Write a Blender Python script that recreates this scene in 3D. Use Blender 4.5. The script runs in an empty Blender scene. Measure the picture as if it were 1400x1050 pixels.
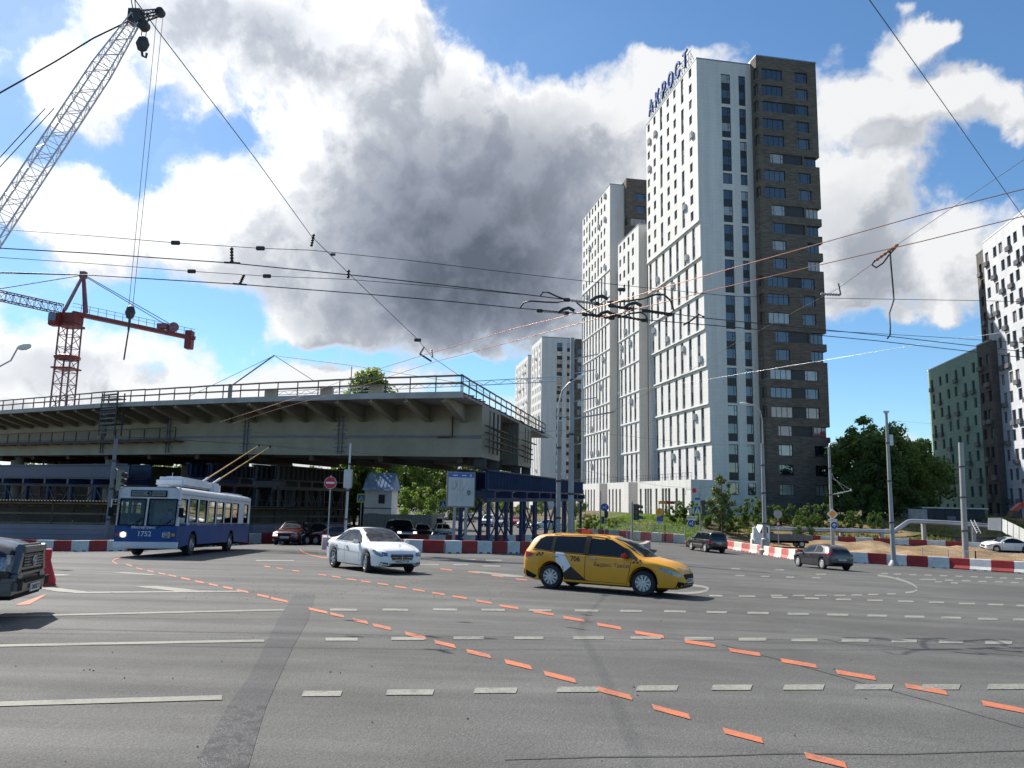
import bpy, bmesh, math, random
from mathutils import Vector, Matrix
from mathutils.bvhtree import BVHTree
random.seed(11)
S = bpy.context.scene
COL = S.collection
rad = math.radians
# ------------------------------------------------------------------ camera
FPX, PITCH, ROLL, CZ = 1050.0, rad(8.3), rad(1.15), 1.62
cd = bpy.data.cameras.new('camera')
cd.sensor_fit = 'HORIZONTAL'; cd.sensor_width = 36.0
cd.lens = 36.0 * FPX / 1400.0
cd.clip_start = 0.1; cd.clip_end = 6000
cam = bpy.data.objects.new('camera', cd); COL.objects.link(cam)
_f = Vector((0, math.cos(PITCH), math.sin(PITCH))); _r = Vector((1, 0, 0)); _u = _r.cross(_f)
# image right / image up written in the level basis (world up leans to the right in the picture)
IR = _r * math.cos(ROLL) + _u * math.sin(ROLL)
IU = _u * math.cos(ROLL) - _r * math.sin(ROLL)
m = Matrix((IR, IU, -_f)).transposed().to_4x4()
m.translation = Vector((0, 0, CZ))
cam.matrix_world = m
S.camera = cam
def ray(px, py):
    a = (px - 700) / FPX; b = (525 - py) / FPX
    return IR * a + IU * b + _f
def sp(x, k): return k * math.log1p(math.exp(max(-40, min(40, x / k))))
def sst(a, b, x):
    t = max(0.0, min(1.0, (x - a) / (b - a))); return t * t * (3 - 2 * t)
def g0(X, Y):
    yy = Y if Y < 60 else 60 + 25 * (1 - math.exp(-(Y - 60) / 25))
    xx = sp(X, 4); xx = xx if xx < 30 else 30 + 20 * (1 - math.exp(-(xx - 30) / 20))
    fade = 1 - sst(70, 110, Y)
    return -.0375 * yy - .033 * xx * fade - .35 * sst(14, 26, -X) * sst(25, 42, Y)
def g(X, Y):
    z = g0(X, Y)
    # lawn bank in front of the towers, rising away from the far kerb
    k = sst(88, 108, Y) * sst(9, 20, X) * (1 - sst(150, 190, X))
    return z + 2.1 * k
def atg(px, py, off=0.0):
    d = ray(px, py); t = prev = 1.0
    while t < 900:
        if CZ + d.z * t <= g(d.x * t, d.y * t) + off:
            lo, hi = prev, t
            for _ in range(36):
                q = (lo + hi) / 2
                if CZ + d.z * q <= g(d.x * q, d.y * q) + off: hi = q
                else: lo = q
            return Vector((d.x * hi, d.y * hi, g(d.x * hi, d.y * hi)))
        prev = t; t *= 1.02
    return None
def atz(px, py, z):
    d = ray(px, py); t = (z - CZ) / d.z; return Vector((d.x * t, d.y * t, z))
def atY(px, py, Y):
    d = ray(px, py); t = Y / d.y; return Vector((d.x * t, Y, CZ + d.z * t))
# ------------------------------------------------------------------ sun and sky
SUN_AZ, SUN_EL = rad(-44), rad(43)          # azimuth from +Y, negative = left
sd = bpy.data.lights.new('sun', 'SUN'); sd.energy = 4.9; sd.angle = rad(.5); sd.color = (1, .95, .87)
sun = bpy.data.objects.new('sun', sd); COL.objects.link(sun)
sdir = Vector((math.sin(SUN_AZ) * math.cos(SUN_EL), math.cos(SUN_AZ) * math.cos(SUN_EL), math.sin(SUN_EL)))
sun.rotation_euler = sdir.to_track_quat('Z', 'Y').to_euler()
sun.location = (-60, 60, 90)
S.view_settings.view_transform = 'Standard'; S.view_settings.look = 'None'
S.view_settings.exposure = .66; S.view_settings.gamma = 1
W = bpy.data.worlds.new('World'); S.world = W; W.use_nodes = True
WT = W.node_tree; WT.nodes.clear()

class NB:
    """small node-graph writer"""
    def __init__(s, nt): s.nt = nt
    def n(s, t, **kw):
        o = s.nt.nodes.new(t)
        for k, v in kw.items(): setattr(o, k, v)
        return o
    def put(s, sock, v):
        if hasattr(v, 'is_output') or isinstance(v, bpy.types.NodeSocket): s.nt.links.new(v, sock)
        else: sock.default_value = v
    def m(s, op, a, b=None, c=None, clamp=False):
        o = s.n('ShaderNodeMath', operation=op, use_clamp=clamp)
        for i, v in enumerate((a, b, c)):
            if v is not None: s.put(o.inputs[i], v)
        return o.outputs[0]
    def vm(s, op, a, b=None, sc=None):
        o = s.n('ShaderNodeVectorMath', operation=op)
        s.put(o.inputs[0], a)
        if b is not None: s.put(o.inputs[1], b)
        if sc is not None: s.put(o.inputs['Scale'], sc)
        return o.outputs[0]
    def noise(s, vec, scale, det=4, rough=.55, dist=0.0):
        o = s.n('ShaderNodeTexNoise'); s.put(o.inputs['Vector'], vec)
        o.inputs['Scale'].default_value = scale; o.inputs['Detail'].default_value = det
        o.inputs['Roughness'].default_value = rough; o.inputs['Distortion'].default_value = dist
        return o.outputs[0]
    def mr(s, v, a, b, c=0.0, d=1.0, smooth=True):
        o = s.n('ShaderNodeMapRange'); o.interpolation_type = 'SMOOTHSTEP' if smooth else 'LINEAR'
        s.put(o.inputs[0], v)
        for i, q in zip((1, 2, 3, 4), (a, b, c, d)): s.put(o.inputs[i], q)
        return o.outputs[0]
    def mix(s, f, a, b):
        o = s.n('ShaderNodeMix', data_type='RGBA')
        s.put(o.inputs[0], f); s.put(o.inputs[6], a); s.put(o.inputs[7], b)
        return o.outputs[2]

def azel(px, py):
    d = ray(px, py); return math.degrees(math.atan2(d.x, d.y)), math.degrees(math.atan2(d.z, math.hypot(d.x, d.y)))
# cloud cover written as soft patches (px, py, half width, half height, weight): only a direction on the sky dome comes out of it
COVER = [
 (20, 10, 60, 55, -1.1), (15, 125, 28, 55, -.75), (95, 195, 130, 34, -1.0), (205, 235, 34, 60, -.95), (205, 160, 40, 22, -.6),
 (310, 180, 52, 34, -1.0), (15, 350, 70, 46, -.9), (270, 412, 120, 34, -1.05), (330, 455, 46, 30, -.8), (160, 420, 60, 24, -.7),
 (200, 500, 30, 20, -.5), (450, 498, 90, 16, -.9), (640, 498, 70, 12, -.5), (690, 520, 46, 34, -.8), (40, 480, 60, 20, .3),
 (720, 40, 120, 78, -1.35), (860, 12, 190, 42, -1.2), (1090, 15, 190, 50, -1.25), (1330, 20, 130, 75, -1.2), (1165, 80, 40, 24, -.4),
 (1350, 215, 90, 42, -.85), (1185, 190, 36, 16, -.35), (1380, 100, 60, 40, -.5), (1250, 300, 40, 12, -.2), (1340, 260, 70, 30, -.5), (1225, 425, 50, 22, -.4),
 (1200, 520, 190, 80, -1.5), (1290, 470, 90, 40, -.9), (1370, 470, 60, 60, -.3), (1500, 150, 120, 300, -.7), (560, 20, 50, 60, .5), (640, 150, 60, 60, .3),
 (1235, 14, 26, 14, .9), (1292, 48, 44, 26, 1.0), (1385, 175, 50, 36, 1.0), (960, 62, 70, 24, .8), (880, 85, 50, 36, .7), (740, 55, 30, 10, .6), (1240, 55, 70, 26, .75), (1300, 128, 95, 36, .85), (1160, 150, 50, 34, .6), (1170, 275, 85, 80, .95), (1190, 380, 90, 60, .6),
 (1320, 330, 60, 50, .6), (1290, 410, 50, 34, .6), (600, 300, 220, 170, .9), (420, 60, 190, 110, .7), (150, 290, 140, 70, .6), (800, 170, 120, 70, .5), (90, 100, 60, 60, .45), (130, 540, 260, 40, .8), (300, 280, 60, 50, .5), (420, 440, 60, 40, .5)]
DARK = [
 (610, 290, 165, 145, .95), (680, 390, 150, 100, .85), (560, 430, 170, 50, .4), (300, 40, 140, 56, .62), (540, 190, 60, 50, .15), (470, 300, 70, 60, .15), (760, 250, 60, 90, .25),
 (110, 490, 120, 22, .35), (60, 520, 120, 20, .25), (1190, 330, 90, 70, .36), (1180, 400, 60, 40, .3), (1230, 200, 90, 40, .12), (830, 190, 60, 50, .15),
 (150, 280, 150, 80, -.5), (420, 170, 110, 70, -.35), (250, 120, 90, 60, -.2)]
def sky_world():
    b = NB(WT)
    tc = b.n('ShaderNodeTexCoord').outputs['Generated']
    sx = b.n('ShaderNodeSeparateXYZ'); WT.links.new(tc, sx.inputs[0])
    x, y, z = sx.outputs
    az = b.m('MULTIPLY', b.m('ARCTAN2', x, y), 57.29578)
    el = b.m('MULTIPLY', b.m('ARCSINE', z), 57.29578)
    cx = b.n('ShaderNodeCombineXYZ'); WT.links.new(az, cx.inputs[0]); WT.links.new(el, cx.inputs[1])
    P = cx.outputs[0]
    # group: vector (deg) -> density, darkness
    def mk(name, lst, noises, base):
        G = bpy.data.node_groups.new(name, 'ShaderNodeTree')
        G.interface.new_socket('v', in_out='INPUT', socket_type='NodeSocketVector')
        G.interface.new_socket('d', in_out='OUTPUT', socket_type='NodeSocketFloat')
        q = NB(G); gi = q.n('NodeGroupInput'); go = q.n('NodeGroupOutput')
        v = gi.outputs[0]
        wn = q.n('ShaderNodeTexNoise'); G.links.new(v, wn.inputs['Vector']); wn.inputs['Scale'].default_value = .16; wn.inputs['Detail'].default_value = 5; wn.inputs['Roughness'].default_value = .6
        off = q.vm('SCALE', q.vm('SUBTRACT', wn.outputs['Color'], (.5, .5, .5)), sc=5.5)
        vw = q.vm('ADD', v, off)
        tot = base
        if name == 'cloud_cover':
            sv = q.n('ShaderNodeSeparateXYZ'); G.links.new(v, sv.inputs[0])
            tot = q.m('MULTIPLY_ADD', q.mr(q.m('ABSOLUTE', sv.outputs[0]), 55, 110), -1.3, base)      # the sky behind is mostly clear
        for (px, py, hw, hh, w) in lst:
            a, e = azel(px, py); a2, _ = azel(px + hw, py); _, e2 = azel(px, py - hh)
            sa, se = max(.4, abs(a2 - a)), max(.4, abs(e2 - e))
            d = q.vm('MULTIPLY', q.vm('SUBTRACT', vw, (a, e, 0)), (1 / sa, 1 / se, 0))
            ln = q.n('ShaderNodeVectorMath', operation='DOT_PRODUCT'); G.links.new(d, ln.inputs[0]); G.links.new(d, ln.inputs[1])
            ex = q.m('EXPONENT', q.m('MULTIPLY', ln.outputs['Value'], -.9))
            tot = q.m('MULTIPLY_ADD', ex, w, tot)
        for sc, amp, det, ro in noises:
            tot = q.m('MULTIPLY_ADD', q.m('SUBTRACT', q.noise(v, sc, det, ro, .3), .5), amp, tot)
        G.links.new(tot, go.inputs[0])
        return G
    GD = mk('cloud_cover', COVER, [(.055, 1.3, 3, .5), (.2, 2.2, 8, .58), (.55, .45, 5, .6)], .34)
    GS = mk('cloud_dark', DARK, [(.10, .45, 5, .55)], .03)
    def inst(G, v):
        n = b.n('ShaderNodeGroup'); n.node_tree = G; WT.links.new(v, n.inputs[0]); return n.outputs[0]
    D = inst(GD, P); K = inst(GS, P)
    sa, se = math.degrees(SUN_AZ), math.degrees(SUN_EL)
    D2 = inst(GD, b.vm('ADD', P, (-1.5, 1.7, 0)))
    mask = b.mr(D, -.08, .52)
    relief = b.m('MULTIPLY', b.m('SUBTRACT', D2, D), .8)               # thicker towards the sun = darker
    shade = b.m('ADD', b.m('MULTIPLY', K, b.mr(D, .15, .8)), b.m('MINIMUM', b.m('MAXIMUM', relief, -.2), .22))
    shade = b.m('ADD', shade, b.m('MULTIPLY', b.m('MINIMUM', b.m('MAXIMUM', b.m('SUBTRACT', D, .5), 0.0), .8), .16))
    sh = b.mr(shade, .0, 1.75, smooth=False)
    cr = b.n('ShaderNodeValToRGB'); WT.links.new(sh, cr.inputs[0])
    e = cr.color_ramp.elements
    e[0].position = 0; e[0].color = (.68, .68, .68, 1)
    e[1].position = 1; e[1].color = (.085, .097, .12, 1)
    for p, c in ((.10, (.55, .56, .58, 1)), (.3, (.33, .35, .385, 1)), (.55, (.215, .235, .28, 1))):
        k = cr.color_ramp.elements.new(p); k.color = c
    # forward scatter round the sun
    dt = b.n('ShaderNodeVectorMath', operation='DOT_PRODUCT'); WT.links.new(tc, dt.inputs[0]); dt.inputs[1].default_value = sdir
    glow = b.m('POWER', b.m('MAXIMUM', dt.outputs['Value'], 0.0), 9.0)
    cloud = b.vm('SCALE', cr.outputs[0], sc=b.m('MULTIPLY_ADD', glow, .8, 1.0))
    sky = b.n('ShaderNodeTexSky'); sky.sky_type = 'NISHITA'; sky.sun_disc = False
    sky.sun_elevation = SUN_EL; sky.sun_rotation = SUN_AZ; sky.altitude = 150; sky.air_density = 1.0; sky.dust_density = .1; sky.ozone_density = 3.5
    bg1 = b.n('ShaderNodeBackground'); WT.links.new(b.vm('MULTIPLY', sky.outputs[0], (.84, 1.07, 1.17)), bg1.inputs[0]); bg1.inputs[1].default_value = .084
    bg2 = b.n('ShaderNodeBackground'); WT.links.new(cloud, bg2.inputs[0]); bg2.inputs[1].default_value = .86
    mx = b.n('ShaderNodeMixShader'); mk2 = b.m('MULTIPLY', mask, .97); WT.links.new(b.m('ADD', mk2, b.m('MULTIPLY', b.m('SUBTRACT', 1.0, mk2), b.m('MULTIPLY', glow, .3))), mx.inputs[0])
    WT.links.new(bg1.outputs[0], mx.inputs[1]); WT.links.new(bg2.outputs[0], mx.inputs[2])
    ou = b.n('ShaderNodeOutputWorld'); WT.links.new(mx.outputs[0], ou.inputs[0])
sky_world()
W.cycles.sampling_method = 'MANUAL'; W.cycles.sample_map_resolution = 512
S.cycles.max_bounces = 6; S.cycles.diffuse_bounces = 2; S.cycles.glossy_bounces = 3; S.cycles.transparent_max_bounces = 8
S.cycles.use_adaptive_sampling = True

# ------------------------------------------------------------------ materials
MATS = {}
def mat(name, col, rough=.6, metal=0.0, var=.18, vs=1.5, bump=0.0, bs=30.0, spec=.5, coat=0.0, fine=0.0, fs=60.0):
    if name in MATS: return MATS[name]
    M = bpy.data.materials.new(name); M.use_nodes = True; nt = M.node_tree; b = NB(nt)
    p = nt.nodes['Principled BSDF']
    p.inputs['Roughness'].default_value = rough; p.inputs['Metallic'].default_value = metal
    p.inputs['Specular IOR Level'].default_value = spec; p.inputs['Coat Weight'].default_value = coat
    p.inputs['Coat Roughness'].default_value = .04
    c = (*col, 1)
    if var or fine or bump: tc = b.n('ShaderNodeTexCoord').outputs['Object']
    if var:
        f = b.mr(b.noise(tc, vs, 5, .6), .25, .75)
        c = b.mix(f, tuple(q * (1 - var) for q in col) + (1,), tuple(min(1, q * (1 + var)) for q in col) + (1,))
    if fine:
        f2 = b.noise(tc, fs, 2, .6)
        c = b.vm('SCALE', c, sc=b.mr(f2, .3, .7, 1 - fine, 1 + fine, False))
    b.put(p.inputs['Base Color'], c)
    if bump:
        bn = b.n('ShaderNodeBump'); bn.inputs['Strength'].default_value = bump; bn.inputs['Distance'].default_value = .02
        nt.links.new(b.noise(tc, bs, 3, .6), bn.inputs['Height']); nt.links.new(bn.outputs[0], p.inputs['Normal'])
    MATS[name] = M; return M
def glass_mat(name, col, rough=.04, spec=.9):
    return mat(name, col, rough, 0, 0, spec=spec)
def clear_glass(name, tint=(.75, .82, .82), dark=.35):
    if name in MATS: return MATS[name]
    M = bpy.data.materials.new(name); M.use_nodes = True; nt = M.node_tree; b = NB(nt); nt.nodes.clear()
    t = b.n('ShaderNodeBsdfTransparent'); t.inputs[0].default_value = tuple(q * (1 - dark) for q in tint) + (1,)
    gl = b.n('ShaderNodeBsdfGlossy'); gl.inputs['Roughness'].default_value = .03
    fr = b.n('ShaderNodeFresnel'); fr.inputs[0].default_value = 1.5
    mx = b.n('ShaderNodeMixShader'); o = b.n('ShaderNodeOutputMaterial')
    nt.links.new(b.m('MULTIPLY', fr.outputs[0], 1.4, clamp=True), mx.inputs[0]); nt.links.new(t.outputs[0], mx.inputs[1]); nt.links.new(gl.outputs[0], mx.inputs[2])
    nt.links.new(mx.outputs[0], o.inputs[0]); MATS[name] = M; return M
def lamp_mat(name, col, st):
    if name in MATS: return MATS[name]
    M = mat(name, col, .3, 0, 0); p = M.node_tree.nodes['Principled BSDF']
    p.inputs['Emission Color'].default_value = (*col, 1); p.inputs['Emission Strength'].default_value = st; return M

# ------------------------------------------------------------------ object helpers
def link(name, me, parent=None, label=None):
    o = bpy.data.objects.new(name, me); COL.objects.link(o)
    if parent: o.parent = parent; KIDS.setdefault(parent.name, []).append(o)
    if label: o['label'] = label
    return o
KIDS = {}
def tag(o, label=None, cat=None, group=None, kind=None):
    if label: o['label'] = label
    if cat: o['category'] = cat
    if group: o['group'] = group
    if kind: o['kind'] = kind
    return o
def thing(name, label, cat, loc=(0, 0, 0), rz=0.0, group=None, mw=None):
    o = bpy.data.objects.new(name, None); COL.objects.link(o); o.empty_display_size = .2
    if mw is not None: o.matrix_world = mw
    else: o.location = loc; o.rotation_euler = (0, 0, rz)
    return tag(o, label, cat, group)
def dup(o, parent=None):
    c = o.copy(); COL.objects.link(c)
    if parent: c.parent = parent; KIDS.setdefault(parent.name, []).append(c)
    for k in KIDS.get(o.name, []): dup(k, c)
    return c
class MB:
    def __init__(s): s.v = []; s.f = []; s.mi = []; s.cur = 0
    def add(s, vs, fs, mi=None):
        n = len(s.v); s.v += [tuple(q) for q in vs]
        for f in fs: s.f.append([i + n for i in f]); s.mi.append(s.cur if mi is None else mi)
    def box(s, c, d, R=None, mi=None):
        vs = []
        for x in (-.5, .5):
            for y in (-.5, .5):
                for z in (-.5, .5):
                    p = Vector((x * d[0], y * d[1], z * d[2]))
                    if R is not None: p = R @ p
                    vs.append(p + Vector(c))
        s.add(vs, [(0, 1, 3, 2), (4, 6, 7, 5), (0, 4, 5, 1), (2, 3, 7, 6), (0, 2, 6, 4), (1, 5, 7, 3)], mi)
    def bx(s, x0, x1, y0, y1, z0, z1, mi=None):
        s.box(((x0 + x1) / 2, (y0 + y1) / 2, (z0 + z1) / 2), (x1 - x0, y1 - y0, z1 - z0), None, mi)
    def bbox(s, c, d, bev, R=None, mi=None):
        """bevelled box"""
        bm = bmesh.new(); bmesh.ops.create_cube(bm, size=1)
        for v in bm.verts: v.co = Vector((v.co.x * d[0], v.co.y * d[1], v.co.z * d[2]))
        bmesh.ops.bevel(bm, geom=bm.edges[:], offset=bev, segments=2, affect='EDGES')
        bm.verts.index_update()
        s.add([(R @ v.co if R is not None else v.co) + Vector(c) for v in bm.verts], [[v.index for v in f.verts] for f in bm.faces], mi); bm.free()
    def frame(s, d, up=Vector((0, 0, 1))):
        d = d.normalized()
        if abs(d.dot(up)) > .98: up = Vector((1, 0, 0))
        a = d.cross(up).normalized(); return a, a.cross(d).normalized()
    def beam(s, p, q, w, h=None, mi=None):
        p, q = Vector(p), Vector(q); h = h or w; a, b = s.frame(q - p)
        vs = [e + a * (i * w / 2) + b * (j * h / 2) for e in (p, q) for i, j in ((-1, -1), (1, -1), (1, 1), (-1, 1))]
        s.add(vs, [(3, 2, 1, 0), (4, 5, 6, 7), (0, 1, 5, 4), (1, 2, 6, 5), (2, 3, 7, 6), (3, 0, 4, 7)], mi)
    def tube(s, pts, r, n=8, mi=None, cap=True):
        pts = [Vector(p) for p in pts]; rs = r if isinstance(r, (list, tuple)) else [r] * len(pts)
        vs = []; k = len(pts); pa = None
        for i, p in enumerate(pts):
            d = (pts[min(i + 1, k - 1)] - pts[max(i - 1, 0)])
            if d.length < 1e-9: d = Vector((0, 0, 1))
            d.normalize()
            if pa is None: a, b = s.frame(d)
            else:
                a = pa - d * pa.dot(d)
                if a.length < 1e-6: a, b = s.frame(d)
                a.normalize(); b = a.cross(d)
            pa = a
            vs += [p + (a * math.cos(2 * math.pi * j / n) + b * math.sin(2 * math.pi * j / n)) * rs[i] for j in range(n)]
        fs = [(i * n + j, i * n + (j + 1) % n, (i + 1) * n + (j + 1) % n, (i + 1) * n + j) for i in range(k - 1) for j in range(n)]
        if cap: fs += [tuple(range(n))[::-1], tuple((k - 1) * n + j for j in range(n))]
        s.add(vs, fs, mi)
    def cyl(s, p, q, r, n=16, mi=None): s.tube([p, q], r, n, mi)
    def lathe(s, prof, n=20, M=None, mi=None):
        """profile of (r, z) turned about z, placed by matrix M"""
        vs = []
        for r, z in prof:
            for j in range(n):
                a = 2 * math.pi * j / n; p = Vector((r * math.cos(a), r * math.sin(a), z)); vs.append(M @ p if M else p)
        k = len(prof)
        fs = [(i * n + j, i * n + (j + 1) % n, (i + 1) * n + (j + 1) % n, (i + 1) * n + j) for i in range(k - 1) for j in range(n)]
        s.add(vs, fs, mi)
    def prism(s, poly, M, h, mi=None):
        """2d polygon extruded by h along local z of M"""
        n = len(poly); vs = [M @ Vector((x, y, 0)) for x, y in poly] + [M @ Vector((x, y, h)) for x, y in poly]
        s.add(vs, [tuple(range(n))[::-1], tuple(range(n, 2 * n))] + [(i, (i + 1) % n, n + (i + 1) % n, n + i) for i in range(n)], mi)
    def mesh(s, name, mats, smooth=None):
        me = bpy.data.meshes.new(name); me.from_pydata(s.v, [], s.f)
        for q in (mats if isinstance(mats, (list, tuple)) else [mats]): me.materials.append(q)
        me.polygons.foreach_set('material_index', s.mi)
        if smooth is not None:
            me.polygons.foreach_set('use_smooth', [True] * len(me.polygons)); me.update()
            me.set_sharp_from_angle(angle=rad(smooth))
        me.update(); return me
    def build(s, name, mats, parent=None, smooth=None, label=None):
        return link(name, s.mesh(name, mats, smooth), parent, label)
def text_mesh(txt, size, depth=.0, bold=0.0):
    cu = bpy.data.curves.new('t', 'FONT'); cu.body = txt; cu.size = size; cu.extrude = depth; cu.offset = bold
    cu.align_x = 'CENTER'; cu.align_y = 'CENTER'; cu.resolution_u = 3
    o = bpy.data.objects.new('t', cu); COL.objects.link(o)
    me = bpy.data.meshes.new_from_object(o.evaluated_get(bpy.context.evaluated_depsgraph_get()))
    bpy.data.objects.remove(o); return me
def text_obj(name, txt, size, m_, parent, M, depth=.004, bold=0.0, sx=1.0):
    me = text_mesh(txt, size, depth, bold); me.transform(Matrix.Diagonal((sx, 1, 1, 1))); me.materials.clear(); me.materials.append(m_)
    o = link(name, me, parent); o.matrix_local = M; return o
def basis(x, y, z, o):
    M = Matrix((x, y, z)).transposed().to_4x4(); M.translation = Vector(o); return M
# ------------------------------------------------------------------ ground, road, lawn
def asphalt(name, base, wet=0.0):
    M = bpy.data.materials.new(name); M.use_nodes = True; nt = M.node_tree; b = NB(nt); p = nt.nodes['Principled BSDF']
    tc = b.n('ShaderNodeTexCoord').outputs['Object']
    big = b.mr(b.noise(tc, .11, 5, .6), .3, .7)
    mid = b.mr(b.noise(tc, .9, 6, .65, .4), .25, .75)
    st = b.n('ShaderNodeMapping'); nt.links.new(tc, st.inputs[0]); st.inputs['Scale'].default_value = (.09, 1.1, 1)
    lane = b.mr(b.noise(st.outputs[0], 1.0, 4, .6), .35, .72)                       # drawn out along the lanes: rubber and dust
    agg = b.noise(tc, 55, 2, .7); spk = b.mr(b.noise(tc, 90, 1, .5), .62, .72)
    v = b.m('MULTIPLY', b.mr(big, 0, 1, .82, 1.16, False), b.mr(mid, 0, 1, .9, 1.1, False))
    v = b.m('MULTIPLY', v, b.mr(lane, 0, 1, .84, 1.12, False))
    v = b.m('MULTIPLY', v, b.mr(b.noise(tc, .42, 4, .7, .6), .56, .74, 1, .84))          # oil and rubber stains
    v = b.m('MULTIPLY', v, b.mr(agg, .3, .7, .62, 1.38, False))
    v = b.m('MULTIPLY_ADD', spk, .55, v)
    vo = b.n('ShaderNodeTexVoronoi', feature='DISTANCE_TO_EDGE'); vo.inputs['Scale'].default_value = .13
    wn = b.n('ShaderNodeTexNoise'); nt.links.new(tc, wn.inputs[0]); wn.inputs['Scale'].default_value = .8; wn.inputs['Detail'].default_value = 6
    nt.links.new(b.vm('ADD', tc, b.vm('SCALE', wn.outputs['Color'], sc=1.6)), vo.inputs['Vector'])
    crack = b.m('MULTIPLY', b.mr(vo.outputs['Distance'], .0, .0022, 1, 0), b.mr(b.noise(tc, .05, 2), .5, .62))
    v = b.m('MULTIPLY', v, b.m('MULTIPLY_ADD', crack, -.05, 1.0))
    c = b.vm('SCALE', base, sc=v)
    b.put(p.inputs['Base Color'], c)
    if wet:
        wv = b.mr(b.noise(tc, 7, 4, .7), .35, .62)
        b.put(p.inputs['Roughness'], b.mr(wv, 0, 1, .42, .8, False)); p.inputs['Specular IOR Level'].default_value = .25
    else:
        b.put(p.inputs['Roughness'], b.mr(lane, 0, 1, .88, .78, False)); p.inputs['Specular IOR Level'].default_value = .32
    bn = b.n('ShaderNodeBump'); bn.inputs['Strength'].default_value = .6 if wet else .8; bn.inputs['Distance'].default_value = .012
    nt.links.new(b.m('MULTIPLY_ADD', b.noise(tc, 24, 2, .6), .8, agg), bn.inputs['Height']); nt.links.new(bn.outputs[0], p.inputs['Normal'])
    return M
M_ASPH = asphalt('asphalt', (.095, .094, .091))
M_PATCH = asphalt('asphalt_new', (.070, .070, .073))
M_WET = asphalt('asphalt_wet', (.043, .043, .047), 1)
def paint(name, col, wear=.5):
    """road paint, worn through to the asphalt in places"""
    M = bpy.data.materials.new(name); M.use_nodes = True; nt = M.node_tree; b = NB(nt); p = nt.nodes['Principled BSDF']
    tc = b.n('ShaderNodeTexCoord').outputs['Object']
    w = b.m('MULTIPLY', b.mr(b.noise(tc, 1.3, 4, .65), .34, .66, .15, 1), b.mr(b.noise(tc, 26, 5, .75), .40, .6))
    w = b.m('MAXIMUM', w, b.m('MULTIPLY', b.mr(b.noise(tc, 4.5, 6, .75), .52, .66), .95))
    b.put(p.inputs['Base Color'], b.mix(b.m('MULTIPLY', w, wear), (*col, 1), (.082, .081, .078, 1)))
    p.inputs['Roughness'].default_value = .75; return M
M_WPAINT = paint('white_road_paint', (.24, .237, .205), .85); M_WPAINT3 = paint('old_road_paint', (.20, .195, .16), .8); M_WPAINT2 = paint('faded_road_paint', (.24, .24, .215), .9); M_OPAINT = paint('orange_road_paint', (.52, .135, .05), .75)
def earth(name, a, c2, sc=.5, bump=.8, c3=None):
    M = bpy.data.materials.new(name); M.use_nodes = True; nt = M.node_tree; b = NB(nt); p = nt.nodes['Principled BSDF']
    tc = b.n('ShaderNodeTexCoord').outputs['Object']
    c = b.mix(b.mr(b.noise(tc, sc, 7, .65), .32, .68), (*a, 1), (*c2, 1))
    if c3: c = b.mix(b.mr(b.noise(b.vm('ADD', tc, (31, 7, 0)), sc * .45, 5, .6), .5, .64), c, (*c3, 1))
    c = b.vm('SCALE', c, sc=b.mr(b.noise(tc, 14, 4, .7), .25, .75, .6, 1.4, False))
    b.put(p.inputs['Base Color'], c); p.inputs['Roughness'].default_value = .95; p.inputs['Specular IOR Level'].default_value = .1
    bn = b.n('ShaderNodeBump'); bn.inputs['Strength'].default_value = bump; bn.inputs['Distance'].default_value = .08
    nt.links.new(b.noise(tc, 5, 6, .7), bn.inputs['Height']); nt.links.new(bn.outputs[0], p.inputs['Normal']); return M
M_SOIL = earth('soil', (.10, .085, .055), (.16, .13, .085), .3, .8, (.055, .075, .025))
M_LAWN = earth('lawn', (.045, .075, .018), (.085, .115, .03), .35, .8, (.15, .125, .06))
M_DIRT = earth('bare_dirt', (.30, .205, .115), (.20, .135, .075), .5, 1.0, (.36, .27, .17))
M_BANK = earth('rough_bank', (.20, .15, .08), (.085, .095, .032), .4, 1.0, (.26, .19, .11))
GX = [-900, -500, -300, -200, -150, -120, -100, -85, -75, -68] + list(range(-62, 82, 2)) + [86, 92, 100, 112, 128, 150, 200, 300, 500, 900]
GY = [-60, -30, -18] + list(range(-10, 132, 2)) + [138, 146, 156, 170, 190, 220, 260, 320, 420, 600, 1000, 1800]
def ground_sheet():
    mb = MB(); n = len(GX)
    vs = [(x, y, g(x, y)) for y in GY for x in GX]
    mb.add(vs, [(j * n + i, j * n + i + 1, (j + 1) * n + i + 1, (j + 1) * n + i) for j in range(len(GY) - 1) for i in range(n - 1)])
    o = mb.build('ground', M_SOIL, smooth=60); o['kind'] = 'structure'; return o
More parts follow.
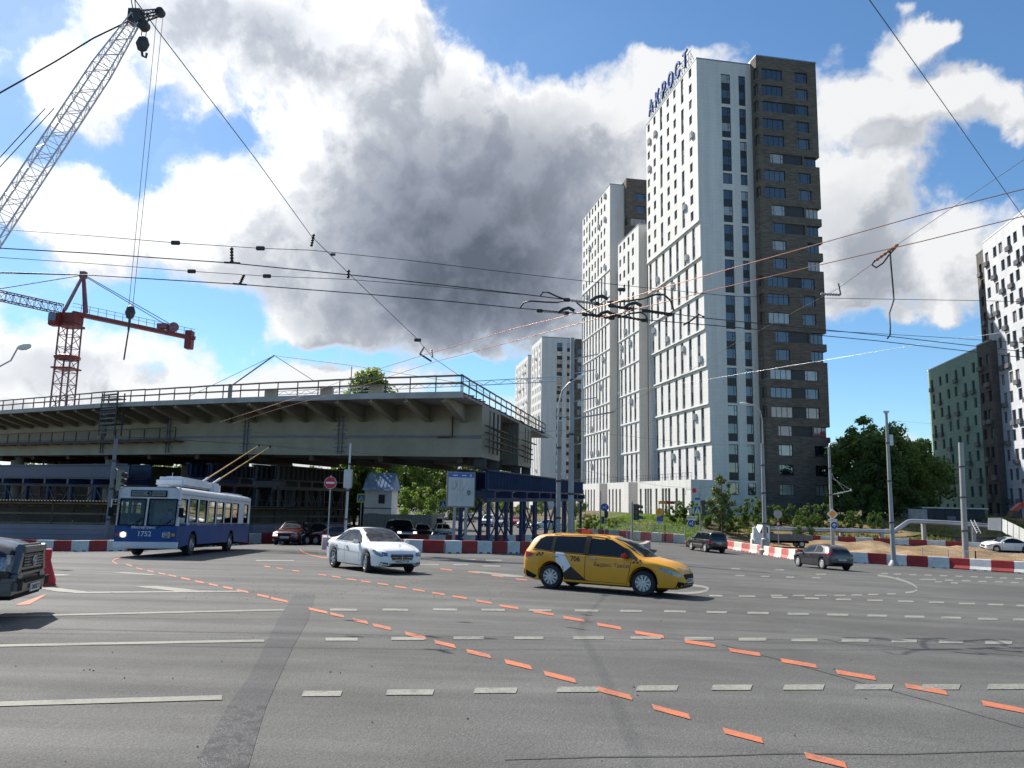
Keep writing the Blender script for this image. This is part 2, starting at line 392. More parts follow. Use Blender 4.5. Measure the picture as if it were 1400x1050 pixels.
def patch(name, poly, m_, off, extra=None, step=None):
    """a sheet of the given plan outline laid on the ground"""
    bm = bmesh.new(); bm.faces.new([bm.verts.new((p[0], p[1], 0)) for p in poly])
    bmesh.ops.triangulate(bm, faces=bm.faces[:])
    x0, x1 = min(p[0] for p in poly), max(p[0] for p in poly); y0, y1 = min(p[1] for p in poly), max(p[1] for p in poly)
    def cut(vals, no, k):
        for q in vals:
            co = [0, 0, 0]; co[k] = q
            bmesh.ops.bisect_plane(bm, geom=bm.verts[:] + bm.edges[:] + bm.faces[:], plane_co=co, plane_no=no, dist=1e-5)
    fx = [q for q in GX if x0 < q < x1]; fy = [q for q in GY if y0 < q < y1]
    if step:
        fx = sorted(set(fx + [x0 + i * step for i in range(1, int((x1 - x0) / step) + 1)])); fy = sorted(set(fy + [y0 + i * step for i in range(1, int((y1 - y0) / step) + 1)]))
    cut(fx, (1, 0, 0), 0); cut(fy, (0, 1, 0), 1)
    for v in bm.verts: v.co.z = g(v.co.x, v.co.y) + off + (extra(v.co.x, v.co.y) if extra else 0)
    for f in bm.faces:
        if f.normal.z < 0: f.normal_flip()
    me = bpy.data.meshes.new(name); bm.to_mesh(me); bm.free(); me.materials.append(m_)
    me.polygons.foreach_set('use_smooth', [True] * len(me.polygons))
    for p in me.polygons:
        pass
    o = link(name, me); o['kind'] = 'structure'; return o
ground_sheet()
P2 = lambda px, py: tuple(atg(px, py))[:2]
# plan outline of the barrier rows
ROW_R = [P2(985, 749), P2(1035, 757), P2(1090, 766), P2(1190, 771), P2(1300, 778), P2(1420, 786)]
ROW_F = [P2(790, 734.5), P2(860, 738), P2(936, 743.5)]
FAR_R = [P2(1420, 754), P2(1330, 750), P2(1250, 746), P2(1150, 742), P2(1050, 738)]
road_poly = [(-60, -14), (62, -14), (72, 30), ROW_R[-1]] + ROW_R[-2::-1] + [(24, 96), (19, 88)] + [ROW_F[2], ROW_F[1], ROW_F[0], (2, 150), (-6, 300), (-40, 300), (-26, 120), (-22, 60), (-24, 49), (-62, 50)]
patch('road', road_poly, M_ASPH, .03)
patch('side_road', [FAR_R[0], FAR_R[1], FAR_R[2], FAR_R[3], FAR_R[4], (30, 92), (52, 97), (90, 95), (110, 88), (100, 70)], M_ASPH, .03)
_r = random.Random(5)
_l = [(_r.uniform(20, 70), _r.uniform(50, 100), _r.uniform(.8, 2.4), _r.uniform(.1, .42)) for _ in range(150)]
def lumps(x, y):
    z = 0
    for a, b2, s_, h in _l:
        d = ((x - a) ** 2 + (y - b2) ** 2) / (s_ * s_)
        if d < 6: z += h * math.exp(-d)
    return min(z, .6)
patch('dirt_median', [ROW_R[1], ROW_R[2], ROW_R[3], ROW_R[4], ROW_R[5], FAR_R[0], FAR_R[1], FAR_R[2], FAR_R[3], FAR_R[4]], M_DIRT, .03, lumps, .8)
patch('lawn', [(9, 91), (14.5, 88), (20, 87), (24, 98), (26, 104), (46, 112), (62, 118), (60, 128), (6, 150), (5, 110)], M_LAWN, .05)
patch('dirt_bank', [(26, 97), (30, 92.5), (52, 97.5), (90, 95.5), (110, 88.5), (118, 104), (100, 124), (62, 118), (46, 112)], M_BANK, .04, lambda x, y: .9 * sst(98, 112, y) * sst(40, 60, x) + lumps(x - 30, y - 40) * .5, 1.5)
# pavement along the far kerb
def strip_along(name, pts, w, m_, off, side=1):
    L = []; R_ = []
    for i, p in enumerate(pts):
        a = Vector(pts[max(i - 1, 0)]); b2 = Vector(pts[min(i + 1, len(pts) - 1)]); d = (b2 - a).normalized(); nn = Vector((-d.y, d.x)) * side
        L.append(tuple(Vector(p))); R_.append(tuple(Vector(p) + nn * w))
    return patch(name, L + R_[::-1], m_, off)
M_CONC = mat('concrete', (.33, .32, .30), .85, 0, .2, .8, .4, 20, .3)
strip_along('pavement', [(p[0], p[1] + 1.2) for p in ROW_F], 2.2, M_CONC, .07)
# ---- painted markings: each row of marks is one sheet of paint on the road
def mark_mesh(name, polys, m_, off=.037):
    vs = []; fs = []
    bm = bmesh.new()
    for poly in polys:
        pl = [P2(*p) for p in poly]
        f = bm.faces.new([bm.verts.new((x, y, 0)) for x, y in pl])
    bmesh.ops.triangulate(bm, faces=bm.faces[:])
    xs = [v.co.x for v in bm.verts]; ys = [v.co.y for v in bm.verts]
    for vals, k in ((GX, 0), (GY, 1)):
        lo, hi = (min(xs), max(xs)) if k == 0 else (min(ys), max(ys))
        for q in vals:
            if lo < q < hi:
                co = [0, 0, 0]; co[k] = q; no = [0, 0, 0]; no[k] = 1
                bmesh.ops.bisect_plane(bm, geom=bm.verts[:] + bm.edges[:] + bm.faces[:], plane_co=co, plane_no=no, dist=1e-6)
    for v in bm.verts: v.co.z = g(v.co.x, v.co.y) + off
    for f in bm.faces:
        if f.normal.z < 0: f.normal_flip()
    me = bpy.data.meshes.new(name); bm.to_mesh(me); bm.free(); me.materials.append(m_)
    o = link(name, me); o['kind'] = 'structure'; return o
def seg(x0, y0, x1, y1, h, sl=0): return [(x0, y0 - h / 2), (x1, y1 - h / 2), (x1 + sl, y1 + h / 2), (x0 + sl, y0 + h / 2)]
mark_mesh('lane_line', [seg(-40, 969.5, 303, 959, 6.5), seg(-60, 888, 361, 879.5, 3.4), seg(-30, 846.5, 388, 836.5, 2.2)], M_WPAINT3)
mark_mesh('lane_line', [seg(100, 812.5, 330, 810.5, 1.8)], M_WPAINT)
mark_mesh('lane_line', [seg(a, b, c, b - (c - a) * .004, 7.5, -3) for a, b, c in ((415, 953.5, 468), (530, 951.5, 594), (650, 949, 708), (763, 947.5, 820), (872, 945.5, 928), (975, 944.5, 1029), (1073, 944, 1128), (1171, 943.5, 1222), (1262, 943.5, 1314), (1352, 943, 1406))], M_WPAINT)
mark_mesh('lane_line', [seg(a, b, c, b, 4.2) for a, b, c in ((445, 877.5, 489), (535, 876.5, 580), (620, 875.5, 662), (703, 875.3, 743), (784, 875.3, 826), (862, 875.2, 904), (936, 876, 976), (1010, 877, 1048), (1082, 878, 1118), (1151, 878.6, 1188), (1219, 879.4, 1254), (1284, 880.3, 1317), (1347, 881.2, 1384))], M_WPAINT)
mark_mesh('lane_line', [seg(a, b, c, b + .5, 2.9) for a, b, c in ((451, 836, 488), (523, 836, 558), (592, 835.7, 625), (658, 836, 690), (723, 836.5, 754), (786, 837, 818), (848, 837.5, 878), (908, 838, 938), (966, 839, 994), (1022, 840, 1051), (1077, 841.3, 1106), (1131, 842.4, 1160), (1186, 843.7, 1213), (1237, 845, 1264), (1287, 846.4, 1314), (1337, 848, 1364), (1385, 849, 1412))], M_WPAINT)
mark_mesh('lane_line', [seg(a, b, c, b + .4, 2.2) for a, b, c in ((970, 816, 988), (1010, 816.7, 1033), (1055, 818.5, 1077), (1100, 819.6, 1120), (1143, 821, 1164), (1186, 822.2, 1207), (1228, 823.6, 1249), (1270, 825, 1291), (1311, 826.6, 1333), (1351, 828, 1372), (1390, 829.5, 1410))], M_WPAINT)
mark_mesh('lane_line', [seg(a, b, c, b + .2, 1.5) for a, b, c in ((1205, 785, 1214), (1222, 785.7, 1232), (1243, 786.4, 1253), (1264, 787, 1274), (1285, 787.8, 1295), (1306, 788.5, 1316), (1327, 789.3, 1337), (1347, 790, 1357), (1367, 791, 1377), (1388, 791.6, 1398), (1218, 791, 1229), (1257, 793, 1280), (1292, 794, 1303), (1315, 794.8, 1327), (1338, 795.8, 1349), (1360, 796.4, 1371), (1382, 797.4, 1393), (1278, 796.5, 1288), (1300, 798, 1310), (1005, 788, 1018), (1040, 789, 1052), (1075, 790, 1086), (1110, 791, 1122), (575, 773, 600), (620, 773, 640), (660, 775, 684), (590, 766, 614), (630, 766, 650), (664, 767, 686), (350, 767.5, 402), (1000, 778.5, 1012), (1060, 780, 1072), (1116, 786, 1130))], M_WPAINT2)
def ribbon(pts, h):
    out = []
    for (x0, y0), (x1, y1) in zip(pts, pts[1:]): out.append(seg(x0, y0, x1, y1, h))
    return out
mark_mesh('curved_line', ribbon([(1200, 787.5), (1212, 789), (1224, 791.5), (1237, 795.5), (1248, 800), (1254, 804.5), (1254, 808), (1248, 810.5), (1238, 811.8)], 2.4) + [seg(a, b, c, b, 1.8) for a, b, c in ((1213, 813.5, 1225), (1187, 814.3, 1201), (1164, 815, 1179), (1141, 815.6, 1156), (1114, 815.8, 1131), (1084, 815.9, 1101), (1054, 815.8, 1070))], M_WPAINT)
mark_mesh('turn_mark', ribbon([(905, 812.5), (940, 812.8), (956, 811.5), (966, 809), (969, 806), (962, 803.5), (948, 802)], 3), M_WPAINT)
mark_mesh('turn_mark', [[(640, 782), (652, 782), (716, 789), (716, 791), (690, 790)]], M_WPAINT)
mark_mesh('arrow_mark', [[(184, 804), (214, 803), (262, 808), (272, 809.5), (328, 810.2), (250, 811.6)], [(50, 806), (72, 805), (128, 812.5), (104, 813), (78, 811)], [(152, 784.5), (172, 784), (214, 787), (206, 788)], [(70, 786.5), (86, 786.8), (100, 788.2), (76, 789)]], M_WPAINT)
def dashes(C, l0, l1, h0, h1):
    out = []
    for i, (x, y) in enumerate(C):
        a = C[max(i - 1, 0)]; b2 = C[min(i + 1, len(C) - 1)]; sl = (b2[1] - a[1]) / (b2[0] - a[0])
        t = i / (len(C) - 1); L = l0 + (l1 - l0) * t ** 1.5; d_ = math.hypot(b2[0] - a[0], b2[1] - a[1]) / (2 if 0 < i < len(C) - 1 else 1); L = min(L, d_ * .62); h = h0 + (h1 - h0) * t * t
        out.append(seg(x - L / 2, y - sl * L / 2 * .82, x + L / 2, y + sl * L / 2 * .82, h, h * .45))
    return out
mark_mesh('orange_dashes', dashes([(176, 774), (190, 779), (205, 782.5), (221, 786), (235, 789), (253, 793), (272, 797.5), (291, 801.5), (311, 805.7), (331, 810.3), (359, 817), (381, 822.5), (434, 837.5), (460, 843.7), (492, 852.3), (521, 860), (567, 872.5), (607, 884), (653, 897.5), (707, 912.5), (764, 930), (838, 952.5), (916, 978.5), (1014, 1011.5), (1127, 1046)], 8, 56, 1.8, 9), M_OPAINT)
mark_mesh('orange_dashes', dashes([(365, 776), (382, 778.5), (404, 782), (440, 787.5), (459, 790.3), (480, 794), (500, 797), (523, 800.4), (547, 804.7), (572, 809), (599, 813.7), (628, 818.7), (661, 825), (695, 832), (742, 840.5), (784, 849), (832, 859), (887, 870.5), (956, 883), (1017, 895), (1091, 910.5), (1169, 926.8), (1265, 946.5), (1372, 971.5)], 8, 60, 1.5, 7), M_OPAINT)
mark_mesh('orange_dashes', [seg(x, y, x + 16, y + 2, 1.6) for x, y in ((640, 783), (672, 788), (602, 779), (705, 793), (744, 786))] + ribbon([(410, 752), (413, 755), (422, 759), (440, 763), (452, 764)], 1.6) + ribbon([(172, 762), (158, 765), (153, 769), (160, 772)], 1.5) + [[(20, 830), (58, 816), (64, 815), (40, 829)]], M_OPAINT)
mark_mesh('resurfaced_strip', [[(402, 815), (431, 815), (421, 850), (402, 885), (377, 940), (364, 970), (311, 970), (340, 930), (360, 890), (380, 850)]], M_PATCH, .034)
mark_mesh('damp_strip', [[(311, 970), (364, 970), (352, 1010), (338, 1060), (262, 1060), (292, 1005)]], M_WET, .034)
M_DARKLINE = mat('dark_line', (.055, .054, .053), .7, 0, .3, 2)  # thin dark lines across the asphalt
mark_mesh('dark_line', ribbon([(690, 1045), (820, 1041), (960, 1040), (1080, 1036), (1230, 1037), (1420, 1031)], 1.1), M_DARKLINE, .036)
mark_mesh('dark_line', ribbon([(985, 884), (1000, 888), (1075, 908), (1180, 938), (1290, 968), (1420, 1006)], .6), M_DARKLINE, .0365)
# ------------------------------------------------------------------ buildings
def wall_mat(name, col, bw, bh, mortar, mcol, var=.1, rough=.7, streak=.12, off=.5):
    M = bpy.data.materials.new(name); M.use_nodes = True; nt = M.node_tree; b = NB(nt); p = nt.nodes['Principled BSDF']
    tc = b.n('ShaderNodeTexCoord').outputs['Object']
    s = b.n('ShaderNodeSeparateXYZ'); nt.links.new(tc, s.inputs[0])
    c = b.n('ShaderNodeCombineXYZ'); nt.links.new(b.m('ADD', s.outputs[0], s.outputs[1]), c.inputs[0]); nt.links.new(s.outputs[2], c.inputs[1])
    br = b.n('ShaderNodeTexBrick'); nt.links.new(c.outputs[0], br.inputs['Vector'])
    br.inputs['Color1'].default_value = tuple(q * (1 - var) for q in col) + (1,); br.inputs['Color2'].default_value = tuple(min(1, q * (1 + var)) for q in col) + (1,)
    br.inputs['Mortar'].default_value = (*mcol, 1); br.inputs['Scale'].default_value = 1; br.inputs['Mortar Size'].default_value = mortar
    br.inputs['Brick Width'].default_value = bw; br.inputs['Row Height'].default_value = bh; br.offset = off; br.inputs['Bias'].default_value = 0
    st = b.n('ShaderNodeMapping'); nt.links.new(c.outputs[0], st.inputs[0]); st.inputs['Scale'].default_value = (.9, .06, 1)
    f = b.mr(b.noise(st.outputs[0], 1, 5, .6), .3, .75, 1 + streak * .3, 1 - streak)
    b.put(p.inputs['Base Color'], b.vm('SCALE', br.outputs['Color'], sc=f)); p.inputs['Roughness'].default_value = rough; p.inputs['Specular IOR Level'].default_value = .3
    return M
M_WHITE = wall_mat('white_cladding', (.655, .64, .615), 1.2, .6, .012, (.5, .5, .52), .02)
M_BRICK = wall_mat('dark_brick', (.135, .110, .090), .9, .15, .01, (.16, .14, .122), .3, .9)
M_BEIGE = wall_mat('beige_brick', (.30, .25, .18), .9, .15, .01, (.3, .26, .2), .25, .9)
M_GREENW = wall_mat('green_cladding', (.29, .44, .36), 1.2, .6, .014, (.12, .2, .16), .06)
M_GREYW = wall_mat('pale_grey_cladding', (.56, .57, .60), 1.2, .6, .014, (.42, .43, .46), .05)
M_BROWNW = wall_mat('brown_cladding', (.11, .095, .085), 1.2, .6, .014, (.07, .06, .055), .15)
M_SPAN = mat('dark_spandrel', (.028, .026, .028), .5, 0, .15, 1)
M_SPANB = mat('balcony_panel', (.10, .10, .11), .55, 0, .2, 1)
M_SPANG = mat('grey_spandrel', (.17, .17, .18), .55, 0, .15, 1)
M_FRAME = mat('window_frame', (.03, .03, .034), .45, 0, 0)
M_LEDGE = mat('white_ledge', (.66, .66, .66), .6, 0, .06, .5)
M_ROOF = mat('roof_felt', (.06, .06, .06), .9)
M_CAP = mat('parapet_cap', (.25, .3, .32), .4, .6, .1)
def pane(name, col, rough=.03, v=.3):
    M = mat(name, col, rough, 0, v, .9, spec=1.0, coat=1.0); return M
M_GL = [pane('window_glass', (.012, .016, .022)), pane('window_glass_grey', (.05, .06, .07), .05), pane('window_curtain', (.33, .32, .29), .12, .2), pane('window_warm', (.36, .19, .10), .12, .2), pane('window_red', (.30, .09, .07), .12, .2)]
WCACHE = {}
def window_mesh(w, h, style, gi):
    """local x right, z up, outside towards -y; frame and glass in one mesh"""
    key = (round(w, 2), round(h, 2), style, gi)
    if key in WCACHE: return WCACHE[key]
    mb = MB(); t = .07
    mb.bx(t, w - t, .04, .07, t, h - t, 1)
    for a in (((0, t), (0, h)), ((w - t, w), (0, h)), ((t, w - t), (0, t)), ((t, w - t), (h - t, h))): mb.bx(*a[0], 0, .09, *a[1], 0)
    def mull(x): mb.bx(x - .035, x + .035, .005, .085, t, h - t, 0)
    if style == 'r': mull(w * .72); mb.bx(w * .72, w - t, .01, .08, h * .52, h * .52 + .06, 0)
    elif style == 'lr': mull(w * .2); mull(w * .8); mb.bx(t, w * .2, .01, .08, h * .5, h * .5 + .06, 0); mb.bx(w * .8, w - t, .01, .08, h * .5, h * .5 + .06, 0)
    elif style == '4':
        for k in (1, 2, 3): mull(w * k / 4)
    elif style == '3':
        for k in (1, 2): mull(w * k / 3)
    elif style == '2': mull(w / 2)
    me = mb.mesh('window', [M_FRAME, M_GL[gi]]); WCACHE[key] = me; return me
class Bld:
    def __init__(s, name, label, cat, origin, rz, group=None):
        s.root = thing(name, label, cat, origin, rz, group); s.o = Vector(origin); s.rz = rz; s.wins = []; s.acs = []; s.walls = {}; s.R = Matrix.Rotation(rz, 3, 'Z')
    def wall(s, m_):
        return s.walls.setdefault(m_.name, (MB(), m_))[0]
    def panel(s, o, ang, w, z0, z1, ops, m_, depth=.28):
        """flat wall seen from outside: o = lower left corner (x, y), ang = turn of its right-hand direction;
        ops = (u0, v0, u1, v1, kind) with kind a window style or 'sp'/'sg' for a spandrel"""
        a = Vector((math.cos(ang), math.sin(ang), 0)); n = Vector((math.sin(ang), -math.cos(ang), 0)); O = Vector((o[0], o[1], 0)); mb = s.wall(m_)
        P = lambda u, v, d=0: O + a * u + Vector((0, 0, v)) - n * d
        us = sorted({0, w, *[q for p in ops for q in (p[0], p[2])]}); vs = sorted({z0, z1, *[q for p in ops for q in (p[1], p[3])]})
        us = [u for i, u in enumerate(us) if i == 0 or u - us[i - 1] > 1e-4]; vs = [u for i, u in enumerate(vs) if i == 0 or u - vs[i - 1] > 1e-4]
        def hole(u, v): return any(p[0] < u < p[2] and p[1] < v < p[3] for p in ops)
        idx = {}
        pts = []
        def V(i, j):
            if (i, j) not in idx: idx[(i, j)] = len(pts); pts.append(P(us[i], vs[j]))
            return idx[(i, j)]
        fs = []
        for j in range(len(vs) - 1):
            for i in range(len(us) - 1):
                if not hole((us[i] + us[i + 1]) / 2, (vs[j] + vs[j + 1]) / 2): fs.append((V(i, j), V(i + 1, j), V(i + 1, j + 1), V(i, j + 1)))
        mb.add(pts, fs)
        for (u0, v0, u1, v1, k) in ops:
            q = [(u0, v0), (u1, v0), (u1, v1), (u0, v1)]
            for (a0, b0), (a1, b1) in zip(q, q[1:] + q[:1]):
                # a reveal shared with a neighbouring opening stays open
                mu, mv = (a0 + a1) / 2, (b0 + b1) / 2; e = .02
                oth = [(mu, mv + e), (mu, mv - e)] if b0 == b1 else [(mu + e, mv), (mu - e, mv)]
                if all(hole(*t) for t in oth): continue
                mb.add([P(a0, b0), P(a0, b0, depth), P(a1, b1, depth), P(a1, b1)], [(0, 1, 2, 3)])
            if k in ('sp', 'sg', 'be'):
                mm = {'sp': M_SPAN, 'sg': M_SPANG, 'be': M_BEIGE}[k]; d = depth - .06
                s.wall(mm).add([P(u0, v0, d), P(u1, v0, d), P(u1, v1, d), P(u0, v1, d)], [(0, 1, 2, 3)])
            else:
                st, _, gi = k.partition(':'); gi = int(gi or 0)
                s.wins.append((P(u0, v0, depth - .1), ang, u1 - u0, v1 - v0, st, gi))
    def flat(s, pts, m_): s.wall(m_).add(pts, [tuple(range(len(pts)))])
    def box(s, x0, x1, y0, y1, z0, z1, m_): s.wall(m_).bx(x0, x1, y0, y1, z0, z1)
    def ac(s, P): s.acs.append(P)
    def done(s, nwin=96, names=None):
        own = {'dark_brick': 'brick_wall'}
        big = MB(); bmats = []
        for nm, (mb, m_) in s.walls.items():
            if nm in own: mb.build(own[nm], m_, s.root); continue
            bmats.append(m_); big.add(mb.v, mb.f, len(bmats) - 1)
        if bmats: big.build('wall', bmats, s.root)
        def key(w):
            p = s.o + s.R @ w[0]; n = s.R @ Vector((math.sin(w[1]), -math.cos(w[1]), 0)); d = Vector((0, 0, 1.6)) - p
            vis = max(0.02, n.dot(d.normalized())); return -w[2] * w[3] * vis / d.length_squared
        s.wins.sort(key=key)
        for P, ang, w, h, st, gi in s.wins[:nwin]:
            o = link('window', window_mesh(w, h, st, gi), s.root); o.location = P; o.rotation_euler = (0, 0, ang)
        rest = s.wins[nwin:]
        if rest:
            bm = bmesh.new(); mats = [M_FRAME] + M_GL
            for P, ang, w, h, st, gi in rest:
                n0 = len(bm.faces); v0 = len(bm.verts); bm.from_mesh(window_mesh(w, h, st, gi)); bm.faces.ensure_lookup_table(); bm.verts.ensure_lookup_table()
                M = Matrix.Translation(P) @ Matrix.Rotation(ang, 4, 'Z')
                for v in bm.verts[v0:]: v.co = M @ v.co
                for f in bm.faces[n0:]: f.material_index = 0 if f.material_index == 0 else gi + 1
            me = bpy.data.meshes.new('window'); bm.to_mesh(me); bm.free()
            for q in mats: me.materials.append(q)
            link('window', me, s.root)['kind'] = 'stuff'
        if s.acs:
            me = ac_mesh()
            for i, (P, ang, sc) in enumerate(s.acs):
                o = link('air_conditioner', me, s.root); o.location = P; o.rotation_euler = (0, 0, ang); o.scale = (sc, 1, sc)
_AC = []
def ac_mesh():
    if not _AC:
        mb = MB(); mb.bbox((.5, -.2, .5), (.9, .4, 1.0), .03, mi=0)
        for k in range(9): mb.bx(.06 + k * .1, .10 + k * .1, -.43, -.401, .06, .94, 1)
        for z in (.04, .5, .94): mb.bx(.02, .98, -.44, -.402, z, z + .03, 1)
        mb.bx(.05, .95, -.38, .05, -.06, -.002, 1)
        _AC.append(mb.mesh('air_conditioner', [mat('ac_basket', (.62, .62, .62), .5, 0, .1), mat('ac_grille', (.4, .4, .41), .5, .3, .1)]))
    return _AC[0]
FL = 2.98
rb = random.Random(3)
def gpick(r, warm=.0):
    q = r.random(); return 2 if q < .15 else 1 if q < .38 else 0
# face directions measured from the photo: the shaded white end runs along u, the sunlit long side runs back from it
TH = math.atan2(4.2, 23.9); U = Vector((math.cos(TH), math.sin(TH), 0)); N_ = Vector((-math.sin(TH), math.cos(TH), 0))
ZB = -2.6
cA = atz(952, 80, 75.0)
def lit_bands(b, L, tops, ground, xo, cols, step=.26, sw=.95, single_from=None, rng=None):
    """the long white side: double-storey bands under a ledge, each set a little behind the one above"""
    x = 0.0
    ang = -math.pi / 2
    for k, (zt, zb_) in enumerate(tops):
        ops = []
        for ci, c in enumerate(cols):
            n = max(1, round((zt - zb_) / FL)); two = single_from is None or k >= single_from
            z = zb_ + .15
            skip = False
            for f in range(n):
                z0 = zb_ + f * (zt - zb_) / n
                sty = 'r:%d' % gpick(rng)
                if two or (ci * 7 + f // 2 * 3 + 1) % 3 == 0 and n > 2:
                    ops.append((c - sw / 2, z0 + .9 - (.0), c + sw / 2, z0 + 2.62, sty))
                    if f % 2 == 0 and f + 1 < n or two and f + 1 < n: ops.append((c - sw / 2, z0 + 2.62, c + sw / 2, z0 + .9 + (zt - zb_) / n, 'sg'))
                    if two and f == 0: ops.append((c - sw / 2, z0 + .22, c + sw / 2, z0 + .9, 'sg'))
                else: ops.append((c - sw / 2, z0 + .9, c + sw / 2, z0 + 2.5, sty))
                if rng.random() < (.10 if two else .08): b.ac((Vector((x, L - c - .3, z0 + 1.0 - .1)), ang, 1.0))
        b.panel((x, L), ang, L, zb_, zt, ops, M_WHITE)
        if k + 1 < len(tops):
            b.box(x - .1, x + step + .3, -.02, L, zb_ - .08, zb_ + .08, M_LEDGE)
            x += step
    return x
# ---- the tallest tower
T = Bld('apartment_tower', 'tallest tower block, white with a sunlit long side, dark brick end and blue roof lettering', 'tower block', (cA.x, cA.y, 0), TH)
r1 = random.Random(21)
LA = 24.3
bands = [(75.0, 46.6)] + [(46.6 - 5.99 * i, 46.6 - 5.99 * (i + 1)) for i in range(7)]
colsA = [1.3, 4.5, 8.0, 11.4, 14.6, 18.1, 21.6]
xl = lit_bands(T, LA, bands[:1] + bands[1:], 0, 0, [c for c in colsA], .22, 1.2, 1, r1)
# shaded white end with its two columns of dark window strips
def strip(ops, u0, u1, zs, style, rng):
    for zt, zb_ in zs:
        n = max(1, round((zt - zb_) / FL)); h = (zt - zb_) / n
        for f in range(n):
            z0 = zb_ + f * h
            if n > 1: ops += [(u0, z0, u1, z0 + h * .42, 'sp'), (u0, z0 + h * .42, u1, z0 + h, '%s:%d' % (style, gpick(rng)))]
            else: ops.append((u0, z0, u1, zt, '%s:%d' % (style, gpick(rng))))
zsA = [(72.82, 67.44), (66.89, 61.49), (61.03, 55.57), (55.24, 53.35), (52.33, 46.77), (46.35, 40.88), (40.42, 34.87), (34.44, 28.87), (28.46, 22.9), (22.54, 16.9), (16.52, 10.84), (10.38, 4.73), (4.36, 2.56)]
# the end wall follows the set-backs of the long side
x = 0.0
for k, (zt, zb_) in enumerate(bands):
    ops = []
    for u0, u1 in ((4.35, 6.0), (7.5, 8.75)):
        strip(ops, u0 - x, u1 - x, [q for q in zsA if zb_ - .3 <= q[1] and q[0] <= zt + .3], 'r', r1)
    lo = zb_ if k < 7 else ZB
    T.panel((x, 0), 0, 9.85 - x, lo, zt, ops + ([] if k < 7 else []), M_WHITE)
    T.box(x + .02, x + .3, .3, LA - .1, zb_ - .1, zb_, M_WHITE)
    x += .22
# lowest row of the end wall sits below the last band
T.box(4.2, 5.85, -.06, -.01, 2.5, 4.4, M_SPAN); T.wins.append((Vector((4.2, -.12, 2.52)), 0, 1.65, 1.85, 'r', 1)); T.wins.append((Vector((7.45, -.12, 2.52)), 0, 1.25, 1.85, 'r', 1))
# brick end, pushed forward
rows = [(73.54, 71.68), (70.61, 68.76), (67.7, 65.86), (64.68, 62.85), (61.68, 59.87), (58.58, 56.9), (55.62, 53.83), (52.68, 50.91), (49.64, 47.88), (46.62, 44.87), (43.62, 42.01), (40.65, 38.92), (37.57, 35.86), (34.64, 32.93), (31.6, 29.79), (28.59, 26.8), (25.6, 23.82), (22.4, 20.75), (19.45, 17.81), (16.41, 14.67), (13.4, 11.78), (10.4, 8.69), (7.32, 5.61), (4.26, 2.57)]
#            per storey: a = wide window left + window right, b = corner window right; d = dark panel between
kinds = 'aaAaaBaaBBbbAaaBbAAABbbb'
warm = {17: 2, 18: 1, 19: 3, 20: 4, 23: 2}
BX0, BX1, BY0, BY1 = 9.75, 20.7, -1.9, 16.0
def brick_face(b, rows, kinds, x0, x1, y0, zlo, zhi, warm={}, rng=r1):
    """one wall piece per storey; storeys with a corner window are cut back at the corner"""
    w = x1 - x0
    edges = [zhi] + [(rows[i][1] + rows[i + 1][0]) / 2 for i in range(len(rows) - 1)] + [zlo]
    for i, (zt, zb_) in enumerate(rows):
        e1, e0 = edges[i], edges[i + 1]; k = kinds[i]; ops = []; gi = warm.get(i, gpick(rng)); gj = warm.get(i, gpick(rng))
        if k in 'aA':
            ops += [(1.0, zb_, 4.7, zt, '4:%d' % gi), (7.0, zb_, 9.3, zt, 'lr:%d' % gj)]
            if k == 'A': ops.append((4.7, zb_, 7.0, zt, 'sp'))
        else:
            ops.append((2.1, zb_, 4.5, zt, 'lr:%d' % gi))
            if k == 'B': ops.append((4.5, zb_, 7.9, zt, 'sp'))
            if k == 'b' and i < 22: pass
        if k in 'bB':
            cut = x1 - .55
            b.panel((x0, y0), 0, w - 2.75, zb_, zt, [o for o in ops if o[2] <= w - 2.75], M_BRICK)
            b.panel((x0, y0), 0, w, zt, e1, [], M_BRICK); b.panel((x0, y0), 0, w, e0, zb_, [], M_BRICK)
            # corner window set back from the brick
            X = x0 + w - 2.75
            b.flat([(X, y0, zb_), (X, y0 + .5, zb_), (X, y0 + .5, zt), (X, y0, zt)], M_BRICK)
            b.wins.append((Vector((X, y0 + .4, zb_)), 0, 2.3, zt - zb_, '3', gj)); b.wins.append((Vector((X + 2.3, y0 + .4, zb_)), math.pi / 2, 2.4, zt - zb_, '2', 1))
            b.flat([(X, y0, zt), (x1, y0, zt), (x1, y0 + 3, zt), (X, y0 + 3, zt)], M_BRICK); b.flat([(X, y0, zb_), (x1, y0, zb_), (x1, y0 + 3, zb_), (X, y0 + 3, zb_)], M_BRICK)
            b.flat([(x1 - .45, y0 + 2.8, zb_), (x1, y0 + 2.8, zb_), (x1, y0 + 2.8, zt), (x1 - .45, y0 + 2.8, zt)], M_BRICK)
        else: b.panel((x0, y0), 0, w, e0, e1, ops, M_BRICK)
        # right and left flanks
        yb = y0 + 3 if k in 'bB' else y0
        b.panel((x1, yb), math.pi / 2, BY1 - yb, zb_, zt, [(4, zb_, 6, zt, '2:0')] if i % 2 else [], M_BRICK)
        b.panel((x1, y0), math.pi / 2, BY1 - y0, zt, e1, [], M_BRICK); b.panel((x1, y0), math.pi / 2, BY1 - y0, e0, zb_, [], M_BRICK)
        if k in 'aA':
            b.panel((x0, y0 + 1.95), -math.pi / 2, 1.95, e0, e1, [(.9, zb_, 1.95, zt, 'n:1')], M_BRICK)
        else: b.panel((x0, y0 + 1.95), -math.pi / 2, 1.95, e0, e1, [], M_BRICK)
brick_face(T, rows, kinds, BX0, BX1, BY0, ZB, 75.6, warm)
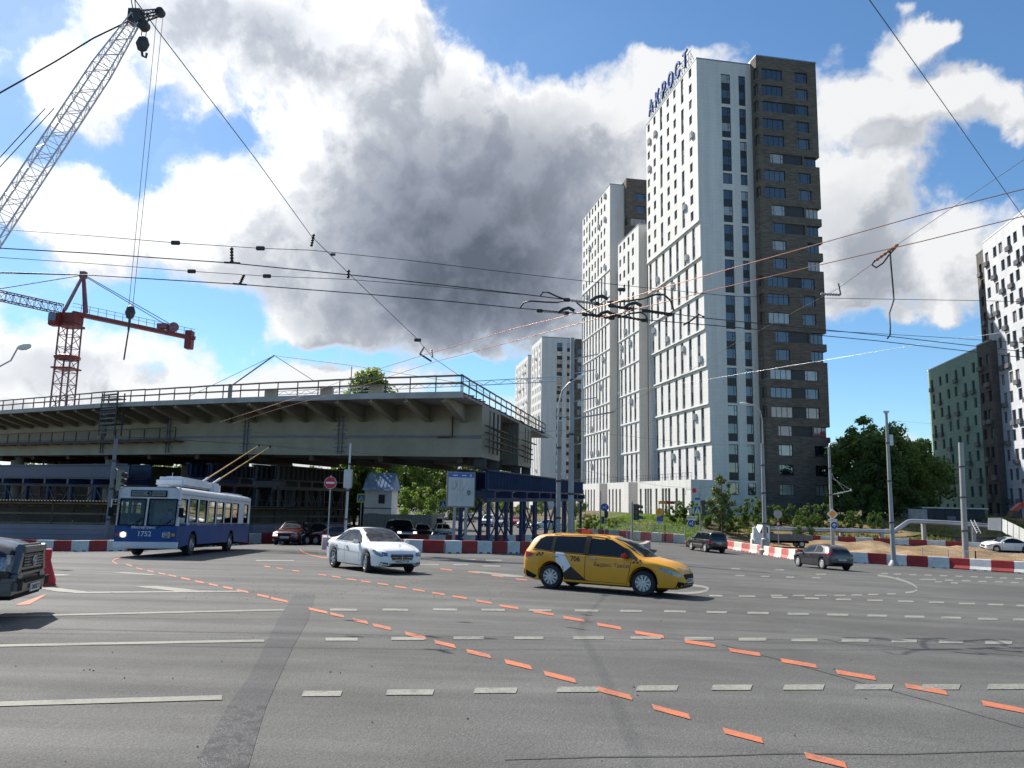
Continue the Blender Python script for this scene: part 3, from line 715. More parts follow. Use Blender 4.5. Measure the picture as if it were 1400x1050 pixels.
T.flat([(xl, LA, 75), (0, LA, 75), (0, 0, 75), (BX0, 0, 75), (BX0, LA, 75)], M_ROOF); T.flat([(BX0, BY0, 75.4), (BX1, BY0, 75.4), (BX1, BY1, 75.4), (BX0, BY1, 75.4)], M_ROOF)
T.box(-.06, BX0 - .01, -.06, .3, 75.0, 75.2, M_CAP); T.box(-.06, .3, .31, LA, 75.0, 75.2, M_CAP); T.box(BX0 - .02, BX1 + .06, BY0 - .06, BY0 + .3, 75.6, 75.8, M_CAP); T.box(BX0 - .03, BX0 + .25, BY0 + .31, 3, 75.6, 75.8, M_LEDGE)
T.flat([(BX0 - .02, 0, 75), (BX0 - .02, BY1, 75), (BX0 - .02, BY1, 75.6), (BX0 - .02, 0, 75.6)], M_LEDGE)
T.panel((BX0, LA), math.pi, BX0 - .2, ZB, 75, [], M_WHITE); T.panel((BX1, BY1), math.pi, BX1 - BX0, ZB, 75.6, [], M_BRICK); T.flat([(BX0, BY1, ZB), (BX0, LA, ZB), (BX0, LA, 75), (BX0, BY1, 75)], M_WHITE)
# podium
def podium(b, y0, y1, zt, xw, wins, proj=2.2):
    x0 = -proj
    ang = -math.pi / 2; L = y1 - y0
    ops = []
    for c, k in wins:
        if k == 'b': ops.append((c - .55, ZB + .1, c + .55, zt - 1.3, 'be'))
        else: ops += [(c - .5, ZB + 2.9, c + .5, zt - 1.3, 'r:%d' % gpick(r1)), (c - .5, ZB + .1, c + .5, ZB + 2.4, 'n:0'), (c - .5, ZB + 2.4, c + .5, ZB + 2.9, 'sg')]
    b.panel((x0, y1), ang, L, ZB, zt, ops, M_WHITE)
    b.panel((x0, y0), 0, xw - x0, ZB, zt, [], M_WHITE); b.panel((xw, y1), math.pi, xw - x0, ZB, zt, [], M_WHITE)
    b.flat([(x0, y0, zt - .02), (xw, y0, zt - .02), (xw, y1, zt - .02), (x0, y1, zt - .02)], M_ROOF)
    # terrace railing
    for k in range(int(L / 1.2)): b.wall(M_FRAME).bx(x0 + .08, x0 + .12, y0 + k * 1.2 + .1, y0 + k * 1.2 + .14, zt, zt + 1.05)
    b.wall(M_FRAME).bx(x0 + .07, x0 + .13, y0, y1, zt + 1.05, zt + 1.1); b.wall(M_FRAME).bx(x0 + .09, x0 + .11, y0, y1, zt + .5, zt + .54)
podium(T, -.5, LA - .4, 4.7, xl + .4, [(1.6, 'w'), (4.2, 'w'), (5.5, 'b'), (6.8, 'w'), (9.6, 'w'), (12.6, 'w'), (14.0, 'b'), (15.4, 'w'), (18.6, 'w'), (21.4, 'w')])
T.done()
# blue roof lettering along the sunlit side
RS = thing('roof_sign', 'blue lettered sign standing on the roof edge of the tallest tower', 'sign', (0, 0, 0)); RS.matrix_world = T.root.matrix_world @ Matrix.Identity(4)
RS.location = T.root.location; RS.rotation_euler = (0, 0, TH)
M_SIGNB = mat('sign_blue', (.03, .10, .33), .35, 0, .1); M_SIGNF = mat('sign_frame', (.2, .22, .25), .5, .5, .1)
for i, ch in enumerate('АКРОСТ'):
    y = LA - 3.0 - i * 3.35
    text_obj('letter', ch, 4.1, M_SIGNB, RS, basis((0, -1, 0), (0, 0, 1), (-1, 0, 0), (-.1, y, 77.2)), .16, .02, .86)
fr = MB()
for i in range(22): fr.beam((.2, LA - 1.6 - i * .95, 75.1), (.2, LA - 1.6 - i * .95, 78.2), .07); fr.beam((1.5, LA - 1.6 - i * .95, 75.1), (.25, LA - 1.6 - i * .95, 77.6), .06)
for z in (75.5, 76.9, 78.2): fr.beam((.2, LA - 1.4, z), (.2, LA - 21.8, z), .08)
fr.build('support_frame', M_SIGNF, RS)
# ---- lower block between, and the second tower of the row
def loc(s, x=0.0): return cA + N_ * s + U * x
def simple_tower(name, label, s0, L, H, xo, W_, cols, single, brick=True, seed=1, nb=7, zpod=4.7, podw=None):
    o = loc(s0, xo); r = random.Random(seed)
    b = Bld(name, label, 'tower block', (o.x, o.y, 0), TH)
    zt0 = 4.7 + 5.99 * nb
    bs = [(H, zt0)] + [(zt0 - 5.99 * i, zt0 - 5.99 * (i + 1)) for i in range(nb)]
    xl = lit_bands(b, L, bs, 0, 0, cols, .1, 1.2, 1, r)
    b.panel((0, 0), 0, W_, ZB, H, [], M_WHITE); b.panel((W_, 0), math.pi / 2, L, ZB, H, [], M_WHITE); b.panel((W_, L), math.pi, W_, ZB, H, [], M_WHITE)
    b.flat([(0, 0, H), (W_, 0, H), (W_, L, H), (0, L, H)], M_ROOF); b.box(-.06, W_ + .05, -.06, .3, H, H + .2, M_CAP); b.box(-.06, .3, .31, L, H, H + .2, M_CAP)
    podium(b, podw[0] if podw else -.4, L - .3, zpod, W_ - .5, [(q, 'b' if i % 4 == 2 else 'w') for i, q in enumerate([1.4 + 2.3 * k for k in range(int((L - 2) / 2.3))])], 2.4)
    return b
def s_of(px, py, x=0.0):
    """where the line of sight through a pixel meets the plane of the long white sides -> (run along it, height)"""
    d = ray(px, py); o = cA + U * x; t = (U.x * o.x + U.y * o.y) / (U.x * d.x + U.y * d.y); p = Vector((d.x * t, d.y * t, CZ + d.z * t)) - Vector((o.x, o.y, 0))
    return p.dot(N_), p.z
m_s0, m_h = s_of(873, 307); m_s1, _ = s_of(845, 338)
t_s0, t_h = s_of(834, 252); t_s1, t_h2 = s_of(796.5, 306)
MT = simple_tower('apartment_tower', 'lower white block joining the two white towers, without a brick end', m_s0, m_s1 - m_s0, m_h, 0, 14, [1.5, 4.2, 7.0, 9.8], 1, seed=5, nb=6, podw=(-.5, 0))
MT.done(96)
T2 = simple_tower('apartment_tower', 'white tower behind the lower white block, with a dark brick corner at its top right', t_s0, t_s1 - t_s0, t_h, 0, 3.4, [1.6 + 2.55 * i for i in range(int((t_s1 - t_s0 - 2) / 2.55))], 1, seed=8, nb=8)
rows2 = [(t_h - 2.2 - FL * i, t_h - 4.0 - FL * i) for i in range(22)]
brick_face(T2, rows2, 'bbabaabaabbabaabbaabaa', 3.4, 14.4, -1.5, ZB, t_h + 1.2, {1: 1, 3: 2}, random.Random(4))
T2.flat([(3.4, -1.5, t_h + 1), (14.4, -1.5, t_h + 1), (14.4, 16, t_h + 1), (3.4, 16, t_h + 1)], M_ROOF)
T2.done(96)
# recessed beige walls between the blocks
def link_wall(name, s0, s1, x, H, label, seed):
    o = loc(s0, x); r = random.Random(seed); b = Bld(name, label, 'stair wing', (o.x, o.y, 0), TH); L = s1 - s0
    ops = []
    for f in range(int((H - 5) / FL)):
        for c in (L * .28, L * .72): ops.append((c - .55, 5 + f * FL + .8, c + .55, 5 + f * FL + 2.5, 'n:0'))
    b.panel((0, L), -math.pi / 2, L, ZB, H, ops, M_BEIGE); b.flat([(0, 0, H), (8, 0, H), (8, L, H), (0, L, H)], M_ROOF); b.flat([(0, 0, ZB), (8, 0, ZB), (8, 0, H), (0, 0, H)], M_BEIGE)
    b.done(40)
link_wall('stair_wing', LA + .05, m_s0 - .05, 1.75, 55, 'narrow beige brick stair wing between the tallest tower and the lower white block', 1)
if t_s0 - m_s1 > .6: link_wall('stair_wing', m_s1 + .05, t_s0 - .05, 1.75, 52, 'narrow beige brick stair wing left of the lower white block', 2)
# ---- far towers on the left, over the end of the overpass
def far_tower(name, label, px, py, Y, L, W_, seed, colsL, strips, brick, extra=0):
    c = atY(px, py, Y); r = random.Random(seed); H = c.z
    b = Bld(name, label, 'tower block', (c.x, c.y, 0), TH)
    n = int((H - 2) / FL); top = H - 1.6
    ops = []
    for f in range(n):
        zt = top - f * FL; grp = (f // 4) % 2
        for i, q in enumerate(colsL):
            if f >= n - 9 or (f < 4 and i % 2): ops.append((q - .5, zt - 1.85, q + .5, zt, 'r:%d' % gpick(r))); ops.append((q - .5, zt - FL + .02, q + .5, zt - 1.86, 'sg'))
            else: ops.append((q - .5, zt - 1.8, q + .5, zt, 'r:%d' % gpick(r)))
            if r.random() < .1: b.ac((Vector((0, L - q - .3, zt - 2)), -math.pi / 2, .9))
    b.panel((0, L), -math.pi / 2, L, ZB, H, ops, M_WHITE)
    ops = []
    for u0, u1 in strips:
        f = 0
        while f < n - 1:
            k = 4 if f == 0 else 1 if f == 4 else 2
            zt = top - f * FL; zb_ = top - (f + k) * FL + .5
            strip(ops, u0, u1, [(zt, zb_)], 'r', r); f += k
    b.panel((0, 0), 0, W_, ZB, H, ops, M_WHITE); b.panel((W_, 0), math.pi / 2, L, ZB, H, [], M_WHITE); b.panel((W_, L), math.pi, W_, ZB, H, [], M_WHITE)
    b.flat([(0, 0, H), (W_, 0, H), (W_, L, H), (0, L, H)], M_ROOF); b.box(-.1, W_ + .1, -.1, .4, H, H + .3, M_CAP)
    if brick:
        rws = [(H - 3.5 - FL * i, H - 5.4 - FL * i) for i in range(n - 1)]
        brick_face(b, rws, ('aaaaabaabbabaabaab' * 2)[:len(rws)], W_, W_ + 11, -1.5, ZB, H - .2, {1: 2, 2: 1, 3: 2, 4: 2, 6: 2, 7: 1}, r)
        b.flat([(W_, -1.5, H - .3), (W_ + 11, -1.5, H - .3), (W_ + 11, 16, H - .3), (W_, 16, H - .3)], M_ROOF)
    b.done(96)
far_tower('apartment_tower', 'distant white tower with two window strips, seen above the end of the overpass', 741, 461, 256, 17.2, 11.2, 31, [2.2, 5, 7.8, 10.6, 13.4, 15.6], [(5.3, 7.2), (8.8, 10.3)], True)
far_tower('apartment_block', 'farthest low white block left of the distant white tower', 722, 486, 292, 26.5, 6, 32, [2.2 + 3.2 * i for i in range(8)], [], False)
# ---- right-hand blocks
def plain_block(name, label, pl, pr, Yl, rowpx, m_, cols, seed, depth, dark=False, ends=True, zmul=1.0, rail=True):
    """facade from its far top-left corner pl at depth Yl to its near top-right corner pr at the same height"""
    a = atY(*pl, Yl); H = a.z; q = atz(*pr, H); v = Vector((q.x - a.x, q.y - a.y, 0)); L = v.length; ang = math.atan2(v.y, v.x)
    b = Bld(name, label, 'apartment block', (a.x, a.y, 0), ang); r = random.Random(seed)
    n = int((H + 2) / FL); ops = []
    for f in range(n):
        zt = H - 2.0 - f * FL * zmul
        for i in range(cols):
            c = (i + .5 + .1) * L / (cols + .2); w = 1.25; sh = .25 * (1 if (f + i) % 2 else -1)
            ops.append((c - w / 2 + sh, zt - 1.75, c + w / 2 + sh, zt, '2:%d' % gpick(r)))
            if rail and (i * 5 + f * 3) % 7 < 3:
                m0 = b.wall(M_SPANB); m0.bx(c - w / 2 + sh - .1, c + w / 2 + sh + .1, -.42, -.02, zt - 2.35, zt - 1.62)
    b.panel((0, 0), 0, L, ZB - 2, H, ops, m_)
    b.panel((L, 0), math.pi / 2, depth, ZB - 2, H, [], m_); b.panel((0, depth), -math.pi / 2, depth, ZB - 2, H, [(depth * .3, H - 4 - FL * k, depth * .3 + 1.2, H - 2.3 - FL * k, '2:0') for k in range(n - 1)], m_); b.panel((L, depth), math.pi, L, ZB - 2, H, [], m_)
    b.flat([(0, 0, H), (L, 0, H), (L, depth, H), (0, depth, H)], M_ROOF); b.box(-.05, L + .05, -.05, .3, H, H + .25, M_LEDGE if m_ is not M_BROWNW else M_CAP)
    b.done(96); return b, a, q, H
_, _, q1, _ = plain_block('apartment_block', 'green panelled apartment block behind the trees on the right', (1268, 508), (1336, 477), 150, 21, M_GREENW, 6, 41, 14)
_, _, q2, _ = plain_block('apartment_block', 'narrow dark brown block wedged between the green block and the pale grey tower', (1335, 474), (1353, 466), q1.y - .6, 21, M_BROWNW, 2, 42, 12)
plain_block('apartment_tower', 'pale grey tower at the right edge of the view', (1343, 333), (1440, 257), q2.y + 2.5, 24, M_GREYW, 9, 43, 16)
plain_block('apartment_block', 'dark brown slab rising along the left edge of the pale grey tower', (1334.5, 350), (1345, 341), q2.y + 12, 24, M_BROWNW, 1, 44, 5)
# unseen tower added behind the brick end to shade the green block
HB = Bld('apartment_tower', 'unseen white tower added behind the brick end to shade the green block', 'tower block', (46, 150, 0), TH)
for k, (x0, y0, an, w) in enumerate(((0, 0, 0, 16), (16, 0, math.pi / 2, 22), (16, 22, math.pi, 16), (0, 22, -math.pi / 2, 22))):
    HB.panel((x0, y0), an, w, ZB, 69, [(2 + 3.2 * i, 3 + FL * 2 * f, 3.2 + 3.2 * i, 5 + FL * 2 * f, 'r:0') for i in range(int((w - 3) / 3.2)) for f in range(10)], M_WHITE)
HB.flat([(0, 0, 69), (16, 0, 69), (16, 22, 69), (0, 22, 69)], M_ROOF); HB.done(60)
print('MID', m_s0, m_h, m_s1, 'T2', t_s0, t_h, t_s1, t_h2)
# ------------------------------------------------------------------ overpass
M_GIRD = mat('girder_paint', (.31, .288, .228), .7, .0, .14, .35, .15, 6, .3, 0, .06, 8)
M_DECK = mat('deck_concrete', (.36, .35, .33), .85, 0, .15, .6)
M_SPLICE = mat('girder_primer', (.16, .165, .19), .6, 0, .15, 1)
M_RUST = mat('rusty_steel', (.075, .05, .035), .8, 0, .3, 2)
M_DSTEEL = mat('dark_steel', (.05, .05, .055), .55, .3, .2, 2)
M_WOOD = mat('weathered_timber', (.15, .11, .065), .85, 0, .25, 2)
M_RAIL = mat('timber_rail', (.20, .155, .095), .8, 0, .2, 1)
M_BLUE = mat('blue_steel', (.006, .021, .085), .5, 0, .25, .8)
M_TEAL = mat('teal_steel', (.01, .05, .075), .5, 0, .25, .8)
M_STEEL = mat('galvanised_steel', (.42, .43, .45), .42, .6, .12, 2)
M_PALE = mat('pale_pole_paint', (.29, .295, .30), .5, .2, .12, 1)
M_WIRE = mat('wire_black', (.02, .02, .022), .5, .2, 0)
M_COPPER = mat('copper_wire', (.42, .20, .13), .4, .6, .1)
M_WWIRE = mat('bright_wire', (.45, .45, .45), .35, .4, 0)
M_REDST = mat('red_crane_paint', (.15, .018, .016), .5, 0, .15, 1)
M_PURP = mat('dull_crane_paint', (.16, .07, .10), .5, .1, .15, 1)
M_WHITEP = mat('white_paint', (.72, .72, .70), .5, 0, .08, 1)
M_BLACKP = mat('black_plastic', (.02, .02, .022), .5, 0, 0)
M_RUBBER = mat('rubber', (.018, .018, .018), .85, 0, .1)
E0 = atY(632, 535, 50.5); E1 = atY(0, 561, 86)
ev = Vector((E1.x - E0.x, E1.y - E0.y, 0)).normalized(); KV = Vector((.205, .979, 0)).normalized()
def line_hit(px, py, o, d):
    r = ray(px, py); nx, ny = d.y, -d.x; t = (o.x * nx + o.y * ny) / (r.x * nx + r.y * ny)
    p = Vector((r.x * t, r.y * t, CZ + r.z * t)); return (p - Vector((o.x, o.y, 0))).dot(d), p.z
def interp(tab):
    tab = sorted(tab)
    def f(s):
        if s <= tab[0][0]: a, b = tab[0], tab[1]
        elif s >= tab[-1][0]: a, b = tab[-2], tab[-1]
        else:
            k = next(i for i in range(len(tab) - 1) if tab[i][0] <= s <= tab[i + 1][0]); a, b = tab[k], tab[k + 1]
        t = (s - a[0]) / (b[0] - a[0]); return a[1] + (b[1] - a[1]) * t
    return f
zdeck = interp([line_hit(x, y, E0, ev) for x, y in ((632, 535), (500, 537.5), (320, 543.5), (150, 550.5), (0, 561))])
WO = E0 + KV * 5.6
zbot = interp([line_hit(x, y, WO, ev) for x, y in ((655, 625), (300, 620.5), (0, 623))])
def OP(s, t, z): p = E0 + ev * s + KV * t; return Vector((p.x, p.y, z))
SM = 92; ST = [i * 2.0 for i in range(SM // 2 + 1)]
def sweep(sec, s0=0, ss=None):
    """sec(s) -> list of (t, z) outline; swept along the deck, closed at the ends"""
    mb = MB(); ss = ss or ST; n = len(sec(0)); vs = [OP(s + s0, t, z) for s in ss for t, z in sec(s)]
    fs = [(i * n + j, i * n + (j + 1) % n, (i + 1) * n + (j + 1) % n, (i + 1) * n + j) for i in range(len(ss) - 1) for j in range(n)]
    fs += [tuple(range(n))[::-1], tuple((len(ss) - 1) * n + j for j in range(n))]
    mb.add(vs, fs); return mb
OV = thing('overpass', 'unfinished grey girder overpass with timber railings, its cut end over the junction', 'bridge', (E0.x, E0.y, 0))
OVI = Matrix.Translation(-Vector((E0.x, E0.y, 0)))
def opart(mb, name, mats, parent=None, smooth=None, label=None):
    o = mb.build(name, mats, parent or OV, smooth, label)
    o.data.transform(OVI); return o
WD = 37.0
opart(sweep(lambda s: [(0, zdeck(s)), (0, zdeck(s) - .42), (.35, zdeck(s) - .42), (.35, zdeck(s) - .26), (WD, zdeck(s) - .26), (WD, zdeck(s))]), 'deck', M_DECK)
for t0, t1, b0 in ((5.6, 11.8, .0), (19.5, 26, .0)):
    gm = sweep(lambda s: [(t0, zdeck(s) - .27), (t0, zbot(s)), (t1, zbot(s)), (t1, zdeck(s) - .27)])
    for s in [i * 11.5 + 12 for i in range(7)]:                       # bolted field splices
        for k in range(-3, 4):
            pass
    go = opart(gm, 'girder', M_GIRD)
    if t0 < 10:
        sp_ = MB()
        for a, b2 in zip(ST, ST[1:]):
            zc = lambda q: zbot(q) + (zdeck(q) - zbot(q)) * .36
            sp_.beam(OP(a, t0 - .03, zc(a)), OP(b2, t0 - .03, zc(b2)), .05, .22)
        opart(sp_, 'stiffener', M_SPLICE, go)
        for s in (14.4, 26.5, 38.5, 50.5):
            sq = MB(); 
            for k in (-.22, .22): sq.beam(OP(s + k, t0 - .05, zbot(s) + .15), OP(s + k, t0 - .05, zdeck(s) - 1.0), .2, .05)
            for k in range(9):
                zz = zbot(s) + .3 + k * (zdeck(s) - zbot(s) - 1.4) / 8; w = .75 if k % 2 else .5
                sq.beam(OP(s - w, t0 - .07, zz), OP(s + w, t0 - .07, zz), .05, .1)
            opart(sq, 'splice_plate', M_SPLICE, go)
for k in range(24):                                                    # curved brackets under the overhang
    s = 1.6 + k * 3.4; mb = MB(); zd = zdeck(s) - .27
    prof = [(.4, zd), (5.6, zd), (5.6, zd - 1.25), (4.6, zd - 1.12), (3.0, zd - .85), (1.6, zd - .55), (.4, zd - .3)]
    A = [OP(s - .09, t, z) for t, z in prof]; B = [OP(s + .09, t, z) for t, z in prof]; n = len(prof)
    mb.add(A + B, [tuple(range(n))[::-1], tuple(range(n, 2 * n))] + [(i, (i + 1) % n, n + (i + 1) % n, n + i) for i in range(n)])
    mb.beam(OP(s - .25, 1.0, zd - .5), OP(s - .25, 1.01, zd - .5 + .001), .01)
    for t, t2 in zip(prof[2:], prof[3:]): mb.beam(OP(s, t[0], t[1] - .02), OP(s, t2[0], t2[1] - .02), .5, .05)
    opart(mb, 'bracket', M_GIRD)
def railing(P, L, step, n):
    mb = MB(); pts = [P(i * step) for i in range(n)]
    for p in pts: mb.beam(p, p + Vector((0, 0, 1.12)), .07, .07, 0); mb.beam(p + Vector((0, 0, .1)), p + Vector((0, 0, .62)), .14, .05, 0)
    for z, h in ((1.1, .13), (.58, .13)):
        for i in range(0, n - 1): mb.beam(pts[i] + Vector((0, 0, z + random.uniform(-.02, .02))), pts[i + 1] + Vector((0, 0, z + random.uniform(-.02, .02))), .05, h, 1)
    return mb
random.seed(4)
opart(railing(lambda d: OP(d, .12, zdeck(d)), 0, 2.3, 38), 'railing', [M_RUST, M_RAIL])
opart(railing(lambda d: OP(.12, d + .05, zdeck(0)), 0, 2.05, 18), 'railing', [M_RUST, M_RAIL])
en = MB()                                                              # ragged formwork along the cut end
for k in range(30): en.beam(OP(-.05, .4 + k * 1.08, zdeck(0) - .1), OP(-.05 - random.uniform(.1, .5), .4 + k * 1.08, zdeck(0) - .12 - random.uniform(0, .08)), .12, .1)
opart(en, 'rebar_end', M_RUST)
for t0 in (7.5, 8.6, 14.5, 21.5):
    dr = MB()
    for k in range(4): dr.beam(OP(-.4, t0 - 2.0, zbot(0) + .8 + k * .5), OP(-.5 + random.uniform(-.4, .2), t0 + 3.2, zbot(0) + .75 + k * .48), .22, .06, 0)
    for k in range(3): dr.beam(OP(-.6, t0 - 1.5 + k * 1.4, zbot(0) + .3), OP(-.6, t0 - 1.5 + k * 1.4, zbot(0) + 3.4), .07, .07, 1)
    opart(dr, 'scaffold', [M_WOOD, M_DSTEEL])
cw = MB()                                                              # hanging catwalk along the far part of the web
for i in range(16):
    s = 36 + i * 2.6
    cw.beam(OP(s, 4.3, zbot(s) + 2.5), OP(s, 4.3, zbot(s) + 1.2), .08); cw.beam(OP(s, 4.3, zbot(s) + 1.2), OP(s, 5.6, zbot(s) + 1.2), .1)
    if i < 15:
        s2 = s + 2.6
        cw.beam(OP(s, 4.2, zbot(s) + 2.5), OP(s2, 4.2, zbot(s2) + 2.5), .06, .14, 1); cw.beam(OP(s, 4.2, zbot(s) + 1.3), OP(s2, 4.2, zbot(s2) + 1.3), .06, .3, 0); cw.beam(OP(s, 5, zbot(s) + 1.25), OP(s2, 5, zbot(s2) + 1.25), .9, .06, 1)
opart(cw, 'catwalk', [M_RUST, M_WOOD])
sc = MB()                                                              # scaffold bay hanging over the edge
for a in (40.5, 43.2):
    for t in (-.5, .4): sc.beam(OP(a, t, zdeck(a) + .9), OP(a, t, zdeck(a) - 3.2), .1)
for k in range(9): sc.beam(OP(40.5, -.5, zdeck(41) + .7 - k * .45), OP(43.2, -.5, zdeck(41) + .7 - k * .45), .07, .16)
for k in range(3): sc.beam(OP(40.5, .0, zdeck(41) + .3 - k * 1.2), OP(43.2, .0, zdeck(41) + .3 - k * 1.2), 1, .08)
opart(sc, 'scaffold_bay', M_DSTEEL)
dp = MB(); dp.tube([OP(2.6, 5.3, zdeck(2) - 1.1), OP(2.6, 5.35, zbot(2) + 1.5), OP(4.0, 5.35, zbot(2) + 1.5)], .07, 8); opart(dp, 'drain_pipe', M_RUST)
cb = MB()
for k in range(11): cb.beam(OP(2 + k * 8, 6, zbot(2 + k * 8) - .0), OP(2 + k * 8, 25, zbot(2 + k * 8) - .0), .4, .9)
opart(cb, 'cross_beam', M_RUST)
for k in range(4):
    s = 30 + 22 * k
    for t in (8.6, 22.5):
        pc = MB(); p = OP(s, t, 0); pc.tube([Vector((p.x, p.y, -3.6)), Vector((p.x, p.y, zbot(s)))], .75, 20)
        if k: opart(pc, 'pier', M_CONC)
# things lying on the deck
def deck_box(s, t, d, lab):
    o = MB(); o.bbox((0, 0, d[2] / 2), d, .03); o.bx(-d[0] * .56, d[0] * .56, -d[1] * .56, d[1] * .56, d[2], d[2] + .06); q = o.build('concrete_block', M_DIRTW); q.location = OP(s, t, zdeck(s)); tag(q, lab, 'block')
M_DIRTW = mat('stained_concrete', (.30, .27, .21), .85, 0, .25, 1.5)
deck_box(8.3, 1.2, (.9, .7, .62), 'pale capped block on the deck, nearest to the corner of the railings')
deck_box(13.5, 1.2, (.9, .7, .62), 'pale capped block on the deck in front of the tree above the railing')
deck_box(20.0, 1.2, (.9, .7, .62), 'pale capped block on the deck left of the tree above the railing')
lt = thing('lattice_beam', 'long thin lattice truss lying along the overpass deck behind the railing', 'truss', (0, 0, 0)); lm = MB()
a, b2 = OP(22, 3.2, zdeck(22) + .55), OP(-7, 4.8, zdeck(0) + .95)
for k in (0, .32): lm.beam(a + Vector((0, 0, k)), b2 + Vector((0, 0, k)), .05)
for i in range(44):
    p = a.lerp(b2, i / 44); q = a.lerp(b2, (i + 1) / 44); lm.beam(p + Vector((0, 0, .32 * (i % 2))), q + Vector((0, 0, .32 * ((i + 1) % 2))), .03)
lm.build('truss', M_STEEL, lt)
dr = thing('derrick', 'small tilted derrick mast with stay wires standing on the overpass deck', 'crane', tuple(OP(26.5, 2.5, zdeck(26)))); dm = MB()
b0 = OP(26.5, 2.5, zdeck(26)); tp = line_hit(375, 486, E0 + KV * 2.5, ev); tpv = OP(tp[0], 2.5, tp[1]) 
dm.beam((0, 0, 0), (0, 0, 1.6), .28); dm.beam((0, 0, 1.4), tpv - b0, .09); dm.build('mast', M_SPLICE, dr)
dw = MB(); e1 = OP(12, 3, zdeck(12) + 2.6); dw.tube([tpv - b0, OP(12, 3, zdeck(12) + 2.7) - b0], .025, 5); dw.tube([tpv - b0, OP(16, 3, zdeck(16) + 1.5) - b0], .025, 5); dw.tube([tpv - b0, OP(31, 1, zdeck(31) + .4) - b0], .02, 5); dw.tube([OP(12, 3, zdeck(12) + 2.7) - b0, OP(1, 3, zdeck(1) + 1.0) - b0], .02, 5); dw.build('stay_wire', M_WIRE, dr)
dq = MB(); dq.beam(e1 - b0, OP(12, 3, zdeck(12)) - b0, .06); dq.build('prop', M_SPLICE, dr)
# ------------------------------------------------------------------ temporary steel supports
def trestle(label, A, B, ztop, nleg, w=2.2, bh=1.5, m_=None, group=None):
    A, B = Vector((A[0], A[1], 0)), Vector((B[0], B[1], 0)); d = (B - A); L = d.length; d.normalize(); n = Vector((-d.y, d.x, 0)); m_ = m_ or M_BLUE
    R = thing('support_trestle', label, 'trestle', (A.x, A.y, 0), 0, group); q = lambda s, o, z: d * s + n * o + Vector((0, 0, z))
    for o in (0, w):
        mb = MB(); mb.beam(q(0, o, ztop - .06), q(L, o, ztop - .06), .5, .12); mb.beam(q(0, o, ztop - bh), q(L, o, ztop - bh), .5, .12); mb.beam(q(0, o, ztop - bh / 2), q(L, o, ztop - bh / 2), .06, bh - .2)
        k = 0.3
        while k < L: mb.beam(q(k, o - .13, ztop - .1), q(k, o - .13, ztop - bh + .06), .06, .22); k += .95
        mb.build('beam', m_, R)
    mb = MB()
    for i in range(nleg):
        s = 1 + (L - 2) * i / (nleg - 1); mb.beam(q(s, -.5, ztop - bh - .35), q(s, w + .5, ztop - bh - .35), .4, .5)
    mb.beam(q(0, 0, ztop - bh - .75), q(L, 0, ztop - bh - .75), .35, .3); mb.build('cap_beam', m_, R)
    zl = ztop - bh - .9
    for i in range(nleg):
        s = 1 + (L - 2) * i / (nleg - 1)
        for o in (0, w):
            p = A + q(s, o, 0); zg = g(p.x, p.y); lg = MB(); lg.tube([q(s, o, zg), q(s, o, zl)], .17, 10); lg.bx(*[v for c in (0, 1) for v in (q(s, o, 0)[c] - .3, q(s, o, 0)[c] + .3)], zg, zg + .2); lg.bx(*[v for c in (0, 1) for v in (q(s, o, 0)[c] - .28, q(s, o, 0)[c] + .28)], zg + .5, zg + .6); lg.build('leg', m_, R)
    br = MB(); s_ = [1 + (L - 2) * i / (nleg - 1) for i in range(nleg)]
    for i in range(nleg - 1):
        if i % 2: continue
        for o in (0, w):
            z0 = g(A.x + d.x * s_[i], A.y + d.y * s_[i]) + .5; br = MB()
            br.beam(q(s_[i], o, z0), q(s_[i + 1], o, zl - .1), .09); br.beam(q(s_[i + 1], o, z0), q(s_[i], o, zl - .1), .09); br.build('brace', m_, R)
    return R
a = OP(-.2, 6.5, 0); b2 = OP(-.2, 33, 0)
a = atY(664, 642, 57.5); b2 = atY(796, 662, 97)
trestle('blue steel support trestle under the cut end of the overpass, beside the map board', a, b2, 3.55, 9, 2.2, 1.5)
trestle('dark blue support trestle under the overpass behind the no entry sign', OP(24, 8, 0), OP(24, 24, 0), zbot(24) - .8, 6, 2.2, 1.4, M_DSTEEL)
trestle('dark blue beam trestle under the overpass behind the trolleybus', OP(33, 7, 0), OP(34, 26, 0), zbot(33) - .8, 5, 2.2, 1.3)
trestle('long blue support trestle under the overpass above the covered walkway', OP(42, 6.6, 0), OP(78, 6.6, 0), zbot(55) - 1.1, 8, 2.4, 1.5)
for i, (s, t) in enumerate(((0.5, 7.0), (.5, 11), (.5, 20.5), (.5, 25.5))):
    mb = MB(); p = OP(s, t, 0); z1 = zbot(0); mb.bbox((0, 0, (z1 - 3.56) / 2), (.9, .9, z1 - 3.56), .04); mb.bx(-.6, .6, -.6, .6, .0, .08)
    mb.bx(-.25, .25, -.7, .7, .15, .5); o = mb.build('jack', M_DSTEEL); o.location = (p.x, p.y, 3.56); tag(o, ['steel jack on the blue trestle under the nearest corner of the girder', 'second steel jack under the near girder of the cut end', 'steel jack under the near side of the far girder', 'farthest steel jack, under the back of the far girder'][i], 'jack')
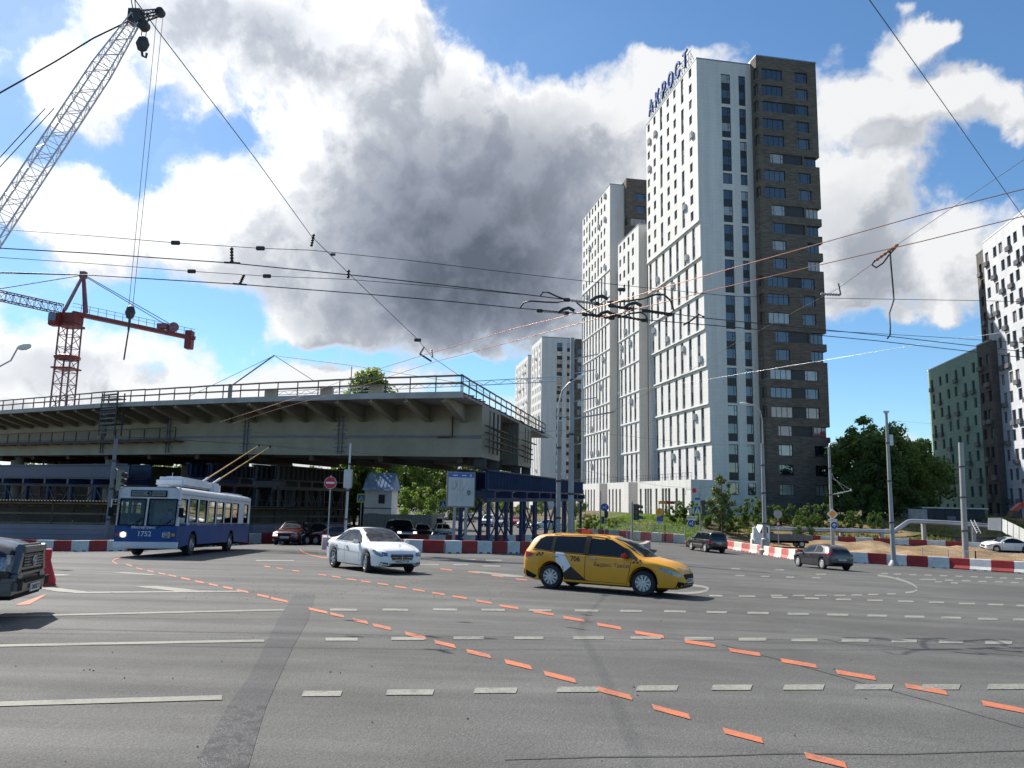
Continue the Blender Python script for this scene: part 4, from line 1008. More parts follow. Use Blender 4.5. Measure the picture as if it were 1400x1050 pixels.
# dark hoarding added to darken the gap behind the piers
M_BACKDROP = mat('dark_backdrop', (.022, .021, .02), .9, 0, .3, .5)
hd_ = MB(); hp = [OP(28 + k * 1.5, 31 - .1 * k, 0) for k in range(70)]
R_ = thing('added_backdrop', 'tall dark scaffold sheet added to darken the gap behind the overpass piers', 'backdrop', tuple(hp[0])); vs = []
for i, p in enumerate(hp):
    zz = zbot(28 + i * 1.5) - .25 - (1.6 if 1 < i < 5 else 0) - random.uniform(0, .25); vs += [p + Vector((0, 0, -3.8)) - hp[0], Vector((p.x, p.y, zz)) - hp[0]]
hd_.add(vs, [(2 * i, 2 * i + 2, 2 * i + 3, 2 * i + 1) for i in range(69)]); hd_.build('sheeting', M_BACKDROP, R_)
for i in range(0, 70, 3): sc_ = MB(); sc_.beam(hp[i] - hp[0] + Vector((0, -.3, -3.8)), hp[i] - hp[0] + Vector((0, -.3, 3.5)), .12); sc_.build('standard', M_DSTEEL, R_)
sc_ = MB()
for z in (-1.5, .4, 2.3):
    for i in range(0, 66, 3): sc_.beam(hp[i] - hp[0] + Vector((0, -.35, z)), hp[i + 3] - hp[0] + Vector((0, -.35, z)), .1)
sc_.build('ledger', M_WOOD, R_)
# ------------------------------------------------------------------ road barriers
M_BRED = mat('barrier_red', (.30, .022, .022), .55, 0, .22, 1.5, .1, 12, .4, 0, .1, 14); M_BWHITE = mat('barrier_white', (.60, .60, .58), .6, 0, .14, 1.5, .1, 12, .4, 0, .1, 10)
M_BPINK = mat('barrier_faded_red', (.52, .13, .12), .6, 0, .2, 1.5); M_BCREAM = mat('barrier_cream', (.66, .63, .55), .6, 0, .12, 1.5)
BC = {}
def barrier_mesh(L, h, m_, plain):
    k = (round(L, 2), round(h, 2), m_.name, plain)
    if k not in BC:
        w = .24 if plain else .30
        prof = [(-w, 0), (w, 0), (w, .12 * h), (w * .62, .36 * h), (w * .5, .96 * h), (w * .42, h), (-w * .42, h), (-w * .5, .96 * h), (-w * .62, .36 * h), (-w, .12 * h)] if not plain else [(-w, 0), (w, 0), (w * .94, h - .03), (w * .86, h), (-w * .86, h), (-w * .94, h - .03)]
        mb = MB(); mb.prism([(y, z) for y, z in prof], basis((0, 1, 0), (0, 0, 1), (1, 0, 0), (-L / 2 + .015, 0, 0)), L - .03)
        mb.bx(-L / 2 - .012, -L / 2 + .014, -.06, .06, .1 * h, .8 * h); mb.bx(-L * .25 - .12, -L * .25 + .12, -w - .004, w + .004, .004, .07, 1); mb.bx(L * .25 - .12, L * .25 + .12, -w - .004, w + .004, .004, .07, 1)
        BC[k] = mb.mesh('road_barrier', [m_, M_BLACKP])
    return BC[k]
def barrier_row(pts, L, h, lab, group, mats=(None, None), plain=False, start=0, zf=None):
    """blocks set end to end along a plan line, red and white by turns"""
    A = [Vector((p[0], p[1])) for p in pts]; tot = [0]
    for p, q in zip(A, A[1:]): tot.append(tot[-1] + (q - p).length)
    n = max(1, round(tot[-1] / L)); L = tot[-1] / n
    def at(s):
        for i in range(len(A) - 1):
            if s <= tot[i + 1] + 1e-6: return A[i].lerp(A[i + 1], (s - tot[i]) / (tot[i + 1] - tot[i]))
        return A[-1]
    for k in range(n):
        p, q = at(k * L), at((k + 1) * L); red = (k + start) % 2 == 0; m_ = (mats[0] or M_BRED) if red else (mats[1] or M_BWHITE)
        zz = zf or g; P = Vector((p.x, p.y, zz(p.x, p.y))); Q = Vector((q.x, q.y, zz(q.x, q.y))); x = (Q - P).normalized(); y = Vector((-x.y, x.x, 0)).normalized(); z = x.cross(y)
        me = barrier_mesh(L, h, m_, plain); o = link('road_barrier', me); o.matrix_world = basis(x, y, z, (P + Q) / 2 + Vector((0, 0, .028)))
        rj = random.Random(k * 7 + int(tot[-1] * 10)); o.matrix_world = o.matrix_world @ Matrix.Translation((0, rj.uniform(-.03, .03), 0)) @ Matrix.Rotation(rj.uniform(-.014, .014), 4, 'Z')
        tag(o, lab.format('red' if red else 'white'), 'barrier', group.format('red' if red else 'white'))
barrier_row(ROW_R[:3], 1.55, .85, '{} block of the sunlit barrier row between black off-roader and grey hatchback', '{} blocks of the right barrier row left of the bend', (M_BPINK, M_BCREAM), False, 1)
barrier_row(ROW_R[2:], 1.6, .9, '{} block of the near barrier row along the bare dirt on the right', '{} blocks of the near barrier row by the dirt', (None, None), False, 0)
barrier_row(FAR_R[:5], 2.0, .7, '{} block of the far barrier row behind the bare dirt strip', '{} blocks of the far barrier row behind the dirt', (None, None), False, 0)
barrier_row(ROW_F, 1.25, 1.0, '{} block of the faded barrier row at the foot of the lawn', '{} blocks of the faded row under the lawn', (M_BPINK, M_BCREAM), True, 0)
ROW_M = [P2(446, 752), P2(520, 754.5), P2(600, 757), P2(700, 757), P2(760, 757), P2(830, 756)]
barrier_row([P2(446, 752), P2(600, 757), P2(700, 757), P2(770, 756)], 1.18, .72, '{} block of the low barrier row between white saloon and taxi', '{} blocks of the middle barrier row', (None, None), True, 1)
barrier_row([P2(446, 752), P2(444, 745), P2(470, 739)], 1.2, .72, '{} block of the barrier row running back beside the red saloon', '{} blocks of the row behind the white saloon', (None, None), True, 1)
YL = 45.0
def gl(px, py, Y): p = atY(px, py, Y); return (p.x, p.y)
ROW_L = [gl(-90, 752, 45.5), gl(0, 750, 45), gl(90, 748, 44.5), gl(175, 746, 44)]
barrier_row(ROW_L, 1.05, .62, '{} block of the barrier row below the ribbed fence, left of the trolleybus', '{} blocks of the left barrier row', (None, None), True, 1)
ROW_L2 = [gl(175, 746, 44), gl(345, 739, 58), gl(470, 733.5, 66)]
barrier_row(ROW_L2, 1.5, .8, '{} block of the shaded barrier row behind the trolleybus and the red saloon', '{} blocks of the shaded row under the overpass', (None, None), True, 0)
barrier_row([P2(866, 757), P2(878, 757.5), P2(886, 751)], .9, .75, '{} block of the little barrier island behind the bonnet of the taxi', '{} blocks of the traffic light island', (None, None), True, 1)
barrier_row([P2(940, 748), P2(975, 752)], 1.5, .7, '{} block of the barrier run in front of the black off-roader', '{} blocks by the black off-roader', (M_BPINK, M_BCREAM), True, 0)
barrier_row([gl(560, 740, 62), gl(640, 739, 66), gl(790, 738, 84)], 1.7, .75, '{} block of the shaded barrier row at the foot of the blue trestle', '{} blocks of the shaded row behind the map board', (None, None), True, 0)
# ------------------------------------------------------------------ covered walkway and fences
M_FENCE = mat('ribbed_fence', (.21, .20, .24), .6, .1, .12, .7); M_MESH = mat('walkway_mesh', (.10, .09, .075), .8, 0, .2, 1); M_PFENCE = mat('plain_site_fence', (.30, .28, .27), .7, 0, .12, .6)
def walkway(label, pts, step=3.6):
    A = [Vector((p[0], p[1], g(p[0], p[1]))) for p in pts]
    R = thing('covered_walkway', label, 'walkway', tuple(A[0])); o0 = A[0]
    fence = MB(); post = MB(); roof = MB(); rail = MB()
    for P, Q in zip(A, A[1:]):
        d = Vector((Q.x - P.x, Q.y - P.y, 0)); L = d.length; d.normalize(); n = Vector((-d.y, d.x, 0))
        if n.y < 0: n = -n
        f = lambda s, o, z: P.lerp(Q, s / L) - o0 + n * o + Vector((0, 0, z))
        z = .0
        for k in range(5):                                             # horizontal ribs
            for zz, t in ((k * .29 + .02, .0), (k * .29 + .2, .0)): pass
            fence.beam(f(0, .0, k * .29 + .14), f(L, .0, k * .29 + .14), .05, .23); fence.beam(f(0, .04, k * .29 + .28), f(L, .04, k * .29 + .28), .05, .06)
        k = 0
        while k * step <= L + .01:
            s = k * step
            for o in (.12, 2.2): post = MB(); post.beam(f(s, o, 0), f(s, o, 2.75 if o < 1 else 2.5), .09); post.build('post', M_RUST, R)
            if s + step <= L: post = MB(); post.beam(f(s, 2.15, .9), f(s + step, 2.15, 2.4), .07); post.beam(f(s, 2.15, 2.4), f(s + step / 2, 2.15, 1.5), .06); post.build('brace', M_RUST, R)
            k += 1
        for zz in (1.55, 2.1, 2.7): rail.beam(f(0, .12, zz), f(L, .12, zz), .06, .1)
        rail.beam(f(0, 2.2, 1.2), f(L, 2.2, 1.2), .06, .12); rail.beam(f(0, 2.2, 2.45), f(L, 2.2, 2.45), .06, .12)
        for k in range(max(1, int(L / step))):
            sm = MB(); s0 = k * step + .06; s1 = min(L, k * step + step - .06); sm.add([f(s0, 2.1, .7), f(s1, 2.1, .7), f(s1, 2.1, 2.42), f(s0, 2.1, 2.42)], [(0, 1, 2, 3)]); sm.build('screen', M_MESH, R)
        nn = int(L / .1); vs = []
        for i in range(nn + 1):
            s = L * i / nn; zz = .03 * math.cos(i * math.pi / 1.0)
            vs += [f(s, -.25, 2.86 + zz), f(s, 2.5, 2.55 + zz)]
        roof.add(vs, [(2 * i, 2 * i + 2, 2 * i + 3, 2 * i + 1) for i in range(nn)])
    fence.build('fence_panel', M_FENCE, R); rail.build('handrail', M_WOOD, R); roof.build('roof_sheet', M_MESH, R)
walkway('covered pedestrian walkway with ribbed fence and corrugated roof, left of the trolleybus', [(gl(-90, 740, 47)), gl(175, 738, 46)])
walkway('shaded covered walkway under the overpass, behind the trolleybus and the red saloon', [gl(180, 738, 46.5), gl(345, 733, 60.5), gl(480, 728, 69)])
def panel_fence(name, label, pts, h, m_, pw=2.0, zoff=0, cat='fence'):
    A = [Vector((p[0], p[1], g(p[0], p[1]) + zoff)) for p in pts]; R = thing(name, label, cat, tuple(A[0])); o0 = A[0]; sheet = MB(); post = MB()
    for P, Q in zip(A, A[1:]):
        L = (Q - P).length; n = max(1, round(L / pw)); d = (Q - P).normalized(); nrm = Vector((-d.y, d.x, 0)).normalized()
        k = max(8, int(L / .12)); vs = []
        for i in range(k + 1):
            o = nrm * (.02 if (i // 2) % 2 else -.02); p = P.lerp(Q, i / k) - o0 + o; vs += [p + Vector((0, 0, .05)), p + Vector((0, 0, h))]
        sheet.add(vs, [(2 * i, 2 * i + 2, 2 * i + 3, 2 * i + 1) for i in range(k)])
        for i in range(n + 1): p = P.lerp(Q, i / n) - o0 + nrm * .06; pp = MB(); pp.beam(p, p + Vector((0, 0, h + .05)), .06); pp.build('post', M_STEEL, R)
        for z in (.4, h - .3): post.beam(P - o0 + nrm * .05 + Vector((0, 0, z)), Q - o0 + nrm * .05 + Vector((0, 0, z)), .05, .08)
    sheet.build('sheet', m_, R); post.build('rail', M_STEEL, R); return R
panel_fence('site_fence', 'plain grey corrugated site fence in front of the white house', [gl(496, 727, 84), gl(590, 727, 86), gl(606, 724, 100)], 2.25, M_PFENCE)
def mesh_fence(label, pts, h, step, m_):
    A = [Vector((p[0], p[1], g(p[0], p[1]))) for p in pts]; R = thing('mesh_fence', label, 'fence', tuple(A[0])); o0 = A[0]; mb = MB(); pm = MB()
    for P, Q in zip(A, A[1:]):
        L = (Q - P).length; n = max(1, round(L / step))
        for i in range(n + 1): p = P.lerp(Q, i / n) - o0; pp = MB(); pp.beam(p, p + Vector((0, 0, h)), .07); pp.build('post', m_, R)
        for z in (.1, h - .05): pm.beam(P - o0 + Vector((0, 0, z)), Q - o0 + Vector((0, 0, z)), .04)
        k = int(L / .22)
        for i in range(k): p = P.lerp(Q, i / k) - o0; mb.beam(p + Vector((0, 0, .1)), p + Vector((0, 0, h - .05)), .012)
        for z in range(int(h / .25)): mb.beam(P - o0 + Vector((0, 0, .1 + z * .25)), Q - o0 + Vector((0, 0, .1 + z * .25)), .012)
    pm.build('rail', m_, R); mb.build('wire_mesh', M_STEEL, R)
mesh_fence('wire mesh fence on posts along the foot of the lawn', [(12.2, 90.5), (17.5, 87.6), (19.6, 87.2)], 1.9, 1.5, M_STEEL)
mesh_fence('low wire mesh fence standing in the bare dirt on the right', [P2(1262, 772), P2(1335, 778), P2(1415, 782)], 1.5, 3.2, M_STEEL)
# ------------------------------------------------------------------ cranes
def lattice(mb, P, Q, w0, w1, bays, chord=.12, lace=.05, up=Vector((0, 0, 1))):
    d = (Q - P).normalized(); a, b = mb.frame(d, up); pr = None
    for i in range(bays + 1):
        t = i / bays; w = (w0 + (w1 - w0) * t) / 2; c = P.lerp(Q, t); ring = [c + a * (x * w) + b * (y * w) for x, y in ((-1, -1), (1, -1), (1, 1), (-1, 1))]
        for k in range(4): mb.beam(ring[k], ring[(k + 1) % 4], lace)
        if pr:
            for k in range(4):
                mb.beam(pr[k], ring[k], chord); mb.beam(pr[k] if i % 2 else pr[(k + 1) % 4], ring[(k + 1) % 4] if i % 2 else ring[k], lace)
        pr = ring
TC = thing('tower_crane', 'red tower crane with lattice mast behind the overpass', 'crane', tuple(atY(92, 600, 100)[:2]) + (-3,))
cb0 = atY(97.5, 437, 100); tb = Vector((cb0.x, cb0.y, -3)); zc = cb0.z
def tpart(mb, name, m_, par=None):
    o = mb.build(name, m_, par or TC); o.data.transform(Matrix.Translation(-tb)); return o
TC.location = tb
mm = MB(); lattice(mm, tb, tb + Vector((0, 0, zc - .6 + 3)), 2.1, 1.9, 16, .16, .07); tpart(mm, 'mast', M_PURP)
jd = Vector((12.6, 10, 0)).normalized()
mb = MB(); mb.box((tb.x, tb.y, zc + .1), (2.1, 2.1, 1.3)); mb.box((tb.x, tb.y, zc - .9), (2.5, 2.5, .3)); tpart(mb, 'slewing_unit', M_REDST)
mb = MB(); p = tb - jd * 1.5 + Vector((-.1, -.5, zc + 3)); mb.bbox(tuple(p + Vector((0, 0, -.35))), (1.2, 1.3, 1.7), .12, mi=0); mb.box(tuple(p + Vector((-.05, -.63, -.1))), (1.0, .12, 1.0), mi=1); mb.box(tuple(p + Vector((-.57, 0, -.1))), (.12, 1.0, 1.0), mi=1); tpart(mb, 'cab', [M_REDST, M_GL[1]])
mb = MB(); zz = atY(97, 490, 100).z; mb.lathe([(1.1, 0), (1.6, .1), (1.65, .45), (1.1, .65)], 8, Matrix.Translation((tb.x, tb.y, zz - .2))); mb.box((tb.x, tb.y, zz - 1.4), (2.6, 2.6, .2)); tpart(mb, 'collar', M_REDST)
top = Vector((tb.x + 1.0, tb.y, atY(110, 376, 100).z))
mb = MB(); nj = Vector((-jd.y, jd.x, 0))
for o in (-.9, .9):
    mb.beam(tb + nj * o + Vector((0, 0, zc + 4)) - jd * .9, top + nj * o * .3, .28); mb.beam(tb + nj * o + jd * 1.6 + Vector((0, 0, zc + 4)), top + nj * o * .3, .26)
mb.box(tuple(top), (.7, .7, .9)); tpart(mb, 'apex_frame', M_PURP)
mb = MB(); r0 = tb + Vector((0, 0, zc + 3.9)); r1_ = atY(266, 463, 110.5); mb.beam(r0, r1_, .9, .52)
for i in range(15):
    p = r0.lerp(r1_, (i + 1) / 15.5); mb.beam(p + Vector((0, 0, .3)), p + Vector((0, 0, 1.35)), .05)
mb.beam(r0 + Vector((0, 0, 1.35)), r1_ + Vector((0, 0, 1.35)), .05); mb.beam(r0 + Vector((0, 0, .9)), r1_ + Vector((0, 0, .9)), .04); tpart(mb, 'counter_jib', M_REDST)
mb = MB(); p = r0.lerp(r1_, .955); mb.bbox(tuple(p + Vector((0, 0, -.35))), (.95, 1.3, 2.7), .08); tpart(mb, 'counterweight', M_REDST)
mb = MB(); p = r0.lerp(r1_, .8) + Vector((0, 0, .9)); mb.cyl(p - nj * .8, p + nj * .8, .7, 14); mb.box(tuple(p - jd * 1.2), (1.4, 1.2, .7)); tpart(mb, 'winch', M_PURP)
mb = MB(); l1 = atY(-120, 378, 89); lattice(mb, tb + Vector((0, 0, zc + 4.2)) - jd * 1.2, Vector((l1.x, l1.y, l1.z)), 1.15, 1.1, 20, .11, .05); tpart(mb, 'jib', M_REDST)
mb = MB()
for o in (-.25, .25): mb.tube([top + nj * o, r0.lerp(r1_, .82) + nj * o * 3 + Vector((0, 0, .9))], .055, 5)
mb.tube([top, atY(-20, 398, 96)], .06, 5); mb.tube([top, atY(-60, 372, 93)], .06, 5); tpart(mb, 'pendant', M_WIRE)
# crawler crane with the long lattice boom
YC = 78.0
hd = atY(186, 24, YC); ft = atY(-215, 632, YC - 8)
CC = thing('crawler_crane', 'tall white lattice boom crane reaching in from the left edge', 'crane', (ft.x, ft.y, g(ft.x, ft.y)))
cc0 = Vector(CC.location)
def cpart(mb, name, m_, par=None):
    o = mb.build(name, m_, par or CC); o.data.transform(Matrix.Translation(-cc0)); return o
M_BOOM = mat('boom_paint', (.50, .47, .50), .45, .2, .12, 1)
mb = MB(); q = ft.lerp(hd, .86); lattice(mb, ft, q, 1.75, 1.75, 32, .14, .055); lattice(mb, q, hd, 1.75, 1.0, 7, .13, .055); cpart(mb, 'boom', M_BOOM)
bd = (hd - ft).normalized(); tip = atY(219, 17, YC + 1)
mb = MB(); mb.box(tuple(hd), (1.3, 1.2, 1.5)); lattice(mb, hd, tip, 1.0, .5, 4, .12, .06); mb.cyl(tip + Vector((0, -.3, 0)), tip + Vector((0, .3, 0)), .5, 14); mb.cyl(hd + Vector((.9, -.4, -.9)), hd + Vector((.9, .4, -.9)), .6, 14); cpart(mb, 'boom_head', M_DSTEEL)
mb = MB(); bk = ft + (hd - ft) * .28 + Vector((-12, 0, 12)); st = atY(78, 82, YC - 2); mb.tube([hd, atY(128, 52, YC), atY(76, 84, YC - .5), atY(0, 127, YC - 1), atY(-80, 172, YC - 2)], .09, 5)
for t in (.2, .45, .55): pass
for o in (0, 12): mb.tube([atY(62 + o, 148, YC + 2), atY(-10 + o, 226, YC + 2), atY(-60 + o, 282, YC + 2)], .05, 5)
mb.tube([hd + Vector((-.3, 0, .4)), atY(176, -20, YC)], .06, 5); mb.tube([hd, atY(183, -20, YC)], .05, 5)
cpart(mb, 'pendant', M_WIRE)
hk = atY(195, 60, YC)
mb = MB(); mb.lathe([(.01, -1.0), (.5, -.7), (.75, 0), (.5, .7), (.01, 1.0)], 14, Matrix.Translation(hk) @ Matrix.Scale(.7, 4, (0, 1, 0))); mb.tube([hk + Vector((0, 0, -.9)), hk + Vector((.1, 0, -1.4)), hk + Vector((.5, 0, -1.6)), hk + Vector((.55, 0, -1.1))], .14, 8)
for o in (-.25, .25): mb.tube([hk + Vector((o, 0, .7)), hk + Vector((o + .1, 0, 3.0))], .05, 5)
cpart(mb, 'hook_block', M_DSTEEL)
h2 = Vector((tip.x - .2, tip.y, atY(174, 427, YC + 1).z))
mb = MB(); mb.lathe([(.01, -.8), (.36, -.6), (.55, 0), (.36, .6), (.01, .8)], 14, Matrix.Translation(h2) @ Matrix.Scale(.7, 4, (0, 1, 0))); mb.tube([h2 + Vector((0, 0, -.7)), h2 + Vector((0, 0, -1.9))], .12, 8)
for o in (-.35, .35): mb.tube([h2 + Vector((o * .6, 0, .7)), tip + Vector((o, 0, -.3))], .028, 5)
mb.tube([h2 + Vector((0, 0, -1.9)), Vector((h2.x - .2, h2.y, atY(167, 492, YC + 1).z))], .08, 8); cpart(mb, 'load_line', M_DSTEEL)
mb = MB(); zg = cc0.z
mb.bbox((ft.x - 2.5, ft.y, zg + 2.4), (6.5, 3.2, 2.2), .1); 
for o in (-2.2, 2.2): mb.bbox((ft.x - 1.5, ft.y + o, zg + .6), (7, .9, 1.2), .3)
mb.box((ft.x - 1.5, ft.y, zg + 1.05), (3, 3.6, .5)); cpart(mb, 'undercarriage', M_BOOM)
# ------------------------------------------------------------------ vehicles
def paintm(name, col, rough=.28, metal=0.0, coat=.8, var=.05): return mat(name, col, rough, metal, var, 1.2, spec=.5, coat=coat)
M_CGL = mat('car_glass', (.010, .013, .016), .03, 0, 0, spec=.4); M_CBLK = mat('car_trim', (.010, .010, .011), .7, 0, 0, spec=.15); M_CHROME = mat('chrome', (.36, .37, .39), .22, .8, 0)
M_RIM = mat('alloy_rim', (.50, .51, .52), .35, .6, .05); M_RIMB = mat('bright_rim', (.74, .75, .76), .3, .5, .05); M_HL = mat('headlamp_glass', (.20, .215, .235), .06, .35, .4, 14); M_TL = mat('tail_lamp', (.42, .012, .012), .12, 0, .2, 12)
M_PLATE = mat('number_plate', (.62, .62, .60), .5, 0, 0); M_PTXT = mat('plate_text', (.03, .03, .03), .6, 0, 0); M_AMB = mat('indicator', (.75, .25, .03), .2, 0, 0); M_WELL = mat('wheel_well', (.008, .008, .008), .95, 0, 0)
M_SIL0 = mat('running_lamp', (.6, .6, .6), .2, 0, 0); M_LIT = lamp_mat('lit_headlamp', (1, .93, .75), 1.1)
def pchip(xs, ys, x):
    n = len(xs)
    if x <= xs[0]: return ys[0]
    if x >= xs[-1]: return ys[-1]
    i = next(k for k in range(n - 1) if xs[k] <= x <= xs[k + 1])
    h = [xs[k + 1] - xs[k] for k in range(n - 1)]; d = [(ys[k + 1] - ys[k]) / h[k] for k in range(n - 1)]
    def sl(k):
        if k == 0: return d[0]
        if k == n - 1: return d[-1]
        if d[k - 1] * d[k] <= 0: return 0
        return 2 * d[k - 1] * d[k] / (d[k - 1] + d[k])
    t = (x - xs[i]) / h[i]; a, b = sl(i) * h[i], sl(i + 1) * h[i]
    return (2 * t ** 3 - 3 * t ** 2 + 1) * ys[i] + (t ** 3 - 2 * t ** 2 + t) * a + (-2 * t ** 3 + 3 * t ** 2) * ys[i + 1] + (t ** 3 - t ** 2) * b
def eval_mesh(o): return bpy.data.meshes.new_from_object(o.evaluated_get(bpy.context.evaluated_depsgraph_get()))
class Car:
    """body lofted through stations (x, zbottom, half width, zbelt, ztop, half width at top); x forward"""
    def __init__(s, st, wheels, wr, hw):
        s.st = sorted(st); s.wheels = wheels; s.wr = wr; s.hw = hw
        xs = [q[0] for q in s.st]; s.cols = [[q[i] for q in s.st] for i in range(6)]
        n = 64; s.X = sorted(set(xs + [xs[0] + (xs[-1] - xs[0]) * i / n for i in range(n + 1)]))
        R = wr * 1.14; A = []
        for wx in wheels: A += [wx + R * math.cos(math.pi * k / 16) for k in range(17)] + [wx - R - .004, wx + R + .004]
        s.X = sorted([x for x in s.X if all(abs(x - wx) > R + .02 for wx in wheels)] + A); s.R = R
        s.X = [x for i, x in enumerate(s.X) if i == 0 or x - s.X[i - 1] > .003]
    def sec(s, x):
        _, zb, w, zl, zt, wt = [pchip(s.cols[0], c, x) for c in s.cols]
        for wx in s.wheels:
            if abs(x - wx) <= s.R + .001: zb = max(zb, s.wr + math.sqrt(max(0, s.R ** 2 - (x - wx) ** 2)))
        c = min(.05, (zt - zl) * .3)
        half = [(0, zb), (w * .80, zb), (w * .955, zb + .05), (w * .985, zb + (zl - zb) * .3), (w, zb + (zl - zb) * .62), (w * .985, zl - .05), (w * .955, zl), (wt + (w * .955 - wt) * .5, zl + (zt - zl) * .5), (wt + (w * .955 - wt) * .1, zt - c - .02), (wt * .93, zt - c * .25), (wt * .6, zt + .012), (0, zt + .022)]
        return half
    def body(s, paint_):
        bm = bmesh.new(); rings = []
        for x in s.X:
            h = s.sec(x); ring = [(x, y, z) for y, z in h] + [(x, -y, z) for y, z in h[-2:0:-1]]; rings.append([bm.verts.new(p) for p in ring])
        n = len(rings[0])
        for a, b in zip(rings, rings[1:]):
            for j in range(n): bm.faces.new((a[j], a[(j + 1) % n], b[(j + 1) % n], b[j]))
        bm.faces.new(rings[0]); bm.faces.new(rings[-1][::-1])
        bmesh.ops.recalc_face_normals(bm, faces=bm.faces[:])
        s.bvh = BVHTree.FromBMesh(bm)
        me = bpy.data.meshes.new('body'); bm.to_mesh(me); bm.free(); me.materials.append(paint_); me.materials.append(M_WELL)
        k = 0
        for i in range(len(s.X) - 1):
            for j in range(n):
                if j in (0, n - 1): me.polygons[k].material_index = 1
                k += 1
        me.polygons.foreach_set('use_smooth', [True] * len(me.polygons)); me.set_sharp_from_angle(angle=rad(38)); return me
    def underbody(s, root):
        mb = MB()
        for wx in s.wheels: mb.bx(wx - s.R - .02, wx + s.R + .02, -(s.hw - .33), s.hw - .33, s.wr * .7, s.wr + s.R - .02)
        mb.bx(s.wheels[0], s.wheels[1], -.12, .12, s.wr * .65, s.wr * .9)
        mb.build('underbody', M_WELL, root)
    def proj(s, view, a, b, eps):
        if view in 'LR': sg = 1 if view == 'L' else -1; o, d = Vector((a, 3 * sg, b)), Vector((0, -sg, 0))
        elif view in 'FB': sg = 1 if view == 'F' else -1; o, d = Vector((6 * sg, a, b)), Vector((-sg, 0, 0))
        else: o, d = Vector((a, b, 6)), Vector((0, 0, -1))
        p, n, i, t = s.bvh.ray_cast(o, d)
        if p is None:
            p, n, i, t = s.bvh.find_nearest(Vector((a, s.hw * (1 if view == 'L' else -1), b)) if view in 'LR' else Vector((s.X[-1] if view == 'F' else s.X[0], a, b)) if view in 'FB' else Vector((a, b, 1.4)))
        return p + n * eps if n.dot(d) < 0 else p - d * eps
    def decal(s, mb, view, poly, eps=.006, mi=None, step=.10, thick=True):
        bm = bmesh.new(); bm.faces.new([bm.verts.new((x, y, 0)) for x, y in poly])
        for k in (0, 1):
            v = [p[k] for p in poly]; c = min(v) + step
            while c < max(v):
                co = [0, 0, 0]; co[k] = c; no = [0, 0, 0]; no[k] = 1
                bmesh.ops.bisect_plane(bm, geom=bm.verts[:] + bm.edges[:] + bm.faces[:], plane_co=co, plane_no=no, dist=1e-5); c += step
        bm.verts.index_update()
        P = [s.proj(view, v.co.x, v.co.y, eps) for v in bm.verts]; F = [[v.index for v in f.verts] for f in bm.faces]
        flip = view in 'LBT'
        mb.add(P, [f[::-1] if view in ('L', 'B') else f for f in F], mi); bm.free()
    def panes(s, R, polys):
        for poly in polys:
            for v in 'LR': mb = MB(); s.decal(mb, v, poly); mb.build('side_window', M_CGL, R, 30)
    def both(s, mb, poly, **k): s.decal(mb, 'L', poly, **k); s.decal(mb, 'R', poly, **k)
    def strip(s, mb, view, pts, w, eps=.008, mi=None):
        for p, q in zip(pts, pts[1:]):
            d = Vector((q[0] - p[0], q[1] - p[1])); n = Vector((-d.y, d.x)).normalized() * w / 2
            s.decal(mb, view, [(p[0] + n.x, p[1] + n.y), (p[0] - n.x, p[1] - n.y), (q[0] - n.x, q[1] - n.y), (q[0] + n.x, q[1] + n.y)], eps, mi, .12)
    def text(s, name, txt, size, view, a, b, m_, parent, eps=.009, bold=.0, sx=1.0):
        me = text_mesh(txt, size, 0, bold)
        for v in me.vertices:
            x, y = v.co.x * sx, v.co.y
            if view == 'R': u = a + x
            elif view == 'L': u = a - x
            elif view == 'F': u = a + x
            else: u = a - x
            v.co = s.proj(view, u, b + y, eps)
        me.materials.clear(); me.materials.append(m_); return link(name, me, parent)
def wheel_meshes(r, w, kind, rimm):
    """axle along y, outside towards -y"""
    t = MB(); M = basis((1, 0, 0), (0, 0, 1), (0, -1, 0), (0, 0, 0)); ri = r * (.66 if kind != 'bus' else .58)
    t.lathe([(ri, -w / 2), (r * .93, -w / 2), (r, -w * .36), (r, w * .36), (r * .93, w / 2), (ri, w / 2), (ri * .98, w * .3)], 28, M)
    d = MB(); d.lathe([(ri * 1.0, w * .49), (ri * .95, w * .52), (ri * .9, w * .40), (ri * .88, w * .1), (.02, w * .08)], 28, M)
    if kind == 'bus': d.lathe([(ri * .9, w * .1), (ri * .6, w * .42), (ri * .3, w * .45), (ri * .28, w * .65), (.01, w * .68)], 20, M)
    else:
        n = {'five': 5, 'ten': 10, 'multi': 14}[kind]
        for k in range(n):
            a = 2 * math.pi * k / n; c, s_ = math.cos(a), math.sin(a); ww = {'five': .34, 'ten': .2, 'multi': .13}[kind] * ri
            R = Matrix(((c, 0, -s_), (0, 1, 0), (s_, 0, c)))
            d.box(tuple(R @ Vector((ri * .53, -w * .40, 0))), (ri * .8, w * .14, ww), R, 0)
        d.lathe([(ri * .24, w * .3), (ri * .22, w * .5), (.01, w * .52)], 14, M)
    return t.mesh('tyre', [M_RUBBER], 40), d.mesh('rim', [rimm, M_WELL], 30)
def add_wheels(root, xs, r, hw, w, kind, rimm=None, steer=0.0):
    tm, rm = wheel_meshes(r, w, kind, rimm or M_RIM)
    for i, x in enumerate(xs):
        for sg in (-1, 1):
            o = link('wheel', tm, root); o.location = (x, sg * (hw - w / 2 - .015), r); o.rotation_euler = (0, random.uniform(0, 6), (0 if sg < 0 else math.pi) + (steer if i == len(xs) - 1 else 0))
            k = link('rim', rm, o)
